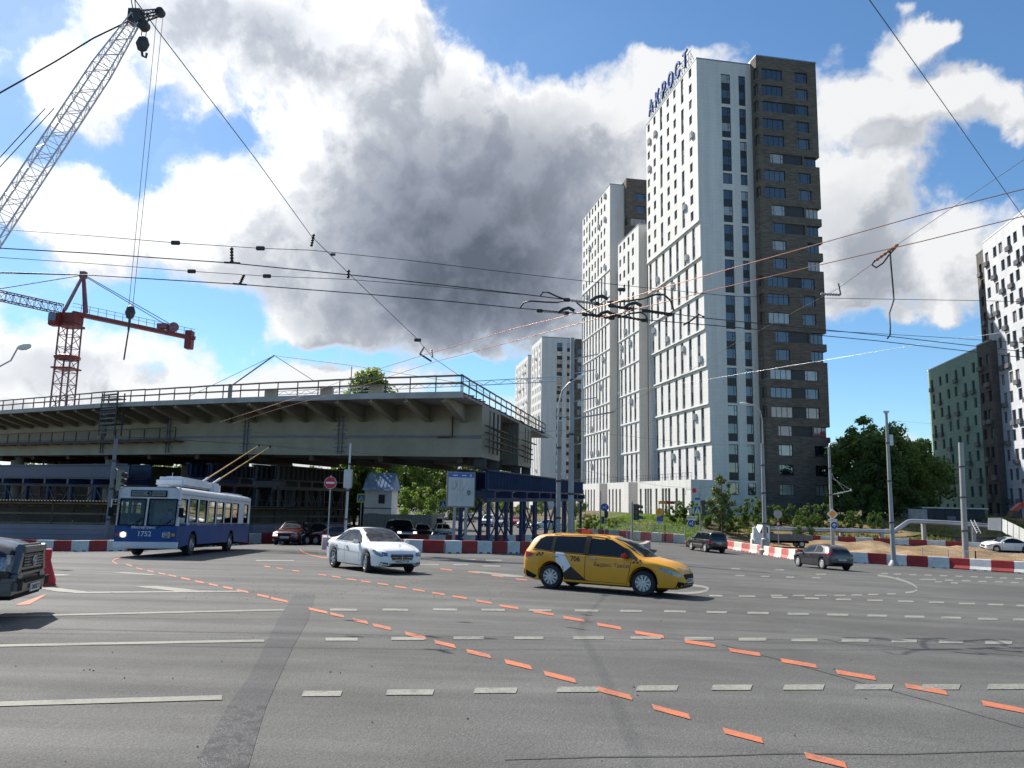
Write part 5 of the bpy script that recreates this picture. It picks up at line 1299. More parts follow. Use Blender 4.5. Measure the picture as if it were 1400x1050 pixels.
def place(root, x, y, hd, dz=0.0):
    """set a vehicle on the road at (x, y), nose along hd, lying on the slope"""
    h = Vector((hd[0], hd[1], 0)).normalized(); l = Vector((-h.y, h.x, 0)); e = 1.2
    f = Vector((h.x * e, h.y * e, g(x + h.x * e, y + h.y * e) - g(x, y))).normalized(); s_ = Vector((l.x * .7, l.y * .7, g(x + l.x * .7, y + l.y * .7) - g(x, y))).normalized()
    u = f.cross(s_).normalized(); s_ = u.cross(f)
    root.matrix_world = basis(f, s_, u, (x, y, g(x, y) + .032 + dz))
def mirrors(root, x, y, z, m_):
    for sg in (-1, 1):
        mb = MB(); mb.bbox((x, sg * (y + .1), z), (.13, .2, .15), .045, mi=0); mb.beam((x + .02, sg * (y - .04), z - .04), (x, sg * (y + .05), z - .02), .05, .04, 1); mb.box((x - .068, sg * (y + .1), z), (.006, .16, .11), None, 2); mb.build('mirror', [m_, M_CBLK, M_CHROME], root, 40)
def seam(car, mb, pts): 
    for v in 'LR': car.strip(mb, v, pts, .012, .004)
def plate(car, root, view, a, b, txt, w=.52):
    mb = MB(); c = car; p = c.proj(view, a, b, .012); sg = 1 if view == 'F' else -1
    R = thing
    mb.box((p.x + .005 * sg, p.y, p.z), (.02, w, .115), None, 0); o = mb.build('number_plate', [M_PLATE], root)
    text_obj('plate_text', txt, .105, M_PTXT, o, basis((0, sg, 0), (0, 0, 1), (sg, 0, 0), (p.x + .017 * sg, p.y, p.z)), .001, .002, .92)
def handles(car, root, xs, z, m_=None):
    for x in xs:
        for v, sg in (('L', 1), ('R', -1)):
            p = car.proj(v, x, z, .02); mb = MB(); mb.bbox(tuple(p), (.2, .04, .035), .012); mb.build('door_handle', m_ or M_CHROME, root)
def arch_lips(car, mb, r=1.17):
    for wx in car.wheels:
        pts = [(wx + math.cos(a) * car.wr * r, car.wr + math.sin(a) * car.wr * r) for a in [math.pi * (k / 14) for k in range(15)]]
        for v in 'LR': car.strip(mb, v, pts, .03, .006)
# ---- yellow estate taxi -----------------------------------------------------
random.seed(8)
M_YEL = paintm('taxi_yellow', (.68, .305, .008), .4, 0, .35); M_TWH = mat('decal_white', (.72, .72, .74), .4, 0, 0); M_TBK = mat('decal_black', (.012, .012, .012), .4, 0, 0); M_TRED = mat('taxi_red', (.55, .02, .015), .3, 0, 0)
tx = Car([(-2.26, .42, .60, .74, .92, .52), (-2.24, .34, .76, .88, 1.02, .60), (-2.16, .26, .84, .96, 1.12, .66), (-2.02, .22, .88, .99, 1.34, .62), (-1.82, .2, .90, 1.0, 1.455, .60), (-1.3, .18, .905, .985, 1.50, .60), (-.5, .18, .91, .965, 1.515, .60), (.2, .18, .91, .95, 1.485, .585), (.62, .18, .91, .935, 1.38, .60), (1.02, .18, .91, .92, 1.16, .66), (1.33, .18, .905, .89, .985, .74), (1.5, .19, .90, .875, .945, .74), (1.9, .2, .86, .80, .86, .68), (2.14, .21, .76, .70, .765, .58), (2.26, .25, .60, .60, .66, .46), (2.31, .32, .44, .50, .55, .36)], (-1.35, 1.30), .325, .91)
TX = thing('taxi', 'yellow estate taxi with white and black door stripe and red roof lamp', 'taxi')
link('body', tx.body(M_YEL), TX); tx.underbody(TX)
tx.panes(TX, [[(-1.93, 1.07), (-1.36, 1.02), (-1.36, 1.43), (-1.62, 1.42), (-1.78, 1.34)], [(-1.30, 1.02), (-.37, .995), (-.37, 1.455), (-1.30, 1.435)], [(-.28, .99), (1.08, .955), (.78, 1.18), (.36, 1.39), (.1, 1.445), (-.28, 1.455)]])
mb = MB(); tx.decal(mb, 'T', [(.36, -.53), (.36, .53), (.9, .64), (1.28, .70), (1.34, .4), (1.36, 0), (1.34, -.4), (1.28, -.70), (.9, -.64)], .006); mb.build('windscreen', M_CGL, TX, 30)
mb = MB(); tx.decal(mb, 'B', [(-.56, 1.08), (.56, 1.08), (.5, 1.40), (-.5, 1.40)], .006); mb.build('rear_window', M_CGL, TX, 30)
tr = MB(); tx.both(tr, [(-.40, .985), (-.25, .98), (-.25, 1.462), (-.40, 1.462)], eps=.013); tx.both(tr, [(-1.38, 1.02), (-1.28, 1.02), (-1.28, 1.44), (-1.38, 1.43)], eps=.013); tx.both(tr, [(1.0, .945), (1.16, .93), (.86, 1.16), (.74, 1.21)], eps=.011)
tx.both(tr, [(-.92, .19), (.9, .19), (.9, .28), (-.92, .3)], eps=.008); tx.both(tr, [(-2.2, .32), (-1.78, .24), (-1.78, .34), (-2.2, .5)], eps=.008)
for v in 'LR': tx.strip(tr, v, [(-1.95, 1.04), (-1.3, .995), (-.3, .97), (.7, .945), (1.12, .93)], .022, .009)
for p in ([(-.325, .97), (-.34, .3)], [(.98, .93), (.93, .62), (.86, .3)], [(-1.18, .99), (-1.0, .7), (-.95, .35)], [(1.28, .87), (1.12, .66)]): seam(tx, tr, p)
arch_lips(tx, tr); tr.build('trim', M_CBLK, TX, 30)
for v in 'LR':
    dc = MB(); tx.decal(dc, v, [(-1.22, 1.0), (-.97, .985), (-.74, .64), (-.95, .47), (-1.04, .62), (-1.2, .74)], .009, 0); tx.decal(dc, v, [(-.74, .64), (-.95, .47), (-.93, .2), (-.16, .2)], .009, 1); dc.build('stripe', [M_TWH, M_TBK], TX, 30)
    for cx, cz in ((-1.80, .87), (1.02, .82)):
        dc = MB()
        for k in range(4):
            for j in range(2):
                if (k + j) % 2 == 0: tx.decal(dc, v, [(cx + k * .055, cz + j * .05), (cx + k * .055 + .055, cz + j * .05), (cx + k * .055 + .055, cz + j * .05 + .05), (cx + k * .055, cz + j * .05 + .05)], .009)
        dc.build('checker_mark', [M_TBK], TX, 30)
for v in 'LR':
    tx.text('lettering', '706', .19, v, -.62, .84, M_TBK, TX, bold=.003); tx.text('lettering', 'Яндекс Такси', .15, v, .42, .73, mat('faded_lettering', (.16, .07, .01), .5, 0, 0), TX, bold=.0)
for v, sg in (('L', 1), ('R', -1)):
    mb = MB(); tx.decal(mb, v, [(1.72, .72), (2.0, .60), (2.23, .53), (2.27, .58), (2.12, .66), (1.82, .77)], .012); mb.build('headlamp', M_HL, TX, 30)
    mb = MB(); tx.decal(mb, v, [(-2.25, .82), (-1.98, .84), (-1.86, .92), (-2.06, .97), (-2.23, .97)], .012); tx.decal(mb, 'B', [(sg * .84, .84), (sg * .5, .84), (sg * .52, .95), (sg * .82, .97)][::1], .012); mb.build('tail_lamp', M_TL, TX, 30)
    mb = MB(); tx.decal(mb, 'F', [(sg * .74, .27), (sg * .48, .27), (sg * .5, .39), (sg * .72, .42)], .012); mb.build('fog_lamp_recess', M_CBLK, TX, 30)
mb = MB(); tx.decal(mb, 'F', [(-.42, .47), (.42, .47), (.50, .58), (.46, .60), (-.46, .60), (-.50, .58)], .014); tx.decal(mb, 'F', [(-.42, .27), (.42, .27), (.46, .38), (-.46, .38)], .014); mb.build('grille', M_CBLK, TX, 30)
mb = MB(); tx.decal(mb, 'B', [(-.8, .28), (.8, .28), (.8, .5), (-.8, .5)], .012); mb.build('rear_bumper', M_CBLK, TX, 30)
plate(tx, TX, 'F', 0, .43, 'МК 706 77'); plate(tx, TX, 'B', 0, .72, 'МК 706 77')
handles(tx, TX, (-.1, -1.22), .88); mirrors(TX, .82, .88, 1.0, M_TRED); add_wheels(TX, tx.wheels, .325, .91, .21, 'ten')
mb = MB(); mb.bbox((-.62, 0, 1.585), (.3, .2, .12), .03, mi=0); mb.box((-.62, 0, 1.532), (.4, .26, .02), None, 1); mb.build('roof_lamp', [mat('roof_lamp_red', (.62, .07, .03), .35, 0, 0), M_CBLK], TX, 40)
mb = MB(); mb.tube([(-1.4, .56, 1.50), (-1.2, .57, 1.53), (.1, .56, 1.515), (.25, .55, 1.48)], .012, 6); mb.tube([(-1.4, -.56, 1.50), (-1.2, -.57, 1.53), (.1, -.56, 1.515), (.25, -.55, 1.48)], .012, 6); mb.build('roof_rail', M_YEL, TX)
pA, pB = atg(749, 806), atg(885, 817); c = (pA + pB) / 2; hd = (pB - pA).normalized(); lft = Vector((-hd.y, hd.x, 0))
c = c + lft * .82 - hd * (-.02); place(TX, c.x, c.y, (hd.x, hd.y))
# ---- white saloon -----------------------------------------------------------
M_CWH = paintm('car_white', (.74, .74, .72), .35, 0, .35)
ws = Car([(-2.30, .45, .55, .62, .78, .46), (-2.27, .32, .74, .82, .98, .6), (-2.15, .26, .83, .92, 1.06, .68), (-1.75, .22, .875, .95, 1.10, .70), (-1.45, .2, .885, .95, 1.17, .66), (-1.0, .19, .89, .945, 1.37, .60), (-.5, .18, .89, .935, 1.445, .58), (.1, .18, .89, .925, 1.44, .575), (.5, .18, .89, .915, 1.33, .60), (.95, .18, .885, .90, 1.08, .68), (1.15, .18, .885, .89, .985, .73), (1.6, .19, .875, .84, .91, .72), (2.0, .2, .82, .74, .81, .64), (2.18, .22, .74, .66, .73, .56), (2.27, .26, .60, .56, .62, .46), (2.30, .32, .45, .48, .53, .36)], (-1.42, 1.34), .325, .89)
WS = thing('saloon_car', 'white saloon car with dark windows and chrome grille turning through the junction', 'car')
link('body', ws.body(M_CWH), WS); ws.underbody(WS)
ws.panes(WS, [[(-1.38, 1.0), (-.42, .985), (-.42, 1.375), (-.75, 1.36), (-1.08, 1.24)], [(-.34, .985), (.86, .96), (.58, 1.17), (.2, 1.35), (-.1, 1.39), (-.34, 1.385)]])
mb = MB(); ws.decal(mb, 'T', [(.18, -.51), (.18, .51), (.75, .61), (1.08, .68), (1.14, .35), (1.15, 0), (1.14, -.35), (1.08, -.68), (.75, -.61)], .006); mb.build('windscreen', M_CGL, WS, 30)
mb = MB(); ws.decal(mb, 'T', [(-.78, -.5), (-1.52, -.6), (-1.58, 0), (-1.52, .6), (-.78, .5), (-.74, 0)], .006); mb.build('rear_window', M_CGL, WS, 30)
mb = MB()
for p in ([(-.38, .94), (-.39, .3)], [(.86, .9), (.82, .3)], [(-1.3, .95), (-1.05, .62), (-1.0, .35)]): seam(ws, mb, p)
ws.both(mb, [(-.42, .985), (-.34, .985), (-.34, 1.39), (-.42, 1.38)], eps=.008); mb.build('trim', M_CBLK, WS, 30)
mb = MB()
for v in 'LR': ws.strip(mb, v, [(-1.4, .975), (-.4, .955), (.84, .93)], .016, .01); ws.strip(mb, v, [(-2.05, .74), (-1.0, .70), (.9, .62)], .01, .005)
mb.build('chrome_strip', M_CHROME, WS, 30)
for v, sg in (('L', 1), ('R', -1)):
    mb = MB(); ws.decal(mb, v, [(1.78, .72), (2.02, .60), (2.22, .54), (2.24, .60), (2.05, .70), (1.86, .775)], .012); ws.decal(mb, 'F', [(sg * .72, .58), (sg * .5, .56), (sg * .52, .66), (sg * .68, .70)], .012); mb.build('headlamp', M_HL, WS, 30)
    mb = MB(); ws.decal(mb, 'F', [(sg * .74, .28), (sg * .5, .28), (sg * .52, .36), (sg * .72, .38)], .012, 0); ws.decal(mb, 'F', [(sg * .7, .30), (sg * .53, .30), (sg * .53, .325), (sg * .7, .33)], .02, 1); mb.build('air_intake', [M_CBLK, M_SIL0], WS, 30)
    mb = MB(); ws.decal(mb, v, [(-2.24, .72), (-1.95, .76), (-1.95, .88), (-2.2, .86)], .012); mb.build('tail_lamp', M_TL, WS, 30)
mb = MB(); ws.decal(mb, 'F', [(-.36, .45), (.36, .45), (.42, .58), (.38, .615), (-.38, .615), (-.42, .58)], .012, 0)
for z in (.48, .53, .58): ws.strip(mb, 'F', [(-.37, z), (.37, z)], .014, .022, 1)
ws.strip(mb, 'F', [(0, .45), (0, .615)], .02, .022, 1); ws.strip(mb, 'F', [(-.36, .445), (.36, .445)], .016, .02, 1); ws.strip(mb, 'F', [(-.4, .622), (.4, .622)], .016, .02, 1); mb.build('grille', [M_CBLK, M_CHROME], WS, 30)
mb = MB(); ws.decal(mb, 'F', [(-.44, .235), (.44, .235), (.48, .34), (-.48, .34)], .012); mb.build('lower_grille', M_CBLK, WS, 30)
mb = MB(); mb.cyl((2.08, 0, .83), (2.08, 0, .87), .008, 6); mb.lathe([(.035, -.006), (.042, 0), (.035, .006)], 16, basis((0, 1, 0), (0, 0, 1), (1, 0, 0), (2.08, 0, .905)))
for a in (90, 210, 330): mb.beam((2.08, 0, .905), (2.08, math.cos(rad(a)) * .036, .905 + math.sin(rad(a)) * .036), .006)
mb.build('bonnet_emblem', M_CHROME, WS)
plate(ws, WS, 'F', 0, .40, 'М622ТУ 99'); handles(ws, WS, (-.2, -1.15), .82, M_CWH); mirrors(WS, .72, .86, .99, M_CWH); add_wheels(WS, ws.wheels, .325, .89, .225, 'five', M_RIM, -.2)
pA, pB = atg(458, 776.5), atg(501, 784); c = (pA + pB) / 2; q = atg(566, 784)
hd = Vector((.575, -.818, 0)).normalized()
c = pB + hd * 0; lft = Vector((-hd.y, hd.x, 0)); c = pB - hd * 1.34 + lft * .80; place(WS, c.x, c.y, (hd.x, hd.y))
# ---- dark grey hatchback -----------------------------------------------------
M_CGR = paintm('car_grey', (.060, .060, .068), .3, .5, .7)
hb = Car([(-2.06, .45, .55, .70, .86, .5), (-2.03, .33, .74, .88, 1.0, .6), (-1.92, .27, .83, .95, 1.12, .62), (-1.7, .22, .87, .97, 1.32, .58), (-1.42, .2, .885, .965, 1.42, .57), (-.6, .18, .89, .94, 1.47, .57), (.1, .18, .89, .92, 1.45, .56), (.5, .18, .89, .91, 1.36, .58), (.95, .18, .885, .89, 1.12, .66), (1.25, .18, .88, .87, .97, .72), (1.55, .19, .86, .82, .90, .7), (1.85, .2, .80, .72, .80, .62), (2.05, .24, .66, .60, .66, .5), (2.12, .32, .48, .5, .55, .38)], (-1.28, 1.30), .32, .89)
def hatch_parts(R, c, paint_, rim):
    link('body', c.body(paint_), R); c.underbody(R)
    c.panes(R, [[(-1.32, 1.02), (-.52, .99), (-.52, 1.40), (-.85, 1.39), (-1.2, 1.25)], [(-.44, .985), (.98, .945), (.62, 1.2), (.28, 1.36), (-.05, 1.405), (-.44, 1.40)]])
    mb = MB(); c.decal(mb, 'B', [(-.56, 1.05), (.56, 1.05), (.5, 1.32), (.4, 1.36), (-.4, 1.36), (-.5, 1.32)], .006); mb.build('rear_window', M_CGL, R, 30)
    mb = MB(); c.decal(mb, 'T', [(.24, -.5), (.24, .5), (.8, .6), (1.18, .68), (1.24, 0), (1.18, -.68), (.8, -.6)], .006); mb.build('windscreen', M_CGL, R, 30)
    for v, sg in (('L', 1), ('R', -1)):
        mb = MB(); c.decal(mb, v, [(-2.02, .84), (-1.82, .86), (-1.68, .96), (-1.82, 1.0), (-1.98, .98)], .012); c.decal(mb, 'B', [(sg * .8, .86), (sg * .5, .86), (sg * .5, .95), (sg * .78, 1.0)], .012); mb.build('tail_lamp', M_TL, R, 30)
        mb = MB(); c.decal(mb, v, [(1.6, .72), (1.95, .58), (2.06, .56), (1.9, .7), (1.66, .78)], .012); mb.build('headlamp', M_HL, R, 30)
    mb = MB()
    for p in ([(-.48, .95), (-.5, .3)], [(.86, .9), (.8, .3)]): seam(c, mb, p)
    c.decal(mb, 'B', [(-.7, .27), (.7, .27), (.74, .42), (-.74, .42)], .01); mb.build('trim', M_CBLK, R, 30)
    plate(c, R, 'B', 0, .62, 'Т149СР 77'); handles(c, R, (-.22, -1.1), .83, paint_); mirrors(R, .76, .86, .98, paint_); add_wheels(R, c.wheels, .32, .89, .2, 'multi', rim)
HBK = thing('hatchback_car', 'dark grey hatchback seen from behind on the right, with lit red tail lamps', 'car'); hatch_parts(HBK, hb, M_CGR, M_RIMB)
pA, pB = atg(1124.5, 779), atg(1087, 773.5)
hd = Vector((-.20, .98, 0)).normalized(); r_ = Vector((hd.y, -hd.x, 0)); c = pA + hd * 1.28 + r_ * .82; place(HBK, c.x, c.y, (hd.x, hd.y))
# ---- black off-roader ---------------------------------------------------------
M_CBK = paintm('car_black', (.010, .010, .012), .2, 0, .9)
so = Car([(-2.42, .62, .74, .95, 1.05, .70), (-2.40, .5, .86, 1.02, 1.12, .76), (-2.33, .42, .93, 1.12, 1.5, .76), (-2.2, .38, .955, 1.14, 1.80, .74), (-1.9, .36, .96, 1.14, 1.87, .74), (-.6, .36, .965, 1.13, 1.89, .74), (.3, .36, .965, 1.12, 1.86, .73), (.6, .36, .965, 1.12, 1.76, .74), (1.05, .36, .96, 1.11, 1.36, .8), (1.3, .36, .955, 1.10, 1.19, .84), (1.8, .38, .945, 1.06, 1.14, .84), (2.2, .4, .92, .98, 1.07, .8), (2.36, .46, .86, .88, .95, .72), (2.42, .55, .74, .75, .8, .6)], (-1.42, 1.43), .40, .965)
def suv_parts(R, c, paint_, rim, kind='five', rear='Р605КН 99'):
    link('body', c.body(paint_), R); c.underbody(R)
    c.panes(R, [[(-2.15, 1.2), (-1.35, 1.19), (-1.35, 1.76), (-2.05, 1.74)], [(-1.27, 1.19), (-.38, 1.18), (-.38, 1.77), (-1.27, 1.77)], [(-.3, 1.18), (1.02, 1.16), (.72, 1.45), (.42, 1.74), (-.3, 1.77)]])
    mb = MB(); c.decal(mb, 'B', [(-.68, 1.2), (.68, 1.2), (.66, 1.72), (-.66, 1.72)], .006); mb.build('rear_window', M_CGL, R, 30)
    mb = MB(); c.decal(mb, 'T', [(.5, -.66), (.5, .66), (1.02, .74), (1.24, .78), (1.26, 0), (1.24, -.78), (1.02, -.74)], .006); mb.build('windscreen', M_CGL, R, 30)
    for v, sg in (('L', 1), ('R', -1)):
        mb = MB(); c.decal(mb, v, [(-2.38, .86), (-2.22, .86), (-2.22, 1.1), (-2.36, 1.1)], .012); c.decal(mb, 'B', [(sg * .9, .86), (sg * .64, .86), (sg * .64, 1.1), (sg * .86, 1.1)], .012); mb.build('tail_lamp', M_TL, R, 30)
        mb = MB(); c.decal(mb, 'F', [(sg * .84, .76), (sg * .5, .74), (sg * .5, .92), (sg * .8, .92)], .012); mb.build('headlamp', M_HL, R, 30)
    mb = MB(); c.decal(mb, 'F', [(-.46, .7), (.46, .7), (.46, .93), (-.46, .93)], .014); mb.build('grille', M_CHROME, R, 30)
    mb = MB()
    for v in 'LR': c.strip(mb, v, [(-.96, .70), (.95, .68)], .07, .012)
    mb.build('side_strip', M_STEEL, R, 30)
    plate(c, R, 'B', 0, .92, rear); mirrors(R, .88, .95, 1.22, paint_); handles(c, R, (-.15, -1.15), 1.04, M_CHROME); add_wheels(R, c.wheels, .40, .965, .27, kind, rim)
SV = thing('off_roader', 'big black off-roader driving away toward the lawn below the towers', 'car'); suv_parts(SV, so, M_CBK, M_RIMB)
pA = atg(964.5, 755.5); hd = Vector((-.22, .975, 0)).normalized(); r_ = Vector((hd.y, -hd.x, 0)); c = pA + hd * 1.42 + r_ * .85; place(SV, c.x, c.y, (hd.x, hd.y))
# ---- dark red saloon -----------------------------------------------------------
M_CRD = paintm('car_dark_red', (.085, .010, .012), .28, .1, .7)
ld = Car([(-2.10, .5, .6, .7, .82, .5), (-2.07, .36, .76, .84, .92, .64), (-1.95, .28, .82, .90, .97, .70), (-1.5, .22, .84, .91, 1.0, .7), (-1.3, .2, .845, .915, 1.1, .64), (-.85, .19, .85, .91, 1.36, .56), (-.4, .18, .85, .90, 1.41, .55), (.15, .18, .85, .89, 1.39, .545), (.5, .18, .85, .885, 1.22, .6), (.9, .18, .845, .87, .95, .69), (1.4, .19, .84, .83, .89, .7), (1.85, .22, .81, .74, .80, .66), (2.02, .26, .75, .65, .7, .6), (2.08, .34, .6, .55, .6, .5)], (-1.25, 1.22), .29, .85)
LD = thing('saloon_car', 'small dark red saloon with one headlamp lit, coming up behind the trolleybus', 'car')
link('body', ld.body(M_CRD), LD); ld.underbody(LD)
ld.panes(LD, [[(-1.2, .97), (-.4, .955), (-.4, 1.33), (-.75, 1.3)], [(-.32, .955), (.75, .93), (.5, 1.1), (.2, 1.31), (-.32, 1.335)]])
mb = MB(); ld.decal(mb, 'T', [(.22, -.48), (.22, .48), (.7, .58), (.86, .64), (.88, 0), (.86, -.64), (.7, -.58)], .006); mb.build('windscreen', M_CGL, LD, 30)
for sg in (1, -1):
    mb = MB(); ld.decal(mb, 'F', [(sg * .72, .53), (sg * .42, .53), (sg * .42, .65), (sg * .68, .66)], .014); mb.build('headlamp', M_LIT if sg < 0 else M_HL, LD, 30)
    mb = MB(); ld.decal(mb, 'F', [(sg * .78, .54), (sg * .725, .53), (sg * .7, .65), (sg * .74, .64)], .014); mb.build('indicator', M_AMB, LD, 30)
mb = MB(); ld.decal(mb, 'F', [(-.38, .53), (.38, .53), (.38, .64), (-.38, .64)], .012); ld.decal(mb, 'F', [(-.6, .36), (.6, .36), (.62, .42), (-.62, .42)], .012); mb.build('grille', M_CBLK, LD, 30)
plate(ld, LD, 'F', 0, .46, 'Е318АМ 97'); mirrors(LD, .62, .82, .97, M_CRD); handles(ld, LD, (-.15,), .8, M_CBLK); add_wheels(LD, ld.wheels, .29, .85, .18, 'multi', M_RIM)
pA = atg(371, 749.5); hd = Vector((.05, -1, 0)).normalized(); l_ = Vector((-hd.y, hd.x, 0)); sc_ = 1.0
c = atg(392, 745); place(LD, c.x + .3, c.y + .6, (hd.x - .05, hd.y)); LD.scale = (1.13, 1.13, 1.13)
# ---- dark pickup entering from the left ------------------------------------------
M_CNV = paintm('car_navy', (.005, .006, .018), .3, 0, .25)
pk = Car([(-2.9, .6, .8, 1.0, 1.15, .8), (-2.85, .5, .96, 1.1, 1.2, .9), (-1.2, .45, 1.0, 1.12, 1.22, .9), (-.95, .45, 1.0, 1.14, 1.7, .78), (-.6, .45, 1.0, 1.15, 1.90, .74), (.5, .45, 1.0, 1.15, 1.90, .74), (.85, .45, 1.0, 1.15, 1.74, .76), (1.35, .45, 1.0, 1.14, 1.32, .86), (1.55, .45, 1.0, 1.13, 1.24, .90), (2.1, .46, .99, 1.10, 1.24, .90), (2.55, .46, .97, 1.04, 1.20, .88), (2.76, .46, .94, .99, 1.13, .86), (2.86, .47, .90, .93, 1.06, .82), (2.90, .5, .82, .88, .98, .74)], (-1.85, 1.85), .42, 1.0)
PK = thing('pickup_truck', 'dark navy pickup truck with a broad chrome grille entering at the left edge', 'pickup')
link('body', pk.body(M_CNV), PK); pk.underbody(PK)
pk.panes(PK, [[(-.88, 1.22), (.1, 1.2), (.1, 1.78), (-.6, 1.78)], [(.2, 1.2), (1.3, 1.18), (.95, 1.5), (.7, 1.75), (.2, 1.78)]])
mb = MB(); pk.decal(mb, 'T', [(.75, -.66), (.75, .66), (1.3, .76), (1.48, .82), (1.5, 0), (1.48, -.82), (1.3, -.76)], .006); mb.build('windscreen', M_CGL, PK, 30)
M_GCH = mat('grille_chrome', (.13, .13, .135), .28, .5, .05)
mb = MB()                                                              # grille shell, slatted
mb.bbox((2.93, 0, .90), (.12, 1.24, .52), .04, mi=0); mb.bx(2.97, 3.0, -.54, .54, .72, .76, 1); mb.bx(2.97, 2.997, -.53, .53, .80, .98, 1)
for z in (.83, .875, .92, .965): mb.bx(2.99, 3.012, -.54, .54, z - .011, z + .011, 0)
for y in (-.3, .3): mb.bx(2.99, 3.008, y - .012, y + .012, .80, .98, 0)
mb.bx(2.97, 3.03, -.6, .6, 1.03, 1.13, 0); mb.bx(2.98, 3.004, -.55, .55, 1.0, 1.02, 1)
for sg in (1, -1): mb.beam((2.95, sg * .55, 1.12), (2.95, sg * .74, .70), .1, .13, 0); mb.beam((2.95, sg * .74, .70), (2.95, sg * .5, .64), .1, .1, 0)
gr_ = mb.build('grille', [M_GCH, M_CBLK], PK, 40)
em = MB(); Mo = lambda rx, rz: Matrix.Translation((3.02, 0, .90)) @ Matrix(((0, 0, 1, 0), (rx, 0, 0, 0), (0, rz, 0, 0), (0, 0, 0, 1)))
for rx, rz, dz in ((.115, .08, 0), (.04, .07, 0), (.085, .028, .04)):
    em.tube([(3.02, math.cos(a) * rx, .89 + dz + math.sin(a) * rz) for a in [2 * math.pi * k / 20 for k in range(21)]], .011, 6)
em.build('grille_emblem', M_CHROME, gr_)
mb = MB(); mb.bbox((2.88, 0, .52), (.34, 1.96, .26), .07, mi=0); mb.bx(3.045, 3.056, -.56, .56, .56, .62, 1); mb.bx(3.035, 3.057, -.9, -.66, .46, .6, 1); mb.bx(3.035, 3.057, .66, .9, .46, .6, 1); mb.bbox((2.84, 0, .38), (.3, 1.7, .12), .04, mi=1); mb.build('bumper', [mat('bumper_chrome', (.10, .10, .103), .3, .5, .05), M_CBLK], PK, 40)
for sg in (1, -1):
    mb = MB(); pk.decal(mb, 'F', [(sg * .93, .78), (sg * .76, .72), (sg * .68, .98), (sg * .86, 1.0)], .02); pk.decal(mb, 'L' if sg > 0 else 'R', [(2.58, .80), (2.86, .76), (2.86, .96), (2.6, .98)], .014); mb.build('headlamp', M_HL, PK, 30)
mb = MB(); mb.box((3.07, .0, .47), (.02, .52, .12), None, 0); o = mb.build('number_plate', [M_PLATE], PK); text_obj('plate_text', 'С042ОХ 77', .1, M_PTXT, o, basis((0, 1, 0), (0, 0, 1), (1, 0, 0), (3.082, 0, .47)), .001, .002, .92)
mirrors(PK, 1.1, 1.02, 1.26, M_CHROME); add_wheels(PK, pk.wheels, .42, 1.0, .28, 'five', M_RIM)
hd = Vector((.955, .30, 0)).normalized(); fr_ = Vector((-7.84, 12.95, 0)); c = fr_ - hd * 3.0
place(PK, c.x, c.y, (hd.x, hd.y))
# ---- water-filled red road cone behind the pickup
wc = MB(); wc.lathe([(.46, 0), (.46, .1), (.40, .2), (.2, .62), (.22, .66), (.22, .86), (.19, .9), (.001, .9)], 4, Matrix.Rotation(rad(45), 4, 'Z')); o = wc.build('water_barrier', mat('barrier_bright_red', (.62, .03, .03), .45, 0, .1)); p = atg(58, 801); o.scale = (.8, .8, .92); o.location = p + Vector((0, 0, .03)); o.rotation_euler = (0, 0, .5); tag(o, 'bright red plastic water barrier standing behind the nose of the navy pickup', 'barrier')
# ---- distant traffic: simpler copies of the same bodies ----------------------------
def far_car(kind, paint_, px, py, hd, label, Y=None, scale=1.0, lit=False, rim=None, name=None, group='cars waiting in the side street beyond the overpass'):
    src = {'saloon': WS, 'hatch': HBK, 'suv': SV, 'estate': None}[kind]
    car = {'saloon': ws, 'hatch': hb, 'suv': so}[kind]
    r = thing({'saloon': 'saloon_car', 'hatch': 'hatchback_car', 'suv': 'off_roader'}[kind], label, 'car', group=group)
    for ch in KIDS[src.name]:
        if ch.name.split('.')[0] in ('number_plate', 'door_handle', 'bonnet_emblem', 'chrome_strip', 'side_strip', 'air_intake'): continue
        c_ = dup(ch, r)
        nm = c_.name.split('.')[0]
        if nm in ('body', 'mirror'):
            key = c_.data.name + paint_.name
            if key not in RP: 
                m2 = c_.data.copy(); m2.materials[0] = paint_; RP[key] = m2
            c_.data = RP[key]
        if nm == 'headlamp' and lit:
            key = c_.data.name + 'lit'
            if key not in RP: m2 = c_.data.copy(); m2.materials[0] = M_LIT; RP[key] = m2
            c_.data = RP[key]
    p = atg(px, py) if Y is None else None
    if Y is not None: q = atY(px, py, Y); p = Vector((q.x, q.y, 0))
    place(r, p.x, p.y, hd); 
    if scale != 1: r.scale = (scale,) * 3
    return r
RP = {}
M_SIL = paintm('car_silver', (.42, .43, .44), .3, .5, .6); M_DBL = paintm('car_blue', (.03, .05, .12), .3, .3, .6); M_RED2 = paintm('car_bright_red', (.40, .02, .02), .3, 0, .6)
far_car('suv', M_CBK, 548, 731, (.35, -.94), 'black off-roader with a lit headlamp waiting in front of the site fence', 68, lit=True)
far_car('hatch', M_CGR, 577, 732, (.2, -.98), 'dark grey hatchback with lit headlamps right of the waiting black off-roader', 74, lit=True)
far_car('saloon', M_CWH, 605, 731, (.15, -.98), 'white saloon with its front to us, left of the map board legs', 78)
far_car('suv', M_DBL, 596, 724, (.1, -1), 'dark blue off-roader behind the two waiting cars in the side street', 92)
far_car('saloon', M_CRD, 462, 741, (-.95, .3), 'dark red saloon half hidden behind the white saloon and its barriers', 55, .95, group=None)
far_car('hatch', M_CBK, 419, 741, (-.3, -.95), 'black hatchback following close behind the small dark red saloon', 56, group=None)
far_car('saloon', M_CWH, 745, 724.5, (-.97, -.2), 'white saloon seen between the blue trestle legs, rightmost of the distant cars', 112, 1.0)
far_car('saloon', M_SIL, 717, 723, (-.2, -.98), 'silver saloon seen through the blue trestle, beside the red one', 118, 1.0)
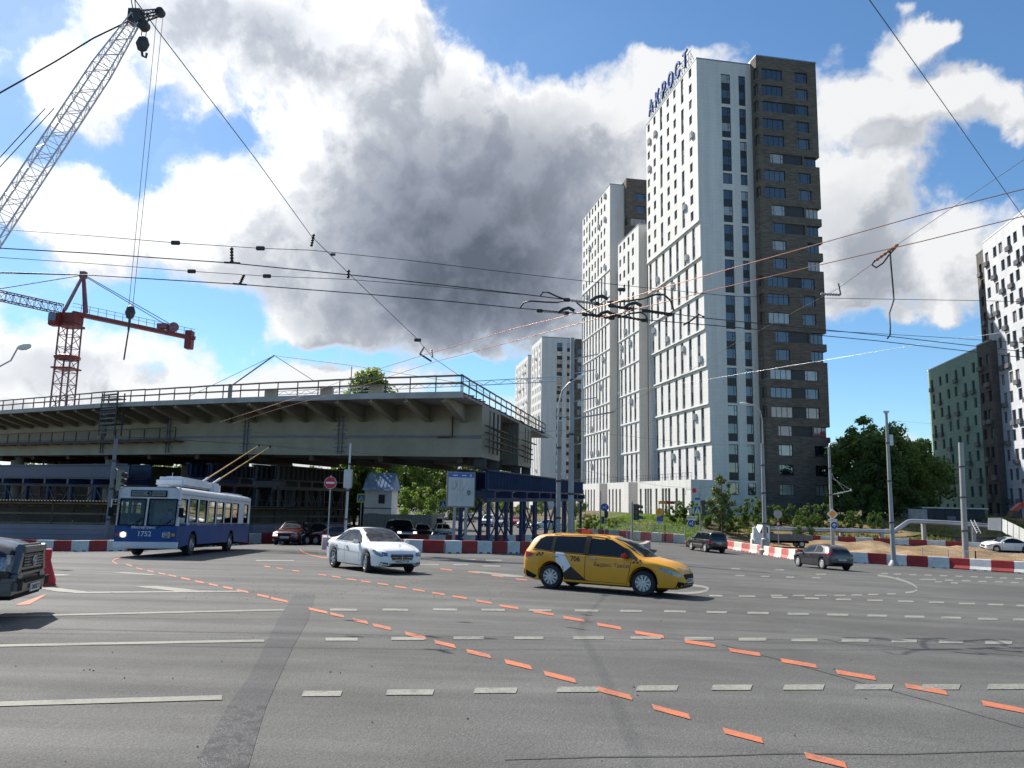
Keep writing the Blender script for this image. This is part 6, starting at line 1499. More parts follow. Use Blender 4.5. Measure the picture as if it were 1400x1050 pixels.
far_car('hatch', M_RED2, 706, 721, (-.2, -.98), 'bright red hatchback far off, seen through the blue trestle legs', 128, 1.0)
far_car('hatch', M_SIL, 686, 722, (-.15, -.98), 'pale silver hatchback far off, left of the bright red one', 122, 1.0)
far_car('suv', M_CWH, 668, 722, (-.15, -.98), 'white off-roader far off, just right of the map board', 120, .95)
far_car('saloon', M_SIL, 625, 716, (-.1, -.98), 'silver saloon climbing the far street above the map board legs', 150, 1.0)
far_car('hatch', M_CGR, 640, 717, (-.1, -.98), 'grey hatchback on the far street beside the right leg of the map board', 140, 1.0)
far_car('saloon', M_CWH, 1376, 749, (-1, .12), 'low white saloon cut off by the right edge, beyond the far barrier row', 90, 1.12, group=None)
# ------------------------------------------------------------------ trolleybus
M_BUSB = mat('bus_blue', (.010, .060, .205), .5, 0, .1, 1, spec=.3); M_BUSW = mat('bus_white', (.58, .59, .62), .5, 0, .08, 1, spec=.3); M_CLEAR = clear_glass('bus_glass', dark=.2); M_INT = mat('bus_interior', (.20, .19, .18), .7); M_SEAT = mat('bus_seat', (.06, .08, .16), .8); M_OCH = mat('trolley_pole_paint', (.55, .32, .08), .5)
TB = thing('trolleybus', 'blue and white trolleybus, route board 43, turning with its poles on the wires', 'trolleybus')
BL, BW, Z0, ZBt, ZR = 11.7, 1.25, .36, 1.42, 2.86      # length, half width, skirt, belt, roof edge
XF = 2.15                                              # nose ahead of the front axle (origin at the front axle)
XR = XF - BL
WXS = (0.0, -6.0); WR = .48
def bus_side(mb, sg, z0, z1, ops, arches, mi):
    """one flank between two heights with openings; y = sg * BW"""
    us = sorted({XR, XF, *[q for p in ops for q in p[:2]], *[w + d for w in arches for d in [math.cos(math.pi * k / 12) * .60 for k in range(13)]]})
    vs = sorted({z0, z1, *[q for p in ops for q in p[2:4]]})
    def zl(u):
        for w in arches:
            if abs(u - w) < .601: return max(z0, WR + math.sqrt(max(0, .36 - (u - w) ** 2)))
        return z0
    for a, b in zip(us, us[1:]):
        if b - a < 1e-4: continue
        for c, d in zip(vs, vs[1:]):
            m_ = ((a + b) / 2, (c + d) / 2)
            if any(p[0] < m_[0] < p[1] and p[2] < m_[1] < p[3] for p in ops): continue
            ca, cb_ = (zl(a), zl(b)) if c == z0 else (c, c)
            q = [(a, sg * BW, ca), (b, sg * BW, cb_), (b, sg * BW, d), (a, sg * BW, d)]
            mb.add(q if sg < 0 else q[::-1], [(0, 1, 2, 3)], mi)
wl = [(XF - 1.35 - i * 1.36 - 1.12, XF - 1.35 - i * 1.36) for i in range(6)] + [(XR + .45, XR + 1.3)]
ops_l = [(XF - 1.1, XF - .28, 1.32, 2.42)] + [(a, b, 1.46, 2.45) for a, b in wl]
body = MB()
for sg in (1, -1):
    bus_side(body, sg, Z0, ZBt, [], WXS, 0); bus_side(body, sg, ZBt, ZR - .18, [o for o in ops_l], (), 1)
    # roof cove
    n = 6; pr = [(sg * (BW - .28 + .28 * math.cos(a)), ZR - .18 + .24 * math.sin(a)) for a in [math.pi / 2 * k / n for k in range(n + 1)]]
    for (y0, z0), (y1, z1) in zip(pr, pr[1:]): q = [(XR, y0, z0), (XF, y0, z0), (XF, y1, z1), (XR, y1, z1)]; body.add(q if sg < 0 else q[::-1], [(0, 1, 2, 3)], 1)
body.add([(XR, -BW + .28, ZR + .06), (XF, -BW + .28, ZR + .06), (XF, BW - .28, ZR + .06), (XR, BW - .28, ZR + .06)], [(0, 1, 2, 3)], 1)
body.add([(XR, -BW, Z0), (XF, -BW, Z0), (XF, BW, Z0), (XR, BW, Z0)], [(3, 2, 1, 0)], 2)
def nose(u, z):
    """front plane, gently bowed and leaning back above the belt"""
    return XF + .14 * (1 - (u / BW) ** 2) - (.09 * max(0, z - 1.3)) - .01
def front(mb, y0, y1, z0, z1, mi, e=0.0, n=8):
    vs = []
    for i in range(n + 1):
        for z in (z0, z1): y = y0 + (y1 - y0) * i / n; vs.append((nose(y, z) + e, y, z))
    mb.add(vs, [(2 * i, 2 * i + 2, 2 * i + 3, 2 * i + 1) for i in range(n)], mi)
front(body, -BW, BW, Z0 + .0, .62, 1); front(body, -BW, BW, .62, 1.30, 0)
for y0, y1 in ((-BW, -1.16), (-.06, .06), (1.16, BW)): front(body, y0, y1, 1.30, 2.40, 1, 0, 2)
front(body, -BW, BW, 2.40, ZR + .03, 1)
vs = [(nose(y, ZR + .03), y, ZR + .03) for y in [-BW + 2 * BW * i / 8 for i in range(9)]] + [(XF - .3, BW - .28, ZR + .06), (XF - .3, -BW + .28, ZR + .06)]
body.add(vs, [tuple(range(11))], 1)
for sg in (1, -1):                                     # cheeks joining nose and flank
    q = [(nose(BW, z), sg * BW, z) for z in (Z0, .62, 1.3, 2.4, ZR - .15)]; p = [(XF - .3, sg * (BW + .002), z) for z in (Z0, .62, 1.3, 2.4, ZR - .15)]
    for i in range(4): f_ = [q[i], q[i + 1], p[i + 1], p[i]]; body.add(f_ if sg > 0 else f_[::-1], [(0, 1, 2, 3)], 1 if i in (0, 2, 3) else 0)
body.add([(XR, -BW, Z0), (XR, BW, Z0), (XR, BW, ZBt), (XR, -BW, ZBt)], [(3, 2, 1, 0)], 0); body.add([(XR, -BW, ZBt), (XR, BW, ZBt), (XR, BW, ZR), (XR, -BW, ZR)], [(3, 2, 1, 0)], 1)
body.build('body', [M_BUSB, M_BUSW, M_WELL], TB, 30)
def pane_(mb, a, b, z0, z1, y, mi=0): mb.add([(a, y, z0), (b, y, z0), (b, y, z1), (a, y, z1)], [(0, 1, 2, 3)], mi)
for sg in (1, -1):
    for a, b, z0, z1 in ops_l:
        mb = MB(); y = sg * (BW - .03); pane_(mb, a, b, z0, z1, y, 0)
        for zz in (z0, z1): mb.beam((a, y + .012 * sg, zz), (b, y + .012 * sg, zz), .05, .04, 1)
        for xx in (a, b): mb.beam((xx, y + .012 * sg, z0), (xx, y + .012 * sg, z1), .05, .04, 1)
        if b - a > 1: mb.beam((a, y, z1 - .3), (b, y, z1 - .3), .03, .03, 1)
        mb.build('side_window', [M_CLEAR, M_CBLK], TB)
for y0, y1 in ((-1.16, -.06), (.06, 1.16)):
    mb = MB(); front(mb, y0 + .02, y1 - .02, 1.32, 2.38, 0, -.015, 4)
    P = lambda y, z: (nose(y, z) + .005, y, z)
    ys = [y0 + (y1 - y0) * k / 4 for k in range(5)]
    for z in (1.31, 2.39):
        for a, b in zip(ys, ys[1:]): mb.beam(P(a, z), P(b, z), .05, .05, 1)
    for y in (y0 + .01, y1 - .01): mb.beam(P(y, 1.31), P(y, 2.39), .05, .05, 1)
    mb.build('windscreen', [M_CLEAR, M_CBLK], TB)
    mb = MB(); c = (y0 + y1) / 2; mb.beam(P(c - .1, 1.22), P(c + .35, 1.5), .025, .025); mb.beam(P(c + .2, 1.3), P(c + .45, 1.62), .02, .03); mb.build('wiper', M_CBLK, TB)
mb = MB(); X_ = nose(0, 2.62) + .0; mb.box((X_ + .01, 0, 2.62), (.1, 1.46, .27), None, 0); mb.box((X_ + .062, 0, 2.62), (.01, 1.38, .19), None, 1); rb_ = mb.build('route_board', [M_CBLK, mat('route_display', (.16, .17, .17), .5, 0, 0)], TB)
bx_ = lambda x, y, z: basis((0, 1, 0), (0, 0, 1), (1, 0, 0), (x, y, z))
text_obj('route_number', '43', .24, M_CBLK, rb_, bx_(X_ + .07, .05, 2.62), .001, .008)
mb = MB()
for sg in (1, -1):
    for k in range(2): mb.box((X_ + .0685, sg * .42, 2.645 - k * .05), (.002, .46, .02))
mb.build('route_text', M_CBLK, rb_)
text_obj('fleet_number', '1752', .29, M_BUSW, TB, bx_(nose(0, .95) + .012, .0, .95), .003, .004)
text_obj('lettering', 'Мосгортранс', .15, M_BUSW, TB, bx_(nose(0, 1.22) + .016, -.05, 1.22), .003, .003)
for sg in (1, -1):
    xh = nose(.85, .9) + .01
    mb = MB(); mb.bbox((xh, sg * .86, .92), (.06, .36, .26), .03, mi=0); mb.build('headlamp_surround', M_STEEL, TB)
    mb = MB(); mb.lathe([(.115, 0), (.11, .03), (.001, .055)], 20, basis((0, 1, 0), (0, 0, 1), (1, 0, 0), (xh + .03, sg * .86, .92)), 0); mb.build('headlamp', M_LIT if sg < 0 else M_HL, TB, 60)
    mb = MB(); mb.bbox((nose(1.12, .9) + .012, sg * 1.13, .92), (.04, .14, .12), .015); mb.build('indicator', M_TL if sg < 0 else M_AMB, TB)
    mb = MB(); mb.bbox((nose(.95, 2.62) + .01, sg * 1.0, 2.58), (.03, .14, .07), .01); mb.build('marker_lamp', M_STEEL, TB)
    mb = MB(); xm = nose(1.2, 2.2); mb.tube([(xm, sg * 1.2, 2.35), (xm + .25, sg * 1.42, 2.35), (xm + .25, sg * 1.42, 1.7)], .022, 6, 0); mb.tube([(xm, sg * 1.2, 2.15), (xm + .25, sg * 1.42, 2.15)], .018, 6, 0); mb.bbox((xm + .25, sg * 1.42, 1.85), (.05, .2, .4), .02, mi=1); mb.build('mirror', [M_STEEL, M_CBLK], TB)
mb = MB(); front(mb, -BW - .01, BW + .01, .40, .63, 0, .05); front(mb, -BW - .01, BW + .01, .63, .632, 0, .05); mb.box((XF - .1, 0, .52), (.3, 2 * BW + .02, .2), None, 0); mb.build('bumper', M_BUSW, TB)
mb = MB()
for sg in (1, -1): mb.bx(XR + .1, XF - .35, sg * (BW + .006) - .006, sg * (BW + .006) + .006, ZR - .26, ZR - .22); mb.bx(XF - .3 - .9, XF - .32, sg * (BW + .004) - .004, sg * (BW + .004) + .004, ZBt - .02, ZBt)
mb.build('trim', M_STEEL, TB)
# roof gear
mb = MB(); mb.bbox((-2.1, 0, ZR + .36), (4.0, 1.3, .50), .14, mi=0); mb.bbox((-4.7, 0, ZR + .30), (1.3, 1.5, .55), .1, mi=0); mb.bx(-4.06, -4.045, -.5, .5, ZR + .18, ZR + .44, 1); mb.box((-2.1, 0, ZR + .12), (3.9, 1.1, .1), None, 1)
for x in (-.6, -1.6, -2.6): mb.bbox((x, 0, ZR + .62), (.3, .6, .06), .02, mi=0)
mb.build('roof_equipment', [M_BUSW, M_CBLK], TB, 40)
mb = MB(); mb.bbox((-8.0, 0, ZR + .1), (3.0, 1.6, .12), .04); mb.bbox((-.0 + .6, 0, ZR + .12), (.5, .4, .12), .04); mb.tube([(.6, .3, ZR + .1), (.5, .3, ZR + .75)], .012, 5); mb.build('roof_hatch', M_BUSW, TB)
# inside
mb = MB(); mb.box((XF - BL / 2, 0, .82), (BL - .3, 2.3, .06), None, 0)
for i in range(8):
    for sg in (1, -1): x = XF - 2.2 - i * 1.1; mb.bbox((x, sg * .75, 1.22), (.42, .8, .1), .03, mi=1); mb.bbox((x - .2, sg * .75, 1.52), (.08, .8, .6), .03, mi=1)
mb.bx(XF - 1.3, XF - 1.27, -.2, 1.1, .85, 2.3, 0); mb.bbox((XF - .3, 0, 1.16), (.45, 2.2, .28), .06, mi=2)
for i in range(6):
    for sg in (1, -1): mb.cyl((XF - 2 - i * 1.6, sg * .4, .85), (XF - 2 - i * 1.6, sg * .4, 2.8), .018, 6, 3)
mb.tube([(XF - .62 + math.cos(a) * .1, .55 + math.sin(a) * .22, 1.42 + math.cos(a) * .18) for a in [2 * math.pi * k / 20 for k in range(21)]], .02, 6, 2)
mb.build('interior', [M_INT, M_SEAT, M_CBLK, M_STEEL], TB)
tm, rm = wheel_meshes(WR, .28, 'bus', M_STEEL)
for i, x in enumerate(WXS):
    for sg in (-1, 1): o = link('wheel', tm, TB); o.location = (x, sg * (BW - .17), WR); o.rotation_euler = (0, 0, 0 if sg < 0 else math.pi); link('rim', rm, o)
mb = MB()
for x in WXS: mb.bx(x - .62, x + .62, -BW + .35, BW - .35, .3, 1.05)
mb.bx(XR + .3, XF - .2, -.5, .5, .3, .5); mb.build('chassis', M_WELL, TB)
hd = Vector((.075, -1, 0)).normalized(); fc = Vector((-15.15, 32.6, 0)); c = fc - hd * XF
place(TB, c.x, c.y, (hd.x, hd.y))
# trolley poles reaching back to the wires
bpy.context.view_layer.update()
inv = TB.matrix_world.inverted()
TIPS = []
for sg, (px, py) in ((1, (369, 611)), (-1, (354, 609))):
    base = Vector((-5.0, sg * .32, ZR + .5)); bw = TB.matrix_world @ base
    best = None
    for Y in [bw.y + k * .05 for k in range(300)]:
        p = atY(px, py, Y); d = abs((p - bw).length - 6.2)
        if best is None or d < best[0]: best = (d, p)
    tipw = best[1]; TIPS.append(tipw); tip_ = inv @ tipw; d = (tip_ - base).normalized()
    mb = MB(); mb.tube([base, base + d * .9], .06, 8, 1); mb.tube([base + d * .9, tip_], [.035, .026], 8, 0); mb.bbox(tuple(tip_), (.3, .06, .1), .02, mi=2); mb.build('trolley_pole', [M_OCH, M_STEEL, M_CBLK], TB)
    mb = MB(); mb.tube([tip_ - d * .4, Vector((XR + .05, sg * .5, 1.3))], .008, 4); mb.build('retrieval_rope', M_WIRE, TB)
# ------------------------------------------------------------------ people at the wheel
def person_mesh(shirt, key, arms=True):
    """a seated driver: one skinned body, hands forward on the wheel"""
    V = [(0, 0, 0), (-.03, 0, .22), (-.05, 0, .42), (-.02, 0, .50), (0, 0, .555), (.02, 0, .64), (.02, 0, .74)]; R_ = [.16, .15, .17, .08, .06, .095, .085]
    E = [(0, 1), (1, 2), (2, 3), (3, 4), (4, 5), (5, 6)]
    for sg in (1, -1):
        b = len(V); V += [(-.04, sg * .19, .42), (.10, sg * .26, .22), (.34, sg * .18, .27), (.42, sg * .16, .29), (.20, sg * .11, -.02), (.44, sg * .12, .0), (.50, sg * .12, -.36), (.60, sg * .12, -.42)]
        R_ += [.08, .055, .04, .035, .10, .075, .05, .045]; E += [(2, b), (b, b + 1), (b + 1, b + 2), (b + 2, b + 3), (0, b + 4), (b + 4, b + 5), (b + 5, b + 6), (b + 6, b + 7)]
        for k in range(4):                                             # fingers, rooted in the palm
            n = len(V); y = sg * (.135 + .018 * k); L = (.055, .066, .062, .048)[k]; V += [(.455, y, .30), (.455 + L * .6, y, .305 - .01), (.455 + L * .8, y, .275)]; R_ += [.011, .010, .008]; E += [(b + 3, n), (n, n + 1), (n + 1, n + 2)]
        n = len(V); V += [(.43, sg * .115, .31), (.465, sg * .105, .325)]; R_ += [.012, .010]; E += [(b + 3, n), (n, n + 1)]
    me = bpy.data.meshes.new('person'); me.from_pydata(V, E, []); o = bpy.data.objects.new('person', me); COL.objects.link(o)
    o.modifiers.new('s', 'SKIN'); sv = me.skin_vertices[0].data
    for i, r in enumerate(R_): sv[i].radius = (r, r)
    sv[0].use_root = True
    sd_ = o.modifiers.new('d', 'SUBSURF'); sd_.levels = 1; sd_.render_levels = 1
    m2 = eval_mesh(o); bpy.data.objects.remove(o)
    skin = mat('skin', (.42, .25, .18), .6, 0, .05); m2.materials.append(shirt); m2.materials.append(skin); m2.materials.append(mat('trousers', (.03, .035, .05), .8))
    for p in m2.polygons: c = p.center; p.material_index = 1 if c.z > .52 or (c.x > .28 and c.z > .15) else 2 if c.z < .08 else 0; p.use_smooth = True
    return m2
def person(root, loc_, shirt, label, hair):
    o = link('person', person_mesh(shirt, label)); bpy.context.view_layer.update(); o.matrix_world = root.matrix_world @ Matrix.Translation(loc_); tag(o, label, 'person')
    mb = MB(); mb.lathe([(.001, .86), (.05, .85), (.085, .815), (.105, .76), (.103, .70), (.095, .66)], 16, Matrix.Translation((-.012, 0, -.015)))
    mb.build('hair', hair, o, 60)
    f_ = MB(); f_.box((.115, 0, .68), (.03, .025, .04), None, 0)
    for sg in (1, -1): f_.box((.103, sg * .035, .705), (.012, .026, .012), None, 1); f_.box((.015, sg * .1, .69), (.03, .02, .05), None, 0)
    f_.box((.105, 0, .635), (.012, .045, .01), None, 2); f_.build('face', [MATS['skin'], M_CBLK, mat('lips', (.3, .12, .1), .6, 0, 0)], o)
    return o
M_HAIR = mat('dark_hair', (.03, .02, .015), .7); M_SHB = mat('blue_shirt', (.12, .2, .42), .8); M_SHG = mat('grey_shirt', (.2, .2, .21), .8)
person(TB, (XF - 1.05, .55, 1.20), M_SHB, 'person in a blue shirt driving the trolleybus behind the big windscreen', M_HAIR)
# ------------------------------------------------------------------ poles, lamps, signs, signals
def base_at(px, py, Y):
    q = atY(px, py, Y); return Vector((q.x, Y, g(q.x, Y)))
def lamp_head(mb, p, d, L=.75, mi=0):
    d = Vector(d).normalized(); mb.tube([p, p + d * L * .25, p + d * L * .6, p + d * L * .9, p + d * L], [.05, .12, .14, .10, .03], 10, mi)
def pole(name, label, cat, px, pyb, pyt, Y, r0, r1, m_, lean=None, rot=0, extra=None, collar=True, zlow=None):
    b = base_at(px, pyb, Y); t = atY(lean if lean is not None else px, pyt, Y)
    if lean is None: t = Vector((b.x, b.y, t.z))
    R = thing(name, label, cat, tuple(b)); mb = MB(); T = t - b; n = 6
    mb.tube([T * (i / n) for i in range(n + 1)], [r0 + (r1 - r0) * i / n for i in range(n + 1)], 14, 0)
    mb.build('pole', m_, R, 40)
    if collar:
        c = MB(); c.lathe([(r0 * 2.2, 0), (r0 * 2.1, .12), (r0 * 1.4, .35), (r0 * 1.02, .5)], 14); c.build('base', M_CONC if collar == 2 else m_, R, 40)
        c = MB()
        for k in (.28, .55, .8): q = T * k; c.tube([q - T.normalized() * .06, q + T.normalized() * .06], (r0 + (r1 - r0) * k) * 1.25, 12)
        c.build('band', M_DSTEEL, R, 40)
    return R, b, T
R, b, T = pole('catenary_pole', 'tall grey steel pole with wire brackets in front of the blue trestle', 'pole', 780, 757, 462, 47, .19, .13, M_PALE)
mb = MB()
for k, (dx, dz, L) in enumerate(((1, .62, 2.6), (1, .70, 1.5), (1, .90, 1.6), (1, .83, 1.4), (-1, .62, .9), (1, .5, .7))):
    p = T * dz; mb.tube([p, p + Vector((dx * L, -.3, .18 * L))], .035 if L < 2 else .05, 6)
mb.build('bracket', M_STEEL, R)
mb = MB(); mb.bbox((0, 0, .6), (.5, .5, 1.2), .04); mb.build('plinth', M_PALE, R)
R, b, T = pole('street_lamp', 'concrete street lamp with a long curved arm, just left of the steel pole', 'street lamp', 762.5, 757, 576, 47.5, .16, .12, M_PALE)
mb = MB(); q = [atY(763, 577, 47.5), atY(764, 552, 47.5), atY(769, 534, 47.3), atY(778, 524, 47), atY(788, 518, 46.7)]; mb.tube([p - b for p in q], .06, 8); mb.build('arm', M_STEEL, R, 60)
mb = MB(); lamp_head(mb, q[-1] - b, (1, -.1, .42), .62); mb.build('lamp', M_WHITEP, R, 60)
R, b, T = pole('street_lamp', 'grey street lamp with a swan neck arm in front of the brick tower', 'street lamp', 1046, 745, 606, 74, .22, .15, M_PALE)
mb = MB(); q = [atY(1043, 608, 74), atY(1042, 575, 74), atY(1039, 562, 73.6), atY(1031, 554, 73), atY(1022, 552, 72.6)]; mb.tube([p - b for p in q], .075, 8); mb.build('arm', M_STEEL, R, 60)
mb = MB(); lamp_head(mb, q[-1] - b, (-1, -.1, .02), .75); mb.build('lamp', M_WHITEP, R, 60)
mb = MB(); mb.lathe([(.62, 0), (.6, .5), (.42, .62), (.36, 1.5), (.25, 1.6)], 16); mb.build('plinth', M_PALE, R, 40)
R, b, T = pole('street_lamp', 'grey street lamp carrying priority road and turn signs, right of the brick tower', 'street lamp', 1138.5, 742, 612, 82, .2, .12, M_PALE)
mb = MB(); mb.tube([T, T + Vector((.1, 0, .4)), T + Vector((.4, -.1, .5))], .06, 8); mb.build('arm', M_STEEL, R, 60); mb = MB(); lamp_head(mb, T + Vector((.1, -.1, .45)), (1, -.1, .1), .8); mb.build('lamp', M_WHITEP, R, 60)
mb = MB(); p = T * .55; mb.tube([p, p + Vector((2.1, -.3, .5)), p + Vector((2.0, -.3, .6))], .05, 6); mb.tube([T * .72, p + Vector((2.0, -.3, .55))], .015, 4); mb.tube([T * .76, p + Vector((1.4, -.3, .4))], .015, 4); mb.build('bracket', M_WHITEP, R)
M_SY = mat('sign_yellow', (.75, .36, .03), .45, 0, .08); M_SW = mat('sign_white', (.66, .66, .65), .45, 0, .06); M_SB = mat('sign_blue_plate', (.015, .07, .30), .45, 0, .06); M_SR = mat('sign_red', (.50, .014, .018), .45, 0, .06); M_SK = mat('sign_back', (.33, .33, .34), .5, .4, .1); M_SLIME = mat('sign_lime', (.45, .60, .05), .45, 0, .05); M_SO = mat('sign_orange', (.75, .28, .02), .45, 0, .06)
def disc(mb, c, r, m0, m1=None, rim=.12, n=28, y=0):
    Mx = basis((1, 0, 0), (0, 0, 1), (0, -1, 0), c)
    mb.lathe([(.001, .0), (r, .0), (r, .02), (r * (1 - rim), .021), (.001, .021)], n, Mx, m0)
    if m1 is not None: mb.lathe([(.001, .024), (r * (1 - rim), .024)], n, Mx, m1)
def rect(mb, c, w, h, mi, y=0.0, rot=0.0, t=.012):
    Rm = Matrix.Rotation(rot, 3, 'Y'); mb.box((c[0], c[1] - y - t / 2, c[2]), (w, t, h), Rm, mi)
def poly(mb, c, pts, mi, y=.03): mb.prism(pts, basis((1, 0, 0), (0, 0, 1), (0, -1, 0), (c[0], c[1] - y, c[2])), .004, mi)
def sign_on(R, o, name, fn, mats):
    mb = MB(); fn(mb); q = mb.build(name, mats, R, 40); return q
# priority road diamond, distance plate and blue turn disc on that lamp
S_ = 82 / 1050
zz = lambda py, Y, px=1138: atY(px, py, Y).z
def f_(mb): rect(mb, (0, -.22, zz(703, 82) - b.z), .85, .85, 1, 0, rad(45)); rect(mb, (0, -.235, zz(703, 82) - b.z), .56, .56, 0, 0, rad(45))
sign_on(R, 0, 'priority_sign', f_, [M_SO, M_SW])
def f_(mb):
    rect(mb, (.0, -.22, zz(711.5, 82) - b.z), .95, .3, 0)
    for k in range(6): rect(mb, (-.34 + k * .14, -.233, zz(711.5, 82) - b.z), .05, .14, 1)
sign_on(R, 0, 'plate', f_, [M_SW, M_SK])
def f_(mb): disc(mb, (.12, -.22, zz(718, 82) - b.z), .4, 1, 0, .08); rect(mb, (.12, -.25, zz(718, 82) - b.z), .07, .42, 1); rect(mb, (.0, -.25, zz(718, 82) - b.z + .04), .22, .07, 1, 0, rad(-30)); rect(mb, (.24, -.25, zz(718, 82) - b.z + .04), .22, .07, 1, 0, rad(30))
sign_on(R, 0, 'direction_sign', f_, [M_SB, M_SW])
R, b, T = pole('mast', 'bare galvanised mast with a small box near its top, in the bare dirt', 'pole', 1221.5, 762, 565, 64, .2, .11, M_PALE)
mb = MB(); mb.bbox(tuple(T * .82 + Vector((.25, 0, 0))), (.35, .3, .9), .03); mb.build('cabinet', M_STEEL, R); mb = MB(); mb.cyl(T, T + Vector((0, 0, .12)), .2, 12); mb.beam(T + Vector((-.25, 0, .14)), T + Vector((.25, 0, .14)), .1); mb.build('cap', M_STEEL, R)
R, b, T = pole('post', 'thick bare pale post standing in the bare dirt near the right edge', 'pole', 1320, 757, 605, 72, .27, .22, M_PALE, lean=1313.5)
R, b, T = pole('steel_pole', 'slim leaning steel pole with a cabinet behind the white saloon', 'pole', 471, 748, 606, 48, .09, .06, M_STEEL, lean=479.5)
mb = MB(); mb.bbox(tuple(T * .66 + Vector((.0, -.15, 0))), (.5, .3, 1.15), .03); mb.build('cabinet', M_STEEL, R)
R, b, T = pole('signal_post', 'leaning grey post left of the trolleybus carrying the back of a traffic light', 'traffic light', 145, 742, 600, 45.5, .14, .10, M_SPLICE, lean=159)
mb = MB(); c = atY(164, 657, 45) - b; mb.bbox(tuple(c), (.42, .12, 1.2), .03, mi=0)
for k in (-.36, 0, .36): mb.tube([c + Vector((.1, -.02, k)), c + Vector((.36, .05, k - .03))], [.13, .13], 12, 1)
mb.build('signal_head', [mat('signal_back', (.20, .21, .16), .6), M_BLACKP], R, 40)
mb = MB(); mb.tube([atY(158, 640, 45.5) - b, c + Vector((0, 0, .4))], .03, 6); mb.build('bracket', M_STEEL, R)
# lamp reaching in at the left edge
b = base_at(-34, 760, 30); R = thing('street_lamp', 'single lamp head on a thin arm reaching in at the left edge', 'street lamp', tuple(b)); mb = MB(); top = Vector((0, 0, 7.6)); q = atY(24, 476, 30) - b; mb.tube([(0, 0, 0), (0, 0, 3), (0, 0, q.z - .75)], [.1, .09, .07], 10); mb.build('pole', M_PALE, R, 40); mb = MB(); mb.tube([Vector((0, 0, q.z - .8)), Vector((.5, 0, q.z - .5)), q], .03, 8); mb.build('arm', M_STEEL, R, 40)
mb = MB(); lamp_head(mb, q, (1, -.05, .22), .55); mb.build('lamp', M_WHITEP, R, 60)
def sign_post(label, px, pyb, Y, ptop, r=.035, name='road_sign', m_=None):
    b = base_at(px, pyb, Y); t = atY(px, ptop, Y).z - b.z; R = thing(name, label, 'sign', tuple(b)); mb = MB(); mb.cyl((0, 0, -.05), (0, 0, t), r, 10); mb.build('post', m_ or M_STEEL, R, 40); return R, b
def lz(px, py, Y, b): return atY(px, py, Y).z - b.z
def arrow(mb, c, mi, L=.3, rot=0.0):
    for (x, z, w, h, a) in ((0, 0, L, .07, 0), (-L * .36, L * .14, L * .5, .07, -40), (-L * .36, -L * .14, L * .5, .07, 40)):
        v = Matrix.Rotation(rot, 3, 'Y') @ Vector((x, 0, z)); rect(mb, (c[0] + v.x, c[1], c[2] + v.z), w, h, mi, .03, rot + rad(a))
# no entry
Y = 46; R, b = sign_post('red round no entry sign with a white bar on a thin post', 447.5, 745, Y, 650)
z = lz(448, 660, Y, b)
def f_(mb): disc(mb, (0, -.06, z), .36, 1, 0, .06); rect(mb, (0, -.075, z), .5, .12, 1, .02)
sign_on(R, 0, 'panel', f_, [M_SR, M_SW])
def crossing(label, px, py, pyb, Y, s, tilt=0, dark=False):
    R, b = sign_post(label, px, pyb, Y, py - 7); z = lz(px, py, Y, b)
    def f_(mb):
        rect(mb, (0, -.06, z), s, s, 0); rect(mb, (0, -.072, z), s * .78, s * .78, 1); poly(mb, (0, -.05, z - s * .08), [(-s * .33, -s * .25), (s * .33, -s * .25), (0, s * .38)], 2, .04)
        for (x, zz_, w, h, a) in ((0, .12, .07, .07, 0), (0, .02, .05, .16, 0), (-.03, -.1, .035, .16, 18), (.03, -.1, .035, .16, -18)): rect(mb, (x * s, -.06, z + zz_ * s - s * .1), w * s, h * s, 3, .036, rad(a))
        for k in range(3): rect(mb, ((-.2 + k * .2) * s, -.06, z - s * .3), .1 * s, .03 * s, 3, .036)
    sign_on(R, 0, 'panel', f_, [M_SLIME, M_SB, M_SW if not dark else M_SK, M_CBLK]); return R
crossing('pedestrian crossing sign in a lime frame in front of the white house, left one', 492, 681, 728, 72, .8, dark=True)
crossing('pedestrian crossing sign in a lime frame at the left edge of the map board', 604.5, 690, 730, 72, .8)
crossing('pedestrian crossing sign in a lime frame seen between the blue trestle legs', 729, 695, 722, 105, .9)
# blue round direction sign
Y = 78; R, b = sign_post('blue round arrow sign on a thin post left of the near traffic light', 826.5, 737, Y, 688); z = lz(827, 693.5, Y, b)
def f_(mb): disc(mb, (0, -.06, z), .40, 1, 0, .06); arrow(mb, (-.02, -.06, z), 1, .36); rect(mb, (.12, -.06, z + .02), .07, .42, 1, .03)
sign_on(R, 0, 'panel', f_, [M_SB, M_SW])
mb = MB(); zb2 = lz(829, 703, Y, b); mb.bbox((.15, -.05, zb2), (.34, .3, .7), .05); mb.bbox((.15, -.25, zb2 + .15), (.36, .3, .08), .02); mb.bbox((.15, -.25, zb2 - .18), (.36, .3, .08), .02); mb.build('signal_head', M_BLACKP, R)
# detour signs
Y = 84; R, b = sign_post('orange round sign above a blue panel and white plate, at the mesh fence', 902, 738, Y, 695); z = lz(902, 700, Y, b)
def f_(mb): disc(mb, (0, -.06, z), .42, 0, 3, .1); rect(mb, (0, -.06, z), .36, .18, 0, .03); rect(mb, (0, -.06, z), .26, .08, 3, .04)
sign_on(R, 0, 'panel', f_, [M_SO, M_SB, M_SW, M_SY])
def f_(mb): rect(mb, (0, -.06, z - .74), .62, .55, 0); rect(mb, (0, -.06, z - 1.13), .66, .2, 1); rect(mb, (0, -.06, z - 1.13), .4, .06, 2, .014)
sign_on(R, 0, 'plate', f_, [mat('sign_violet', (.07, .08, .35), .5, 0, .1), M_SW, M_CBLK])
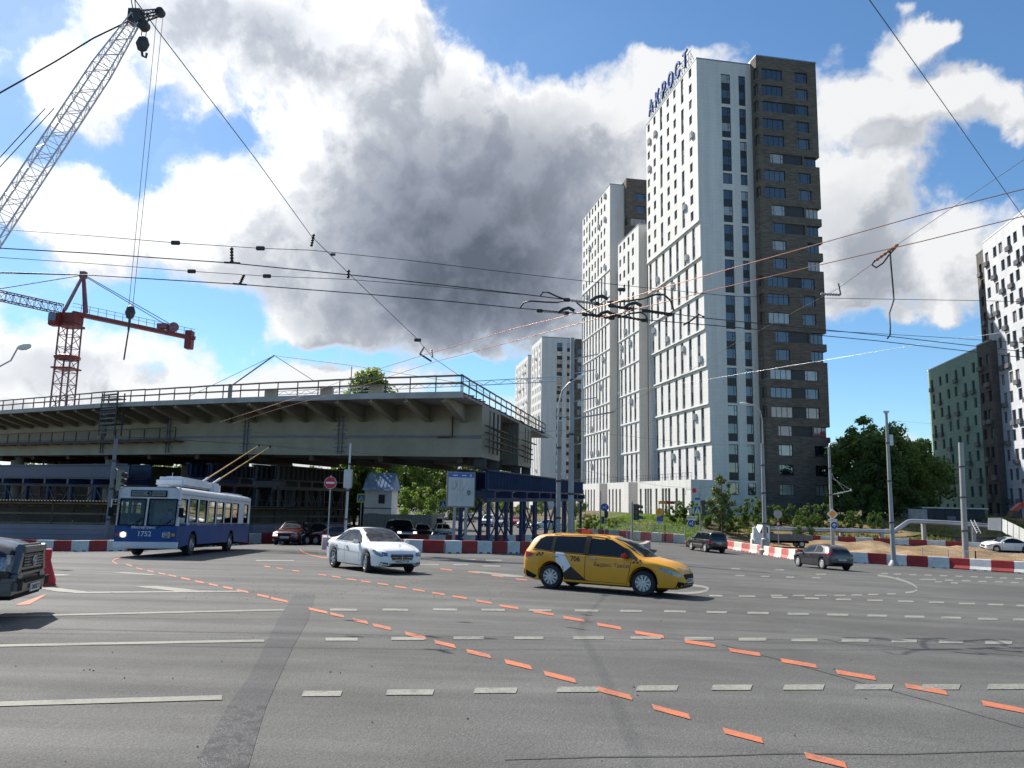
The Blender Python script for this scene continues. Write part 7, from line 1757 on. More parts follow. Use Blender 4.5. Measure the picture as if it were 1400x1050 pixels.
# give way with plate and blue disc, seen from the back
Y = 80; R, b = sign_post('grey backed give way triangle over a white tow plate and blue disc', 945.5, 741, Y, 693); z = lz(945.5, 699, Y, b)
def f_(mb): poly(mb, (0, -.05, z), [(0, -.42), (.46, .36), (-.46, .36)], 0, .0); poly(mb, (0, -.06, z), [(0, -.28), (.32, .26), (-.32, .26)], 1, .0)
sign_on(R, 0, 'panel', f_, [M_SK, mat('sign_pale', (.42, .40, .42), .5)])
def f_(mb):
    rect(mb, (0, -.06, z - .68), .95, .42, 0)
    for k in range(5): rect(mb, (-.34 + k * .17, -.06, z - .66), .11, .22, 1, .014)
sign_on(R, 0, 'plate', f_, [M_SW, M_SK])
def f_(mb): disc(mb, (0, -.06, z - 1.25), .40, 1, 0, .06); arrow(mb, (-.02, -.06, z - 1.25), 1, .34); rect(mb, (.1, -.06, z - 1.22), .07, .42, 1, .03)
sign_on(R, 0, 'direction_sign', f_, [M_SB, M_SW])
# round sign seen from behind, red and white post under it
Y = 78; R, b = sign_post('back of a round grey sign with a red and white board below', 1064.5, 742, Y, 698, name='road_sign'); z = lz(1065, 703, Y, b)
def f_(mb): disc(mb, (0, -.06, z), .42, 0, 0, .05); rect(mb, (0, -.06, z), .08, .84, 1, .025)
sign_on(R, 0, 'panel', f_, [M_SK, M_PALE])
def f_(mb):
    for k in range(4): rect(mb, (0, -.06, z - .75 - k * .2), .22, .2, k % 2)
sign_on(R, 0, 'marker_board', f_, [M_SR, M_SW])
# yellow and red shop fascia at the podium
Y = 110; b = base_at(910, 700, Y); z = lz(910, 687, Y, b); R = thing('shop_sign', 'long yellow and red fascia board in front of the white podium', 'sign', tuple(b)); mb = MB(); rect(mb, (-.45, 0, z), 1.1, .42, 0, 0, 0, .12); rect(mb, (.65, 0, z), 1.1, .42, 1, 0, 0, .12); rect(mb, (1.45, 0, z + .02), .5, .4, 2, 0, 0, .12); mb.build('fascia', [M_SY, M_SR, M_SK], R)
mb = MB()
for x in (-.9, 1.4): mb.cyl((x, .05, 0), (x, .05, z), .05, 8)
mb.build('post', M_DSTEEL, R)
# traffic lights
def signal(label, px, pyb, Y, py0, py1, ptop, side=1, facing=-1):
    b = base_at(px, pyb, Y); R = thing('traffic_light', label, 'traffic light', tuple(b)); mb = MB(); t = lz(px, ptop, Y, b); mb.tube([(0, 0, 0), (0, 0, t)], [.08, .06], 10); mb.build('post', M_PALE, R, 40)
    z0, z1 = lz(px, py1, Y, b), lz(px, py0, Y, b); h = z1 - z0; mb = MB(); x = side * .28; mb.bbox((x, 0, (z0 + z1) / 2), (.36, .22, h), .03, mi=0)
    for k, mi in ((0, 1), (1, 2), (2, 3)):
        zc_ = z1 - h * (k + .5) / 3; r = min(.14, h / 6.4)
        mb.tube([(x + .16 * side, -.05, zc_), (x + .18 * side, -.06, zc_)], r, 14, mi)
        n = 10; vs = []
        for i in range(n + 1):
            a = math.pi * (-.15 + 1.3 * i / n); vs += [Vector((x + .15 * side, -.05 + math.cos(a) * r * 1.1, zc_ + math.sin(a) * r * 1.1)), Vector((x + .46 * side, -.05 + math.cos(a) * r * 1.1, zc_ + math.sin(a) * r * 1.1 - .05))]
        mb.add(vs, [(2 * i, 2 * i + 2, 2 * i + 3, 2 * i + 1) for i in range(n)], 4)
        mb.lathe([(.001, -.112), (r, -.112), (r, -.12)], 14, basis((1, 0, 0), (0, 0, 1), (0, -1, 0), (x, -.235, zc_)), mi)
    mb.build('signal_head', [M_BLACKP, mat('lens_red', (.10, .01, .01), .2, 0, 0), mat('lens_amber', (.10, .05, .01), .2, 0, 0), mat('lens_green', (.01, .07, .04), .2, 0, 0), mat('visor', (.06, .065, .065), .4, 0, 0)], R, 40)
    mb = MB(); mb.beam((0, 0, z1 - .1), (x, 0, z1 - .1), .05); mb.beam((0, 0, z0 + .1), (x, 0, z0 + .1), .05); mb.build('bracket', M_DSTEEL, R); return R, b
signal('traffic light with three dark visors on the little barrier island behind the taxi', 864.5, 752, 55, 689, 711, 686)
R, b = signal('traffic light beside a lime pedestrian sign at the left corner of the lawn', 958, 744, 78, 684, 705, 664, side=1)
z = lz(957, 697, 78, b)
def f_(mb):
    rect(mb, (-.3, -.1, z), .85, .85, 0); rect(mb, (-.3, -.112, z), .66, .66, 1); poly(mb, (-.3, -.1, z - .05), [(-.28, -.24), (.28, -.24), (0, .32)], 2, .03)
    for (x, q, w, h, a) in ((0, .1, .06, .06, 0), (0, .0, .04, .14, 0), (-.03, -.12, .03, .14, 18), (.03, -.12, .03, .14, -18)): rect(mb, (-.3 + x, -.1, z + q - .06), w, h, 3, .036, rad(a))
sign_on(R, 0, 'crossing_sign', f_, [M_SLIME, M_SB, M_SW, M_CBLK])
def f_(mb):
    z2 = lz(948, 670, 78, b); z3 = lz(953, 682, 78, b); mb.tube([(0, 0, z3), (-.1, 0, z2 - .3), (-.45, 0, z2), (-1.4, 0, z2 + .1), (-1.45, 0, z2 - .5)], .03, 6, 0); mb.bbox((-.6, -.08, z2 - .05), (.34, .2, .45), .04, mi=1); rect(mb, (-.28, -.06, z3), .5, .2, 2)
sign_on(R, 0, 'bracket', f_, [M_PALE, M_SR, M_SB])
# second, farther signal and a street lamp at the podium
signal('dark traffic light post in front of the left podium of the towers', 821, 735, 92, 706, 716, 671)
# map board
Y = 49; b = base_at(628, 740, Y); R = thing('map_board', 'large glazed route map board with blue header on two trestle legs', 'sign', tuple(b), rad(20)); W2 = .93
z0, z1 = lz(628, 694, Y, b), lz(628, 645, Y, b); H = z1 - z0; mb = MB(); M_MF = mat('board_frame', (.20, .20, .21), .5, .3, .1); M_MP = mat('map_paper', (.46, .49, .47), .5, 0, .08, 2); M_MH = mat('map_header', (.05, .12, .42), .5, 0, .06); M_ML = mat('map_line', (.42, .47, .50), .5, 0, 0); M_MB2 = mat('map_water', (.30, .45, .52), .5, 0, .1)
mb.bbox((0, 0, z0 + H / 2), (2 * W2, .16, H), .03, mi=0); mb.bx(-W2 + .09, W2 - .09, -.093, -.082, z0 + .1, z1 - .1, 1); mb.bx(-W2 + .09, W2 - .09, -.098, -.0931, z1 - .36, z1 - .1, 2)
for x in (-.55, .02): mb.bx(x, x + .3, -.101, -.0981, z1 - .26, z1 - .2, 3)
mb.bx(.55, .66, -.101, -.0981, z1 - .28, z1 - .18, 3)
rr = random.Random(2)
def mline(pts, w, mi, y):
    for (x0, q0), (x1, q1) in zip(pts, pts[1:]): mb.beam((x0, y, z0 + q0 * H), (x1, y, z0 + q1 * H), w, .002, mi)
mline([(-.5, .08), (-.2, .28), (.1, .5), (.35, .72)], .05, 4, -.096); mline([(-.7, .55), (-.45, .5), (-.3, .62), (-.4, .75)], .12, 5, -.0955); mline([(-.1, .78), (-.05, .6), (-.15, .45)], .08, 5, -.0955); mline([(.5, .65), (.7, .5), (.72, .3)], .04, 4, -.096)
for k in range(5): mline([(-.6 + k * .32, .07), (-.55 + k * .31, .45), (-.62 + k * .34, .8)], .018, 4, -.097)
for k in range(4): mline([(-.82, .15 + k * .17), (0, .18 + k * .16), (.82, .12 + k * .18)], .012, 4, -.0975)
mb.prism([(0, -.16), (.12, -.04), (.12, .15), (0, .2), (-.12, .15), (-.12, -.04)], basis((1, 0, 0), (0, 0, 1), (0, -1, 0), (.5, -.096, z0 + H * .4)), .004, 6); mb.prism([(0, -.1), (.07, -.02), (.07, .1), (-.07, .1), (-.07, -.02)], basis((1, 0, 0), (0, 0, 1), (0, -1, 0), (.5, -.1005, z0 + H * .4)), .003, 0)
mb.build('panel', [M_MF, M_MP, M_MH, M_SW, M_ML, M_MB2, mat('crest_dark', (.08, .075, .07), .5)], R)
for x in (-.38, .38):
    mb = MB(); mb.beam((x, 0, 0), (x, 0, z0 + .05), .16); mb.beam((x - .45, -.1, .0), (x, 0, .75), .08); mb.beam((x + .45, -.1, 0), (x, 0, .75), .08); mb.beam((x, -.5, 0), (x, 0, .75), .08); mb.build('leg', M_PALE, R)
for i, (x, lab) in enumerate(((-1.2, 'flat concrete block at the left foot of the map board'), (1.05, 'flat concrete block at the right foot of the map board'))):
    mb = MB(); mb.bbox((0, 0, .3), (1.5, .7, .6), .05); o = mb.build('concrete_block', M_CONC); p = b + Vector((x * 1.1 + .2, .4, 0)); o.location = (p.x, p.y, g(p.x, p.y) + .02); tag(o, lab, 'block')
# ------------------------------------------------------------------ right-hand site things
pts = [(1050, 722.5, 96), (1110, 724.5, 96), (1222, 727, 95), (1226, 724, 95), (1241, 713.5, 95), (1246, 712.5, 95), (1300, 715, 94), (1356, 719, 93)]
p0 = atY(*pts[0]); R = thing('heating_pipe', 'long silver clad heating pipe running above the bank, stepped up in the middle', 'pipe', (p0.x, p0.y, g(p0.x, p0.y))); mb = MB(); o0 = Vector(R.location)
mb.tube([atY(*q) - o0 for q in pts], .27, 12); mb.build('pipe', mat('pipe_cladding', (.40, .41, .43), .32, .6, .12, .6, .2, 5), R, 60)
for q in (pts[0], (1085, 723.6, 96), (1150, 725.4, 96), (1205, 726.6, 95), (1262, 713, 95), (1330, 717, 94)): p = atY(*q) - o0; zg = g(p.x + o0.x, p.y + o0.y) - o0.z; mb = MB(); mb.bx(p.x - .2, p.x + .2, p.y - .2, p.y + .2, zg, p.z - .2); mb.build('support', M_CONC, R)
for i, (px, Y, r, h, lab) in enumerate(((1255, 104, 1.15, 1.55, 'large pale concrete well ring behind the silver pipe'), (1241, 108, .9, 1.5, 'smaller concrete well ring half behind the large one'))):
    p = base_at(px, 712, Y); z0 = atY(px, 712, Y).z; mb = MB(); mb.lathe([(r - .1, h), (r, h), (r, 0), (r - .1, 0)], 28); o = mb.build('well_ring', M_CONC, None, 40); o.location = (p.x, p.y, z0); tag(o, lab, 'well ring')
p = atY(1306, 722, 106); R = thing('site_shed', 'long dark flat roofed shed behind the silver pipe on the right', 'shed', (p.x, p.y, p.z - 1.0)); mb = MB(); mb.bx(-4.2, 4.2, 0, 3, 0, 3.6)
for k in range(6): mb.bx(-4.1 + k * 1.4, -4.02 + k * 1.4, -.05, 0, 0, 3.6)
mb.build('wall', mat('shed_wall', (.04, .042, .048), .7, .1, .2, 1), R); mb = MB(); mb.bx(-4.5, 4.5, -.3, 3.3, 3.602, 3.75); mb.build('roof', M_STEEL, R)
mb = MB(); mb.bx(-1, .1, -.08, -.01, .2, 2.6); mb.build('door', M_SPLICE, R)
pa = [(1351, 725, 90, 0), (1370, 723, 90, 0)]
p0 = atY(1351, 726, 90); R = thing('stair_fence', 'stepped row of plain pale panels sloping down at the right edge', 'fence', tuple(p0)); 
for k, (x0, x1, t0, t1, b0, b1, Y0, Y1) in enumerate(((1351, 1369, 708, 708, 724, 726, 91, 90), (1370, 1377, 709, 712, 726, 731, 90, 89), (1377.5, 1385, 712.5, 716, 730, 734, 89, 88), (1385.5, 1393, 716, 720, 734, 738, 88, 87), (1393.5, 1401, 720, 724, 738, 741, 87, 86), (1401.5, 1412, 724, 729, 741, 745, 86, 85))):
    mb = MB(); A, B, C, D = atY(x0, b0, Y0) - p0, atY(x1, b1, Y1) - p0, atY(x1, t1, Y1) - p0, atY(x0, t0, Y0) - p0; n = Vector((.02, .06, 0)); mb.add([A, B, C, D, A + n, B + n, C + n, D + n], [(0, 1, 2, 3), (7, 6, 5, 4), (0, 4, 5, 1), (1, 5, 6, 2), (2, 6, 7, 3), (3, 7, 4, 0)]); mb.build('panel', mat('pale_panel', (.50, .51, .50), .5, .1, .08, .5), R)
p = atY(1336, 729, 91); R = thing('ladder', 'pale aluminium ladder leaning below the silver pipe', 'ladder', tuple(p)); mb = MB(); t = atY(1327, 711, 92.5) - p
for o in (0, .42): mb.beam(Vector((o, 0, 0)), t + Vector((o, 0, 0)), .06)
for k in range(1, 7): q = t * (k / 7); mb.beam(q, q + Vector((.42, 0, 0)), .04)
mb.build('frame', M_WHITEP, R)
# excavator arm at the right edge
p = base_at(1400, 715, 96); R = thing('excavator', 'orange red excavator partly cut off by the right edge, above the stepped fence', 'excavator', (p.x + 1.5, p.y, p.z + .8)); o0 = Vector(R.location); M_EX = mat('excavator_red', (.42, .05, .02), .45, 0, .15, 1)
q = [atY(1410, 690, 96) - o0, atY(1396, 690, 96) - o0, atY(1384, 700, 96) - o0]; mb = MB(); mb.beam(q[0], q[1], .7, .6); mb.beam(q[1], q[2], .5, .55); mb.build('arm', M_EX, R); mb = MB(); mb.prism([(-.6, -.3), (.5, -.45), (.6, .3), (-.2, .5)], basis((1, 0, 0), (0, 0, 1), (0, -1, 0), q[2] + Vector((.1, .5, -.3))), 1.0); mb.build('bucket', M_RUST, R)
mb = MB(); mb.bbox((2.2, 0, 2.0), (3.2, 2.4, 1.5), .15); mb.build('body', M_EX, R); mb = MB(); mb.bbox((1.4, -.6, 3.2), (1.3, 1.1, 1.6), .12); mb.build('cab', M_GL[1], R)
for o in (-1.1, 1.1): mb = MB(); mb.bbox((2.2, o, .45), (4, .6, .9), .3); mb.build('track', M_RUBBER, R)
# small flatbed lorry behind the near barrier row
p = base_at(1068, 746, 88); R = thing('flatbed_truck', 'small white cabbed flatbed lorry parked behind the sunlit barrier row', 'lorry', tuple(p + Vector((0, 0, .03)))); mb = MB()
mb.prism([(-3.1, .5), (-1.55, .5), (-1.55, 2.35), (-2.3, 2.4), (-2.75, 1.5), (-3.1, 1.35)], basis((1, 0, 0), (0, 0, 1), (0, -1, 0), (0, .95, 0)), 1.9); mb.build('cab', M_WHITEP, R, 30)
mb = MB(); mb.prism([(-2.6, 1.55), (-1.75, 1.55), (-1.75, 2.2), (-2.3, 2.22)], basis((1, 0, 0), (0, 0, 1), (0, -1, 0), (0, -.955, 0)), .02); mb.build('side_window', M_CGL, R)
mb = MB(); mb.bx(-1.5, 3.2, -1, 1, .75, .9); mb.bx(-1.5, 3.2, -1.02, -.97, .9, 1.4); mb.bx(-1.5, 3.2, .97, 1.02, .9, 1.4); mb.bx(3.17, 3.22, -.96, .96, .9, 1.4); mb.bx(-1.52, -1.47, -.96, .96, .9, 1.7); mb.build('flatbed', mat('flatbed_grey', (.12, .125, .12), .7, 0, .2), R)
mb = MB(); mb.bx(-3, 3, -.35, .35, .45, .7); mb.build('chassis', M_CBLK, R)
tm, rm = wheel_meshes(.38, .22, 'ten', M_STEEL)
for x in (-2.3, 2.0):
    for sg in (-1, 1): o = link('wheel', tm, R); o.location = (x, sg * .85, .38); o.rotation_euler = (0, 0, 0 if sg < 0 else math.pi); link('rim', rm, o)
mb = MB(); mb.bbox((0, 0, .5), (1.0, 1.0, 1.0), .2); mb.tube([(0, 0, .9), (.05, 0, 1.5), (-.1, 0, 2.1)], [.42, .38, .2], 12); o = mb.build('wrapped_load', M_WHITEP, None, 50); q = base_at(1033, 745, 87); o.location = q + Vector((0, 0, .05)); tag(o, 'white wrapped bundle standing in front of the flatbed lorry cab', 'bundle')
# ------------------------------------------------------------------ house, sheds beyond the overpass
Y = 112; p = base_at(497, 705, Y); zb_ = atY(497, 706, Y).z; R = thing('white_house', 'small white two storey house with a pale blue metal roof, seen under the overpass', 'house', (p.x, p.y, zb_)); k = Y / 1050; w = 37 * k; h = 35 * k
mb = MB(); mb.bx(0, w, 0, 6, -2, h); mb.build('wall', M_WHITEP, R); mb = MB(); mb.add([(-.3, -.5, h), (w + .4, -.5, h), (w + .1, 3, h + 2.6), (.1, 3, h + 2.6), (-.3, 6.5, h), (w + .4, 6.5, h)], [(0, 1, 2, 3), (3, 2, 5, 4), (0, 3, 4), (1, 5, 2)])
for i in range(9): x = -.2 + (w + .4) * i / 8; mb.beam((x, -.5, h + .03), (x * .96 + .1, 3, h + 2.64), .05, .06)
mb.build('roof', mat('blue_roof', (.24, .34, .52), .3, .5, .2, 1.5), R); mb = MB(); mb.bx(w * .52, w * .75, -.06, .02, h * .5, h * .84); mb.bx(w * .53, w * .74, -.07, -.061, h * .52, h * .82, 1); mb.build('window', [M_FRAME, M_GL[1]], R)
mb = MB(); mb.bx(-.02, w + .02, -.05, -.002, h * .3, h * .34); mb.bx(w * .15, w * .55, -.04, -.002, 0, h * .12); mb.build('trim', M_SPLICE, R)
Y = 120; p = atY(395, 694, Y); R = thing('white_shed', 'white walled site building glimpsed behind the dark trestle', 'building', tuple(p)); k = Y / 1050; mb = MB(); mb.bx(0, 92 * k, 0, 5, -2, 27 * k); mb.build('wall', M_WHITEP, R); mb = MB(); mb.bx(22 * k, 34 * k, -.05, .02, 8 * k, 18 * k); mb.build('window', M_GL[1], R); mb = MB(); mb.bx(-.3, 92 * k + .3, -.4, 5.4, 27 * k + .002, 27 * k + .25); mb.build('roof', M_SPLICE, R)
# ------------------------------------------------------------------ overhead wires
def wire(label, pts, r, m_, cat='wire', group=None, ins=(), name='overhead_wire', sub=6):
    """pts = (px, py, height) or (px, py, ('Y', depth)); a taut run through those points in space"""
    P = [atz(x, y, h) if not isinstance(h, tuple) else atY(x, y, h[1]) for x, y, h in pts]
    R = thing(name, label, cat, tuple(P[0]), 0, group); mb = MB(); mb.tube([p - P[0] for p in P], r, 6); mb.build('cable', m_, R, 60)
    return R, P
M_INSU = mat('insulator_brown', (.04, .03, .028), .65, 0, .1); M_INSW = mat('insulator_pale', (.35, .35, .33), .4, 0, .1)
def insul(R, p, q, r=.05, m_=None, n=5):
    """ribbed insulator between two world points"""
    mb = MB(); o = Vector(R.location); p, q = Vector(p), Vector(q); d = q - p; k = n * 2
    mb.tube([p + d * (i / k) - o for i in range(k + 1)], [r if i % 2 else r * .5 for i in range(k + 1)], 10); mb.build('insulator', m_ or M_INSU, R, 40)
def clamp(R, p, s=.06):
    mb = MB(); mb.bbox(Vector(p) - Vector(R.location), (s * 3, s, s * 1.4), s * .2); mb.build('clamp', M_DSTEEL, R)
H = 6.3
def lerp_h(a, b, x): return a
RW = {}
def hp(px, py, z): return atz(px, py, z)
RW[1], P = wire('topmost thin overhead wire crossing the left half of the sky', [(-60, 309, 7.6), (120, 322, 7.55), (240, 332, 7.5), (356, 339.5, 7.5), (425, 342, 7.5), (560, 356, 7.45), (700, 373, 7.4), (850, 390, 7.35), (1000, 405, 7.35), (1180, 408.5, 7.35), (1340, 411, 7.3), (1470, 415, 7.3)], .0075, M_WIRE)
for px, py in ((240, 332), (356, 339.5), (850, 396)): clamp(RW[1], hp(px, py, 7.5), .07)
RW[2], P = wire('upper thick overhead wire with an upright insulator over the tower crane', [(-60, 336, 6.6), (120, 346, 6.55), (315, 359.5, 6.5), (500, 378, 6.45), (700, 400.5, 6.4), (738, 405, 6.4), (792, 412, 6.4), (880, 423, 6.4), (960, 434.5, 6.4), (1200, 458, 6.4), (1470, 489, 6.4)], .0115, M_WIRE)
a = hp(317, 359, 6.52); insul(RW[2], a, a + Vector((-.03, 0, .34)), .045); mb = MB(); mb.beam(a - Vector((.16, 0, 0)) - RW[2].location, a + Vector((.18, 0, -.01)) - RW[2].location, .05, .03); mb.build('hanger', M_DSTEEL, RW[2])
RW[3], P = wire('thin overhead wire between the two thick ones, with three dark clamps', [(-60, 348, 7.4), (120, 360, 7.35), (262, 371, 7.3), (365, 377.5, 7.3), (477, 382, 7.25), (600, 392, 7.2), (712, 402.5, 7.15)], .0075, M_WIRE)
for px, py in ((262, 371), (365, 377.5)): clamp(RW[3], hp(px, py, 7.3), .07)
RW[4], P = wire('lower thick overhead wire with a slanting insulator right of the tower crane', [(-60, 370, 6.4), (120, 376, 6.4), (325, 388.5, 6.35), (500, 402, 6.3), (620, 412.5, 6.3), (710, 421.5, 6.3), (800, 429, 6.3), (880, 437, 6.3), (1000, 447, 6.3), (1200, 466, 6.3), (1470, 497, 6.3)], .0115, M_WIRE)
a = hp(328, 388, 6.37); insul(RW[4], a, a + Vector((.08, 0, .22)), .045); mb = MB(); mb.beam(a - Vector((.16, 0, 0)) - RW[4].location, a + Vector((.16, 0, -.02)) - RW[4].location, .05, .03); mb.build('hanger', M_DSTEEL, RW[4])
# copper contact wires running away to the left under the overpass edge
ca = [(300, 577, 6.0), (408, 543, 6.1), (481, 516, 6.15), (574, 487, 6.2), (700, 450, 6.25), (800, 425.5, 6.3), (900, 395, 6.35), (1100, 339, 6.4), (1270, 291, 6.45), (1450, 246, 6.5)]
cb_ = [(318, 579, 6.0), (380, 559, 6.05), (496, 527, 6.1), (591, 495.5, 6.15), (700, 467, 6.2), (800, 440, 6.25), (960, 400, 6.3), (1100, 367, 6.35), (1260, 330, 6.4), (1450, 283, 6.45)]
RC1, P1_ = wire('upper reddish copper contact wire rising from the overpass to the right edge', ca, .0085, M_COPPER, 'contact wire', name='contact_wire')
RC2, P2_ = wire('lower reddish copper contact wire rising from the overpass to the right edge', cb_, .0085, M_COPPER, 'contact wire', name='contact_wire')
# wires that the trolley poles run on
RB, _ = wire('contact wire the left trolley pole touches under the overpass', [(150, 596, ('Y', 36)), (290, 604, ('Y', 40)), (354, 607.5, ('Y', TIPS[1].y)), (520, 622, ('Y', 56))], .008, M_WIRE, 'contact wire', name='contact_wire')
RB2, _ = wire('contact wire the right trolley pole touches under the overpass', [(190, 598, ('Y', 36.5)), (310, 606, ('Y', 41)), (369, 609.5, ('Y', TIPS[0].y)), (540, 630, ('Y', 56))], .008, M_WIRE, 'contact wire', name='contact_wire')
# span wires
SW, P = wire('long diagonal span wire with insulators from the boom head down to the overpass corner', [(176, -12, ('Y', 12)), (215, 41, ('Y', 13)), (347, 214, ('Y', 17)), (425, 322, ('Y', 20.5)), (477, 374, ('Y', 22.6)), (570, 463, ('Y', 26.5)), (592, 489, ('Y', 28)), (680, 549, ('Y', 36)), (758, 600, ('Y', 46.5))], .0095, M_WIRE, 'span wire', name='span_wire')
a = atY(429, 320, 20.6); insul(SW, a, a + Vector((-.05, 0, -.36)), .05); a = atY(476.5, 369, 22.5); insul(SW, a, a + Vector((.0, 0, -.26)), .06, None, 3); clamp(SW, atY(455, 348, 21.6), .05); clamp(SW, atY(571, 465, 26.5), .08)
a, b = atY(574, 484, 27.2), atY(590, 494, 27.2); mb = MB(); mb.beam(a - SW.location, b - SW.location, .06); mb.build('hanger', M_DSTEEL, SW); insul(SW, a, atY(580, 474, 27.2), .05, M_INSW); insul(SW, atY(590, 478, 27.2), atY(591, 489, 27.2), .05, M_INSW)
wire('dark span wire falling from the top edge to the pale grey tower on the right', [(1178, -15, ('Y', 9)), (1216, 38, ('Y', 10)), (1290, 142, ('Y', 12)), (1400, 298, ('Y', 16)), (1450, 370, ('Y', 18))], .0065, M_WIRE, 'span wire', name='span_wire')
S3, P = wire('thin span wire sloping through the tangled cable joint left to the big tower', [(1450, 186, ('Y', 14)), (1400, 218, ('Y', 15)), (1290, 292, ('Y', 17.5)), (1226, 335, ('Y', 19.2)), (1195, 359, ('Y', 20.3)), (1145, 395, ('Y', 22)), (1000, 472, ('Y', 28)), (940, 509, ('Y', 32)), (780, 592, ('Y', 47))], .0065, M_WIRE, 'span wire', name='span_wire')
a, b = atY(1197, 356, 19.8), atY(1228, 334, 19.2); insul(S3, a, b, .05, M_COPPER, 6)
mb = MB(); mb.tube([atY(x, y, 19.5) - S3.location for x, y in ((1196, 356), (1192, 362), (1198, 366), (1207, 360), (1216, 348), (1226, 337))], .022, 6); mb.build('loop', M_WIRE, S3)
a = atY(1122, 402, 21.6); b = atY(1149, 403, 21.6); insul(S3, a, b, .05, M_INSW, 7); mb = MB(); mb.tube([b - S3.location, atY(1146, 388, 21.8) - S3.location], .03, 6); mb.build('hanger', M_DSTEEL, S3)
wire('dark cable hanging slack from the tangled joint, left of the pale grey tower', [(1217, 344, ('Y', 19.4)), (1218, 360, ('Y', 19.4)), (1221, 395, ('Y', 19.3)), (1222, 410, ('Y', 19.3)), (1216, 428, ('Y', 19.2)), (1217, 445, ('Y', 19.1)), (1217, 458, ('Y', 19)), (1213, 463, ('Y', 19))], .02, M_WIRE, 'cable', name='hanging_cable')
wire('bright pale wire slanting up across the brick tower to the right edge', [(840, 538, ('Y', 47)), (970, 518, ('Y', 40)), (1130, 492, ('Y', 33)), (1250, 472, ('Y', 29)), (1470, 440, ('Y', 24))], .0065, M_WWIRE, 'wire')
wire('thin dark wire over the green block, lowest of the right-hand wires', [(1100, 451, 6.9), (1180, 455, 6.9), (1300, 462, 6.9), (1470, 474, 6.9)], .008, M_WIRE)
wire('thin wire below the overpass girder running toward the steel pole', [(330, 590, ('Y', 47)), (480, 600, ('Y', 48)), (640, 596, ('Y', 48)), (780, 588, ('Y', 47)), (940, 605, ('Y', 60)), (1046, 612, ('Y', 74))], .0075, M_WIRE)
wire('thin wire between the steel pole and the swan neck lamp, over the podium', [(780, 640, ('Y', 47)), (900, 664, ('Y', 58)), (958, 668, ('Y', 76)), (1046, 648, ('Y', 74))], .008, M_WIRE)
wire('thin dark wire across the lower trees toward the green block', [(1046, 628, ('Y', 74)), (1138, 622, ('Y', 82)), (1222, 575, ('Y', 64)), (1400, 590, ('Y', 60))], .0065, M_WIRE)
# insulated crossing where the two pairs meet: ribbed section insulators and jumper cables
CR = thing('wire_crossing', 'dark tangle of ribbed insulators and jumper cables where the overhead wires cross', 'wire crossing', tuple(hp(800, 420, 6.4)))
def cro(name, pts, r, m_, z=6.36, n=8):
    mb = MB(); mb.tube([hp(x, y, z + dz) - CR.location for x, y, dz in pts], r, n); mb.build(name, m_, CR, 60)
for (x0, y0, x1, y1) in ((775, 410, 815, 415), (738, 425, 774, 428), (836, 418, 862, 423), (838, 430, 880, 438), (800, 430, 836, 435), (882, 425, 915, 430)):
    p, q = hp(x0, y0, 6.38), hp(x1, y1, 6.38); k = 16; mb = MB(); mb.tube([p.lerp(q, i / k) - CR.location for i in range(k + 1)], [.042 if i % 2 else .022 for i in range(k + 1)], 8); mb.build('insulator', M_INSW if y0 < 429 and x0 < 800 else M_INSU, CR, 40)
    for e in (p, q): mb = MB(); mb.bbox(e - CR.location, (.17, .08, .09), .02); mb.build('clamp', M_DSTEEL, CR)
for x, y in ((820, 410), (775, 426), (866, 419), (828, 431)):
    p = hp(x, y, 6.38); mb = MB(); mb.tube([p + Vector((d, 0, h)) - CR.location for d, h in ((-.22, -.03), (-.1, .06), (.05, .1), (.2, .02))], .045, 8); mb.build('runner', M_DSTEEL, CR, 60)
cro('jumper', [(711, 421, 0), (716, 414, .02), (726, 411.5, .03), (745, 413, .03), (762, 413.5, .02), (776, 410, 0)], .02, M_WIRE)
cro('jumper', [(739, 404, 0), (742, 399.5, .01), (750, 400, .02), (763, 406, .01), (775, 410, 0)], .02, M_WIRE)
cro('jumper', [(789, 414, 0), (797, 421, 0), (806, 427, 0), (815, 431, 0)], .02, M_WIRE)
cro('jumper', [(830, 413, 0), (860, 411.5, 0), (880, 408, .02), (897, 402.5, .03), (908, 403, .03), (917, 411, .02), (921, 424, 0)], .024, M_WIRE)
cro('jumper', [(846, 434, 0), (862, 428.5, 0), (876, 427, .02), (883, 431, .01), (885, 440, 0)], .024, M_WIRE)
cro('switch_arm', [(935, 444, 0), (946, 437, .02), (955, 430, .03), (962, 433, .02)], .03, M_DSTEEL)
# ------------------------------------------------------------------ trees and shrubs
def leaf_mat(name, a, b2, tr=.35):
    M = bpy.data.materials.new(name); M.use_nodes = True; nt = M.node_tree; b = NB(nt); p = nt.nodes['Principled BSDF']; out = nt.nodes['Material Output']
    ge = b.n('ShaderNodeNewGeometry'); tc = b.n('ShaderNodeTexCoord').outputs['Object']
    f = b.m('ADD', b.m('MULTIPLY', ge.outputs['Random Per Island'], .55), b.m('MULTIPLY', b.mr(b.noise(tc, .55, 3), .3, .7), .45))
    c = b.mix(f, (*a, 1), (*b2, 1)); nt.links.new(c, p.inputs['Base Color']); p.inputs['Roughness'].default_value = .55; p.inputs['Specular IOR Level'].default_value = .35
    t = b.n('ShaderNodeBsdfTranslucent'); nt.links.new(b.vm('MULTIPLY', c, (1.25, 1.35, .6)), t.inputs[0]); mx = b.n('ShaderNodeMixShader'); mx.inputs[0].default_value = tr
    nt.links.new(p.outputs[0], mx.inputs[1]); nt.links.new(t.outputs[0], mx.inputs[2]); nt.links.new(mx.outputs[0], out.inputs[0]); return M
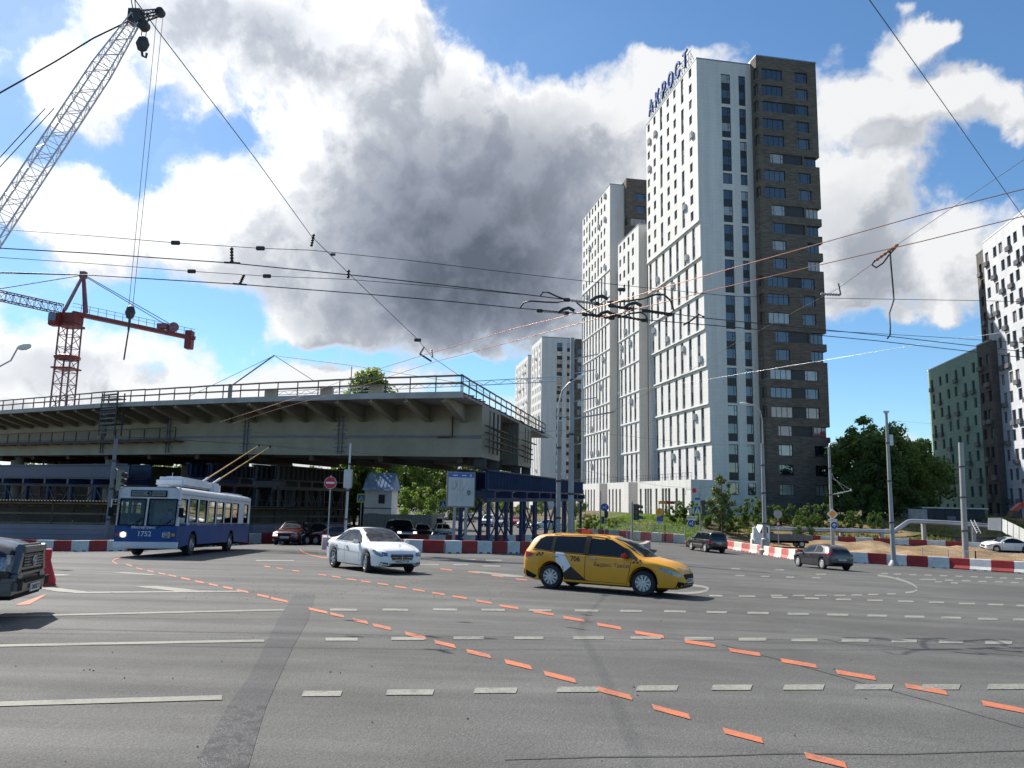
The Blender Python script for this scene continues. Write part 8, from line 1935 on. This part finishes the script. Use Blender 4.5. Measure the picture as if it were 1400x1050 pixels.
M_LF = [leaf_mat('leaf_dark', (.042, .082, .02), (.10, .15, .04), .5), leaf_mat('leaf_mid', (.09, .15, .038), (.20, .26, .08), .52), leaf_mat('leaf_pale', (.085, .12, .045), (.17, .20, .085), .3), leaf_mat('leaf_yellow', (.11, .14, .025), (.20, .22, .05))]
M_BARK = mat('bark', (.075, .058, .042), .9, 0, .3, 3, .5, 20)
TREES = {}
def tree_meshes(kind, seed):
    """crown and trunk of a unit tree: height 1 m, scaled when set out"""
    if (kind, seed) in TREES: return TREES[(kind, seed)]
    r = random.Random(seed * 31 + len(kind)); wd = {'broad': .36, 'tall': .24, 'bush': .62, 'young': .22}[kind]; lo = {'broad': .16, 'tall': .14, 'bush': .02, 'young': .22}[kind]
    nl = {'broad': 8200, 'tall': 6800, 'bush': 3200, 'young': 2300}[kind]; ls = {'broad': .019, 'tall': .019, 'bush': .034, 'young': .026}[kind]
    tk = MB(); tk.tube([(0, 0, -.03), (.004, .002, .2), (-.004, .006, .45), (.006, 0, .72), (.0, .0, .92)], [.022, .017, .012, .007, .002], 8)
    clumps = []
    n = {'broad': 46, 'tall': 40, 'bush': 26, 'young': 22}[kind]
    for i in range(n):
        h = lo + (.95 - lo) * ((i + r.random()) / n); t = (h - lo) / (1 - lo)
        prof = math.sin(math.pi * min(1, (t * .9 + .13)) ** .85) ** .8 if kind != 'bush' else math.sqrt(max(0, 1 - t * t)) * .92
        rr = wd * prof * (.35 + .65 * math.sqrt(r.random())); a = i * 2.4 + r.uniform(-.7, .7); c = Vector((rr * math.cos(a), rr * math.sin(a), h + r.uniform(-.03, .03)))
        clumps.append((c, (.055 + .075 * r.random()) * (1.5 if kind == 'bush' else 1.25 if kind == 'broad' else .95) * (.55 + .45 * prof)))
        if kind != 'bush' and i % 2 == 0: z0 = max(.1, h - .16 - rr * .35); tk.tube([(0, 0, z0), tuple(c * .55 + Vector((0, 0, z0 * .45 + .01))), tuple(c)], [.008 * (1.1 - t), .005 * (1.1 - t) + .001, .001], 5)
    vs = []; fs = []
    tot = sum(s_ ** 2 for _, s_ in clumps)
    for c, s_ in clumps:
        for _ in range(int(nl * s_ ** 2 / tot)):
            d = Vector((r.gauss(0, 1), r.gauss(0, 1), r.gauss(0, .75))); d = d.normalized() * s_ * (r.random() ** .45)
            p = c + d; nrm = (d.normalized() + Vector((r.gauss(0, .6), r.gauss(0, .6), r.gauss(.35, .6)))).normalized(); q = nrm.orthogonal().normalized(); a = r.uniform(0, 6.28); u = q * math.cos(a) + nrm.cross(q) * math.sin(a); v = nrm.cross(u); L = ls * r.uniform(.6, 1.3); w = L * .55; k = len(vs)
            vs += [p - u * L, p + v * w, p + u * L, p - v * w]; fs.append((k, k + 1, k + 2, k + 3))
    me = bpy.data.meshes.new('crown'); me.from_pydata(vs, [], fs); TREES[(kind, seed)] = (me, tk.mesh('trunk', M_BARK, 60)); return TREES[(kind, seed)]
CM = {}
def tree(kind, seed, px, pyb, pyt, Y, leaf, label, name='tree', cat='tree', wide=1.0, group=None, base=None, rz=None):
    q = atY(px, pyb, Y); t = atY(px, pyt, Y); zb_ = g(q.x, Y) if base is None else base; h = t.z - zb_
    cr, tk = tree_meshes(kind, seed); key = (kind, seed, leaf)
    if key not in CM: m2 = cr.copy(); m2.materials.append(M_LF[leaf]); CM[key] = m2
    R = thing(name, label, cat, (q.x, Y, zb_), 0, group); R.rotation_euler = (0, 0, rz if rz is not None else (px * .37 + Y) % 6.28); R.scale = (h * wide, h * wide, h)
    link('crown' if kind != 'bush' else 'foliage', CM[key], R); link('trunk' if kind != 'bush' else 'stem', tk, R); return R
tree('tall', 1, 1187, 718, 566, 118, 1, 'tallest tree of the dark green clump right of the brick tower', wide=1.25)
tree('broad', 2, 1222, 718, 579, 122, 1, 'broad dark tree in the clump, just right of its tallest tree')
tree('broad', 3, 1160, 718, 598, 126, 3, 'left tree of the clump beside the brick tower, lighter yellowish green', wide=1.1)
tree('broad', 4, 1252, 718, 602, 124, 1, 'right tree of the clump, touching the green block', wide=1.15)
tree('tall', 5, 1205, 718, 596, 112, 0, 'dark tree in front of the middle of the clump', wide=1.2)
tree('broad', 1, 1144, 718, 618, 134, 0, 'low dark tree right beside the brick tower corner')
tree('tall', 2, 1268, 715, 596, 175, 0, 'bluish far tree rising between the clump and the green block', wide=1.1)
tree('bush', 1, 1180, 722, 660, 108, 0, 'dark shrub mass under the left half of the clump', 'shrub', 'shrub'); tree('bush', 2, 1228, 722, 655, 109, 0, 'dark shrub mass under the right half of the clump', 'shrub', 'shrub'); tree('bush', 3, 1150, 724, 668, 108, 0, 'dark shrub at the foot of the brick tower corner', 'shrub', 'shrub'); tree('bush', 2, 1258, 722, 668, 111, 0, 'dark shrub left of the concrete well rings', 'shrub', 'shrub'); tree('bush', 1, 1166, 724, 698, 101, 0, 'low shrub behind the silver pipe, right of the priority sign', 'shrub', 'shrub'); tree('bush', 3, 1200, 724, 698, 101, 0, 'low dark shrub behind the silver pipe, left of the bare mast', 'shrub', 'shrub')
tree('young', 1, 988, 724, 647, 96, 2, 'slender pale young tree in front of the shaded white tower wall', wide=1.0)
for i, (px, pt, Y, k, lf, lab) in enumerate(((972, 690, 100, 'bush', 0, 'dark bush just left of the slender young tree'), (1010, 692, 101, 'bush', 0, 'bush right of the slender young tree, below the window strips'), (1030, 678, 104, 'bush', 0, 'taller bush left of the swan neck lamp'), (1060, 690, 102, 'bush', 0, 'bush right of the swan neck lamp, left of the round sign back'), (1082, 690, 103, 'bush', 0, 'dark bush right of the round sign back, below the brick tower'), (1108, 688, 103, 'bush', 0, 'bush in front of the brick tower, two left of the priority sign'), (1126, 688, 102, 'bush', 0, 'dark bush directly left of the priority sign'), (947, 686, 103, 'bush', 0, 'bush behind the give way triangle'), (930, 684, 103.5, 'young', 1, 'young tree in front of the podium, right of the fascia board'), (916, 691, 103, 'bush', 0, 'small dark bush under the fascia board'), (998, 700, 97, 'bush', 0, 'low dark bush at the foot of the slender young tree'), (1045, 706, 96, 'bush', 0, 'low dark bush behind the flatbed lorry cab'), (1095, 704, 96, 'bush', 0, 'low dark bush behind the flatbed lorry bed'))):
    tree(k, i % 3 + 1, px, 725, pt, Y, lf, lab, 'shrub' if k == 'bush' else 'tree', 'shrub' if k == 'bush' else 'tree', 1.25 if k == 'young' else 1.0)
for i, (px, pt, Y, lab) in enumerate(((800, 702, 104, 'pale green hedge bush at the left end of the lawn'), (812, 704, 103, 'pale green hedge bush second from the left end of the lawn'), (838, 706, 104, 'small pale bush on top of the lawn behind the pedestrian signal'), (850, 707, 106, 'small pale bush on the lawn left of the near traffic light'), (880, 706, 106, 'small pale bush right of the near traffic light'))):
    tree('bush', i % 3 + 1, px, 720, pt, Y, 3, lab, 'shrub', 'shrub')
for i, (px, pt, Y, lf, k, lab) in enumerate(((510, 598, 165, 1, 'broad', 'big tree rising behind the white house'), (552, 600, 160, 1, 'broad', 'big tree right of the white house under the overpass'), (592, 604, 165, 1, 'broad', 'big yellowish tree in the middle of the gap under the overpass'), (630, 606, 170, 3, 'broad', 'pale tree behind the top of the map board'), (484, 618, 118, 0, 'tall', 'dark tree left of the white house, half behind the slim pole'), (655, 640, 175, 1, 'broad', 'tree behind the left end of the blue trestle'), (572, 660, 140, 1, 'bush', 'rounded bush right of the white house'), (615, 664, 150, 1, 'bush', 'bush left of the map board on the far street'), (690, 676, 190, 1, 'broad', 'far tree seen through the middle of the blue trestle'), (787, 672, 150, 1, 'broad', 'tree between the blue trestle and the left podium'), (740, 680, 200, 1, 'broad', 'far tree seen through the right part of the blue trestle'), (708, 690, 150, 3, 'bush', 'sunlit bush seen through the blue trestle'), (668, 694, 150, 3, 'bush', 'sunlit bush just right of the map board'))):
    tree(k, i % 4 + 1, px, 715, pt, Y, lf, lab, 'tree' if k != 'bush' else 'shrub', 'tree' if k != 'bush' else 'shrub')
tree('tall', 3, 497, 640, 500, 118, 1, 'lone tree showing above the overpass railing', wide=.85)
for i, px in enumerate((-20, 40, 95, 150, 205, 262, 318, 372, 425)):  # tree row added to darken the view beneath the deck
    tree('broad', i % 4 + 1, px, 700, 634 + (i * 7) % 9, 150 + (i % 3) * 8, 0, 'dark tree of the row added to darken the gap under the overpass', group='trees added to darken the overpass gap')
# wood on the horizon
def wood(name, label, x0, x1, Y, h, n, seed):
    r = random.Random(seed); vs = []; fs = []
    for i in range(n):
        X = x0 + (x1 - x0) * (i + r.random()) / n; y = Y + r.uniform(-18, 18); hh = h * r.uniform(.6, 1.15); w = hh * .34; zb_ = g(X, y)
        for _ in range(420):
            a, b2 = r.uniform(0, 6.28), r.uniform(-1, 1); q = (1 - b2 * b2) ** .5; d = r.random() ** .35
            p = Vector((X + w * d * q * math.cos(a), y + w * d * q * math.sin(a), zb_ + hh * (.52 + .46 * b2 * d))); u = Vector((r.gauss(0, 1), r.gauss(0, 1), r.gauss(0, 1))).normalized(); v = u.orthogonal().normalized(); L = .8 * r.uniform(.6, 1.3); k = len(vs)
            vs += [p - u * L, p + v * L * .6, p + u * L, p - v * L * .6]; fs.append((k, k + 1, k + 2, k + 3))
    me = bpy.data.meshes.new(name); me.from_pydata(vs, [], fs); me.materials.append(M_LF[0]); o = link(name, me); tag(o, label, 'wood', None, 'stuff')
wood('far_wood', 'dark strip of woodland on the horizon beyond the overpass', -330, 120, 330, 17, 90, 1)
wood('far_wood', 'dark strip of woodland on the horizon right of the towers', 120, 420, 260, 15, 70, 2)
# grass tufts and weeds on the lawn and the rough bank
def tufts(name, label, spots, m_, hh):
    r = random.Random(9); vs = []; fs = []
    for X, Y in spots:
        z = g(X, Y) + .04
        if name == 'weeds': z += .9 * sst(98, 112, Y) * sst(40, 60, X)
        for _ in range(5):
            a = r.uniform(0, 6.28); w = hh * .18; L = hh * r.uniform(.5, 1.3); d = Vector((math.cos(a), math.sin(a), 0)); b2 = Vector((X + r.uniform(-.2, .2), Y + r.uniform(-.2, .2), z)); k = len(vs)
            vs += [b2 - d * w, b2 + d * w, b2 + d.cross(Vector((0, 0, 1))) * L * .4 + Vector((0, 0, L))]; fs.append((k, k + 1, k + 2))
    me = bpy.data.meshes.new(name); me.from_pydata(vs, [], fs); me.materials.append(m_); o = link(name, me); tag(o, label, 'grass', None, 'stuff')
rg = random.Random(12)
tufts('lawn_grass', 'green grass growing on the bank below the towers', [(X, Y) for X, Y in ((rg.uniform(9, 50), rg.uniform(90, 122)) for _ in range(5200)) if Y > 91 - (X - 9) * .35 and (X < 24 or Y > 104 + (X - 26) * .4)], M_LF[1], .28)
tufts('weeds', 'yellowish weeds scattered over the rough dirt bank by the pipe', [(X, Y) for X, Y in ((rg.uniform(27, 100), rg.uniform(95, 114)) for _ in range(4200)) if math.sin(X * .5) + math.sin(Y * .9 + X * .21) > .1], M_LF[3], .4)
def pebbles():
    r = random.Random(6); mb = MB()
    for _ in range(420):
        px, py = r.uniform(250, 900), r.uniform(792, 822)
        if r.random() < .2: px, py = r.uniform(0, 1400), 760 + 290 * r.random() ** 1.5
        p = atg(px, py); s_ = r.uniform(.005, .013); mb.lathe([(.001, -s_ * .3), (s_, 0), (s_ * .6, s_ * .6), (.001, s_ * .7)], 5, Matrix.Translation(p + Vector((0, 0, .035))) @ Matrix.Rotation(r.uniform(0, 6), 4, 'Z'))
    o = mb.build('loose_gravel', M_RUST); tag(o, 'loose gravel and crumbs scattered on the asphalt', 'gravel', None, 'stuff')
pebbles()
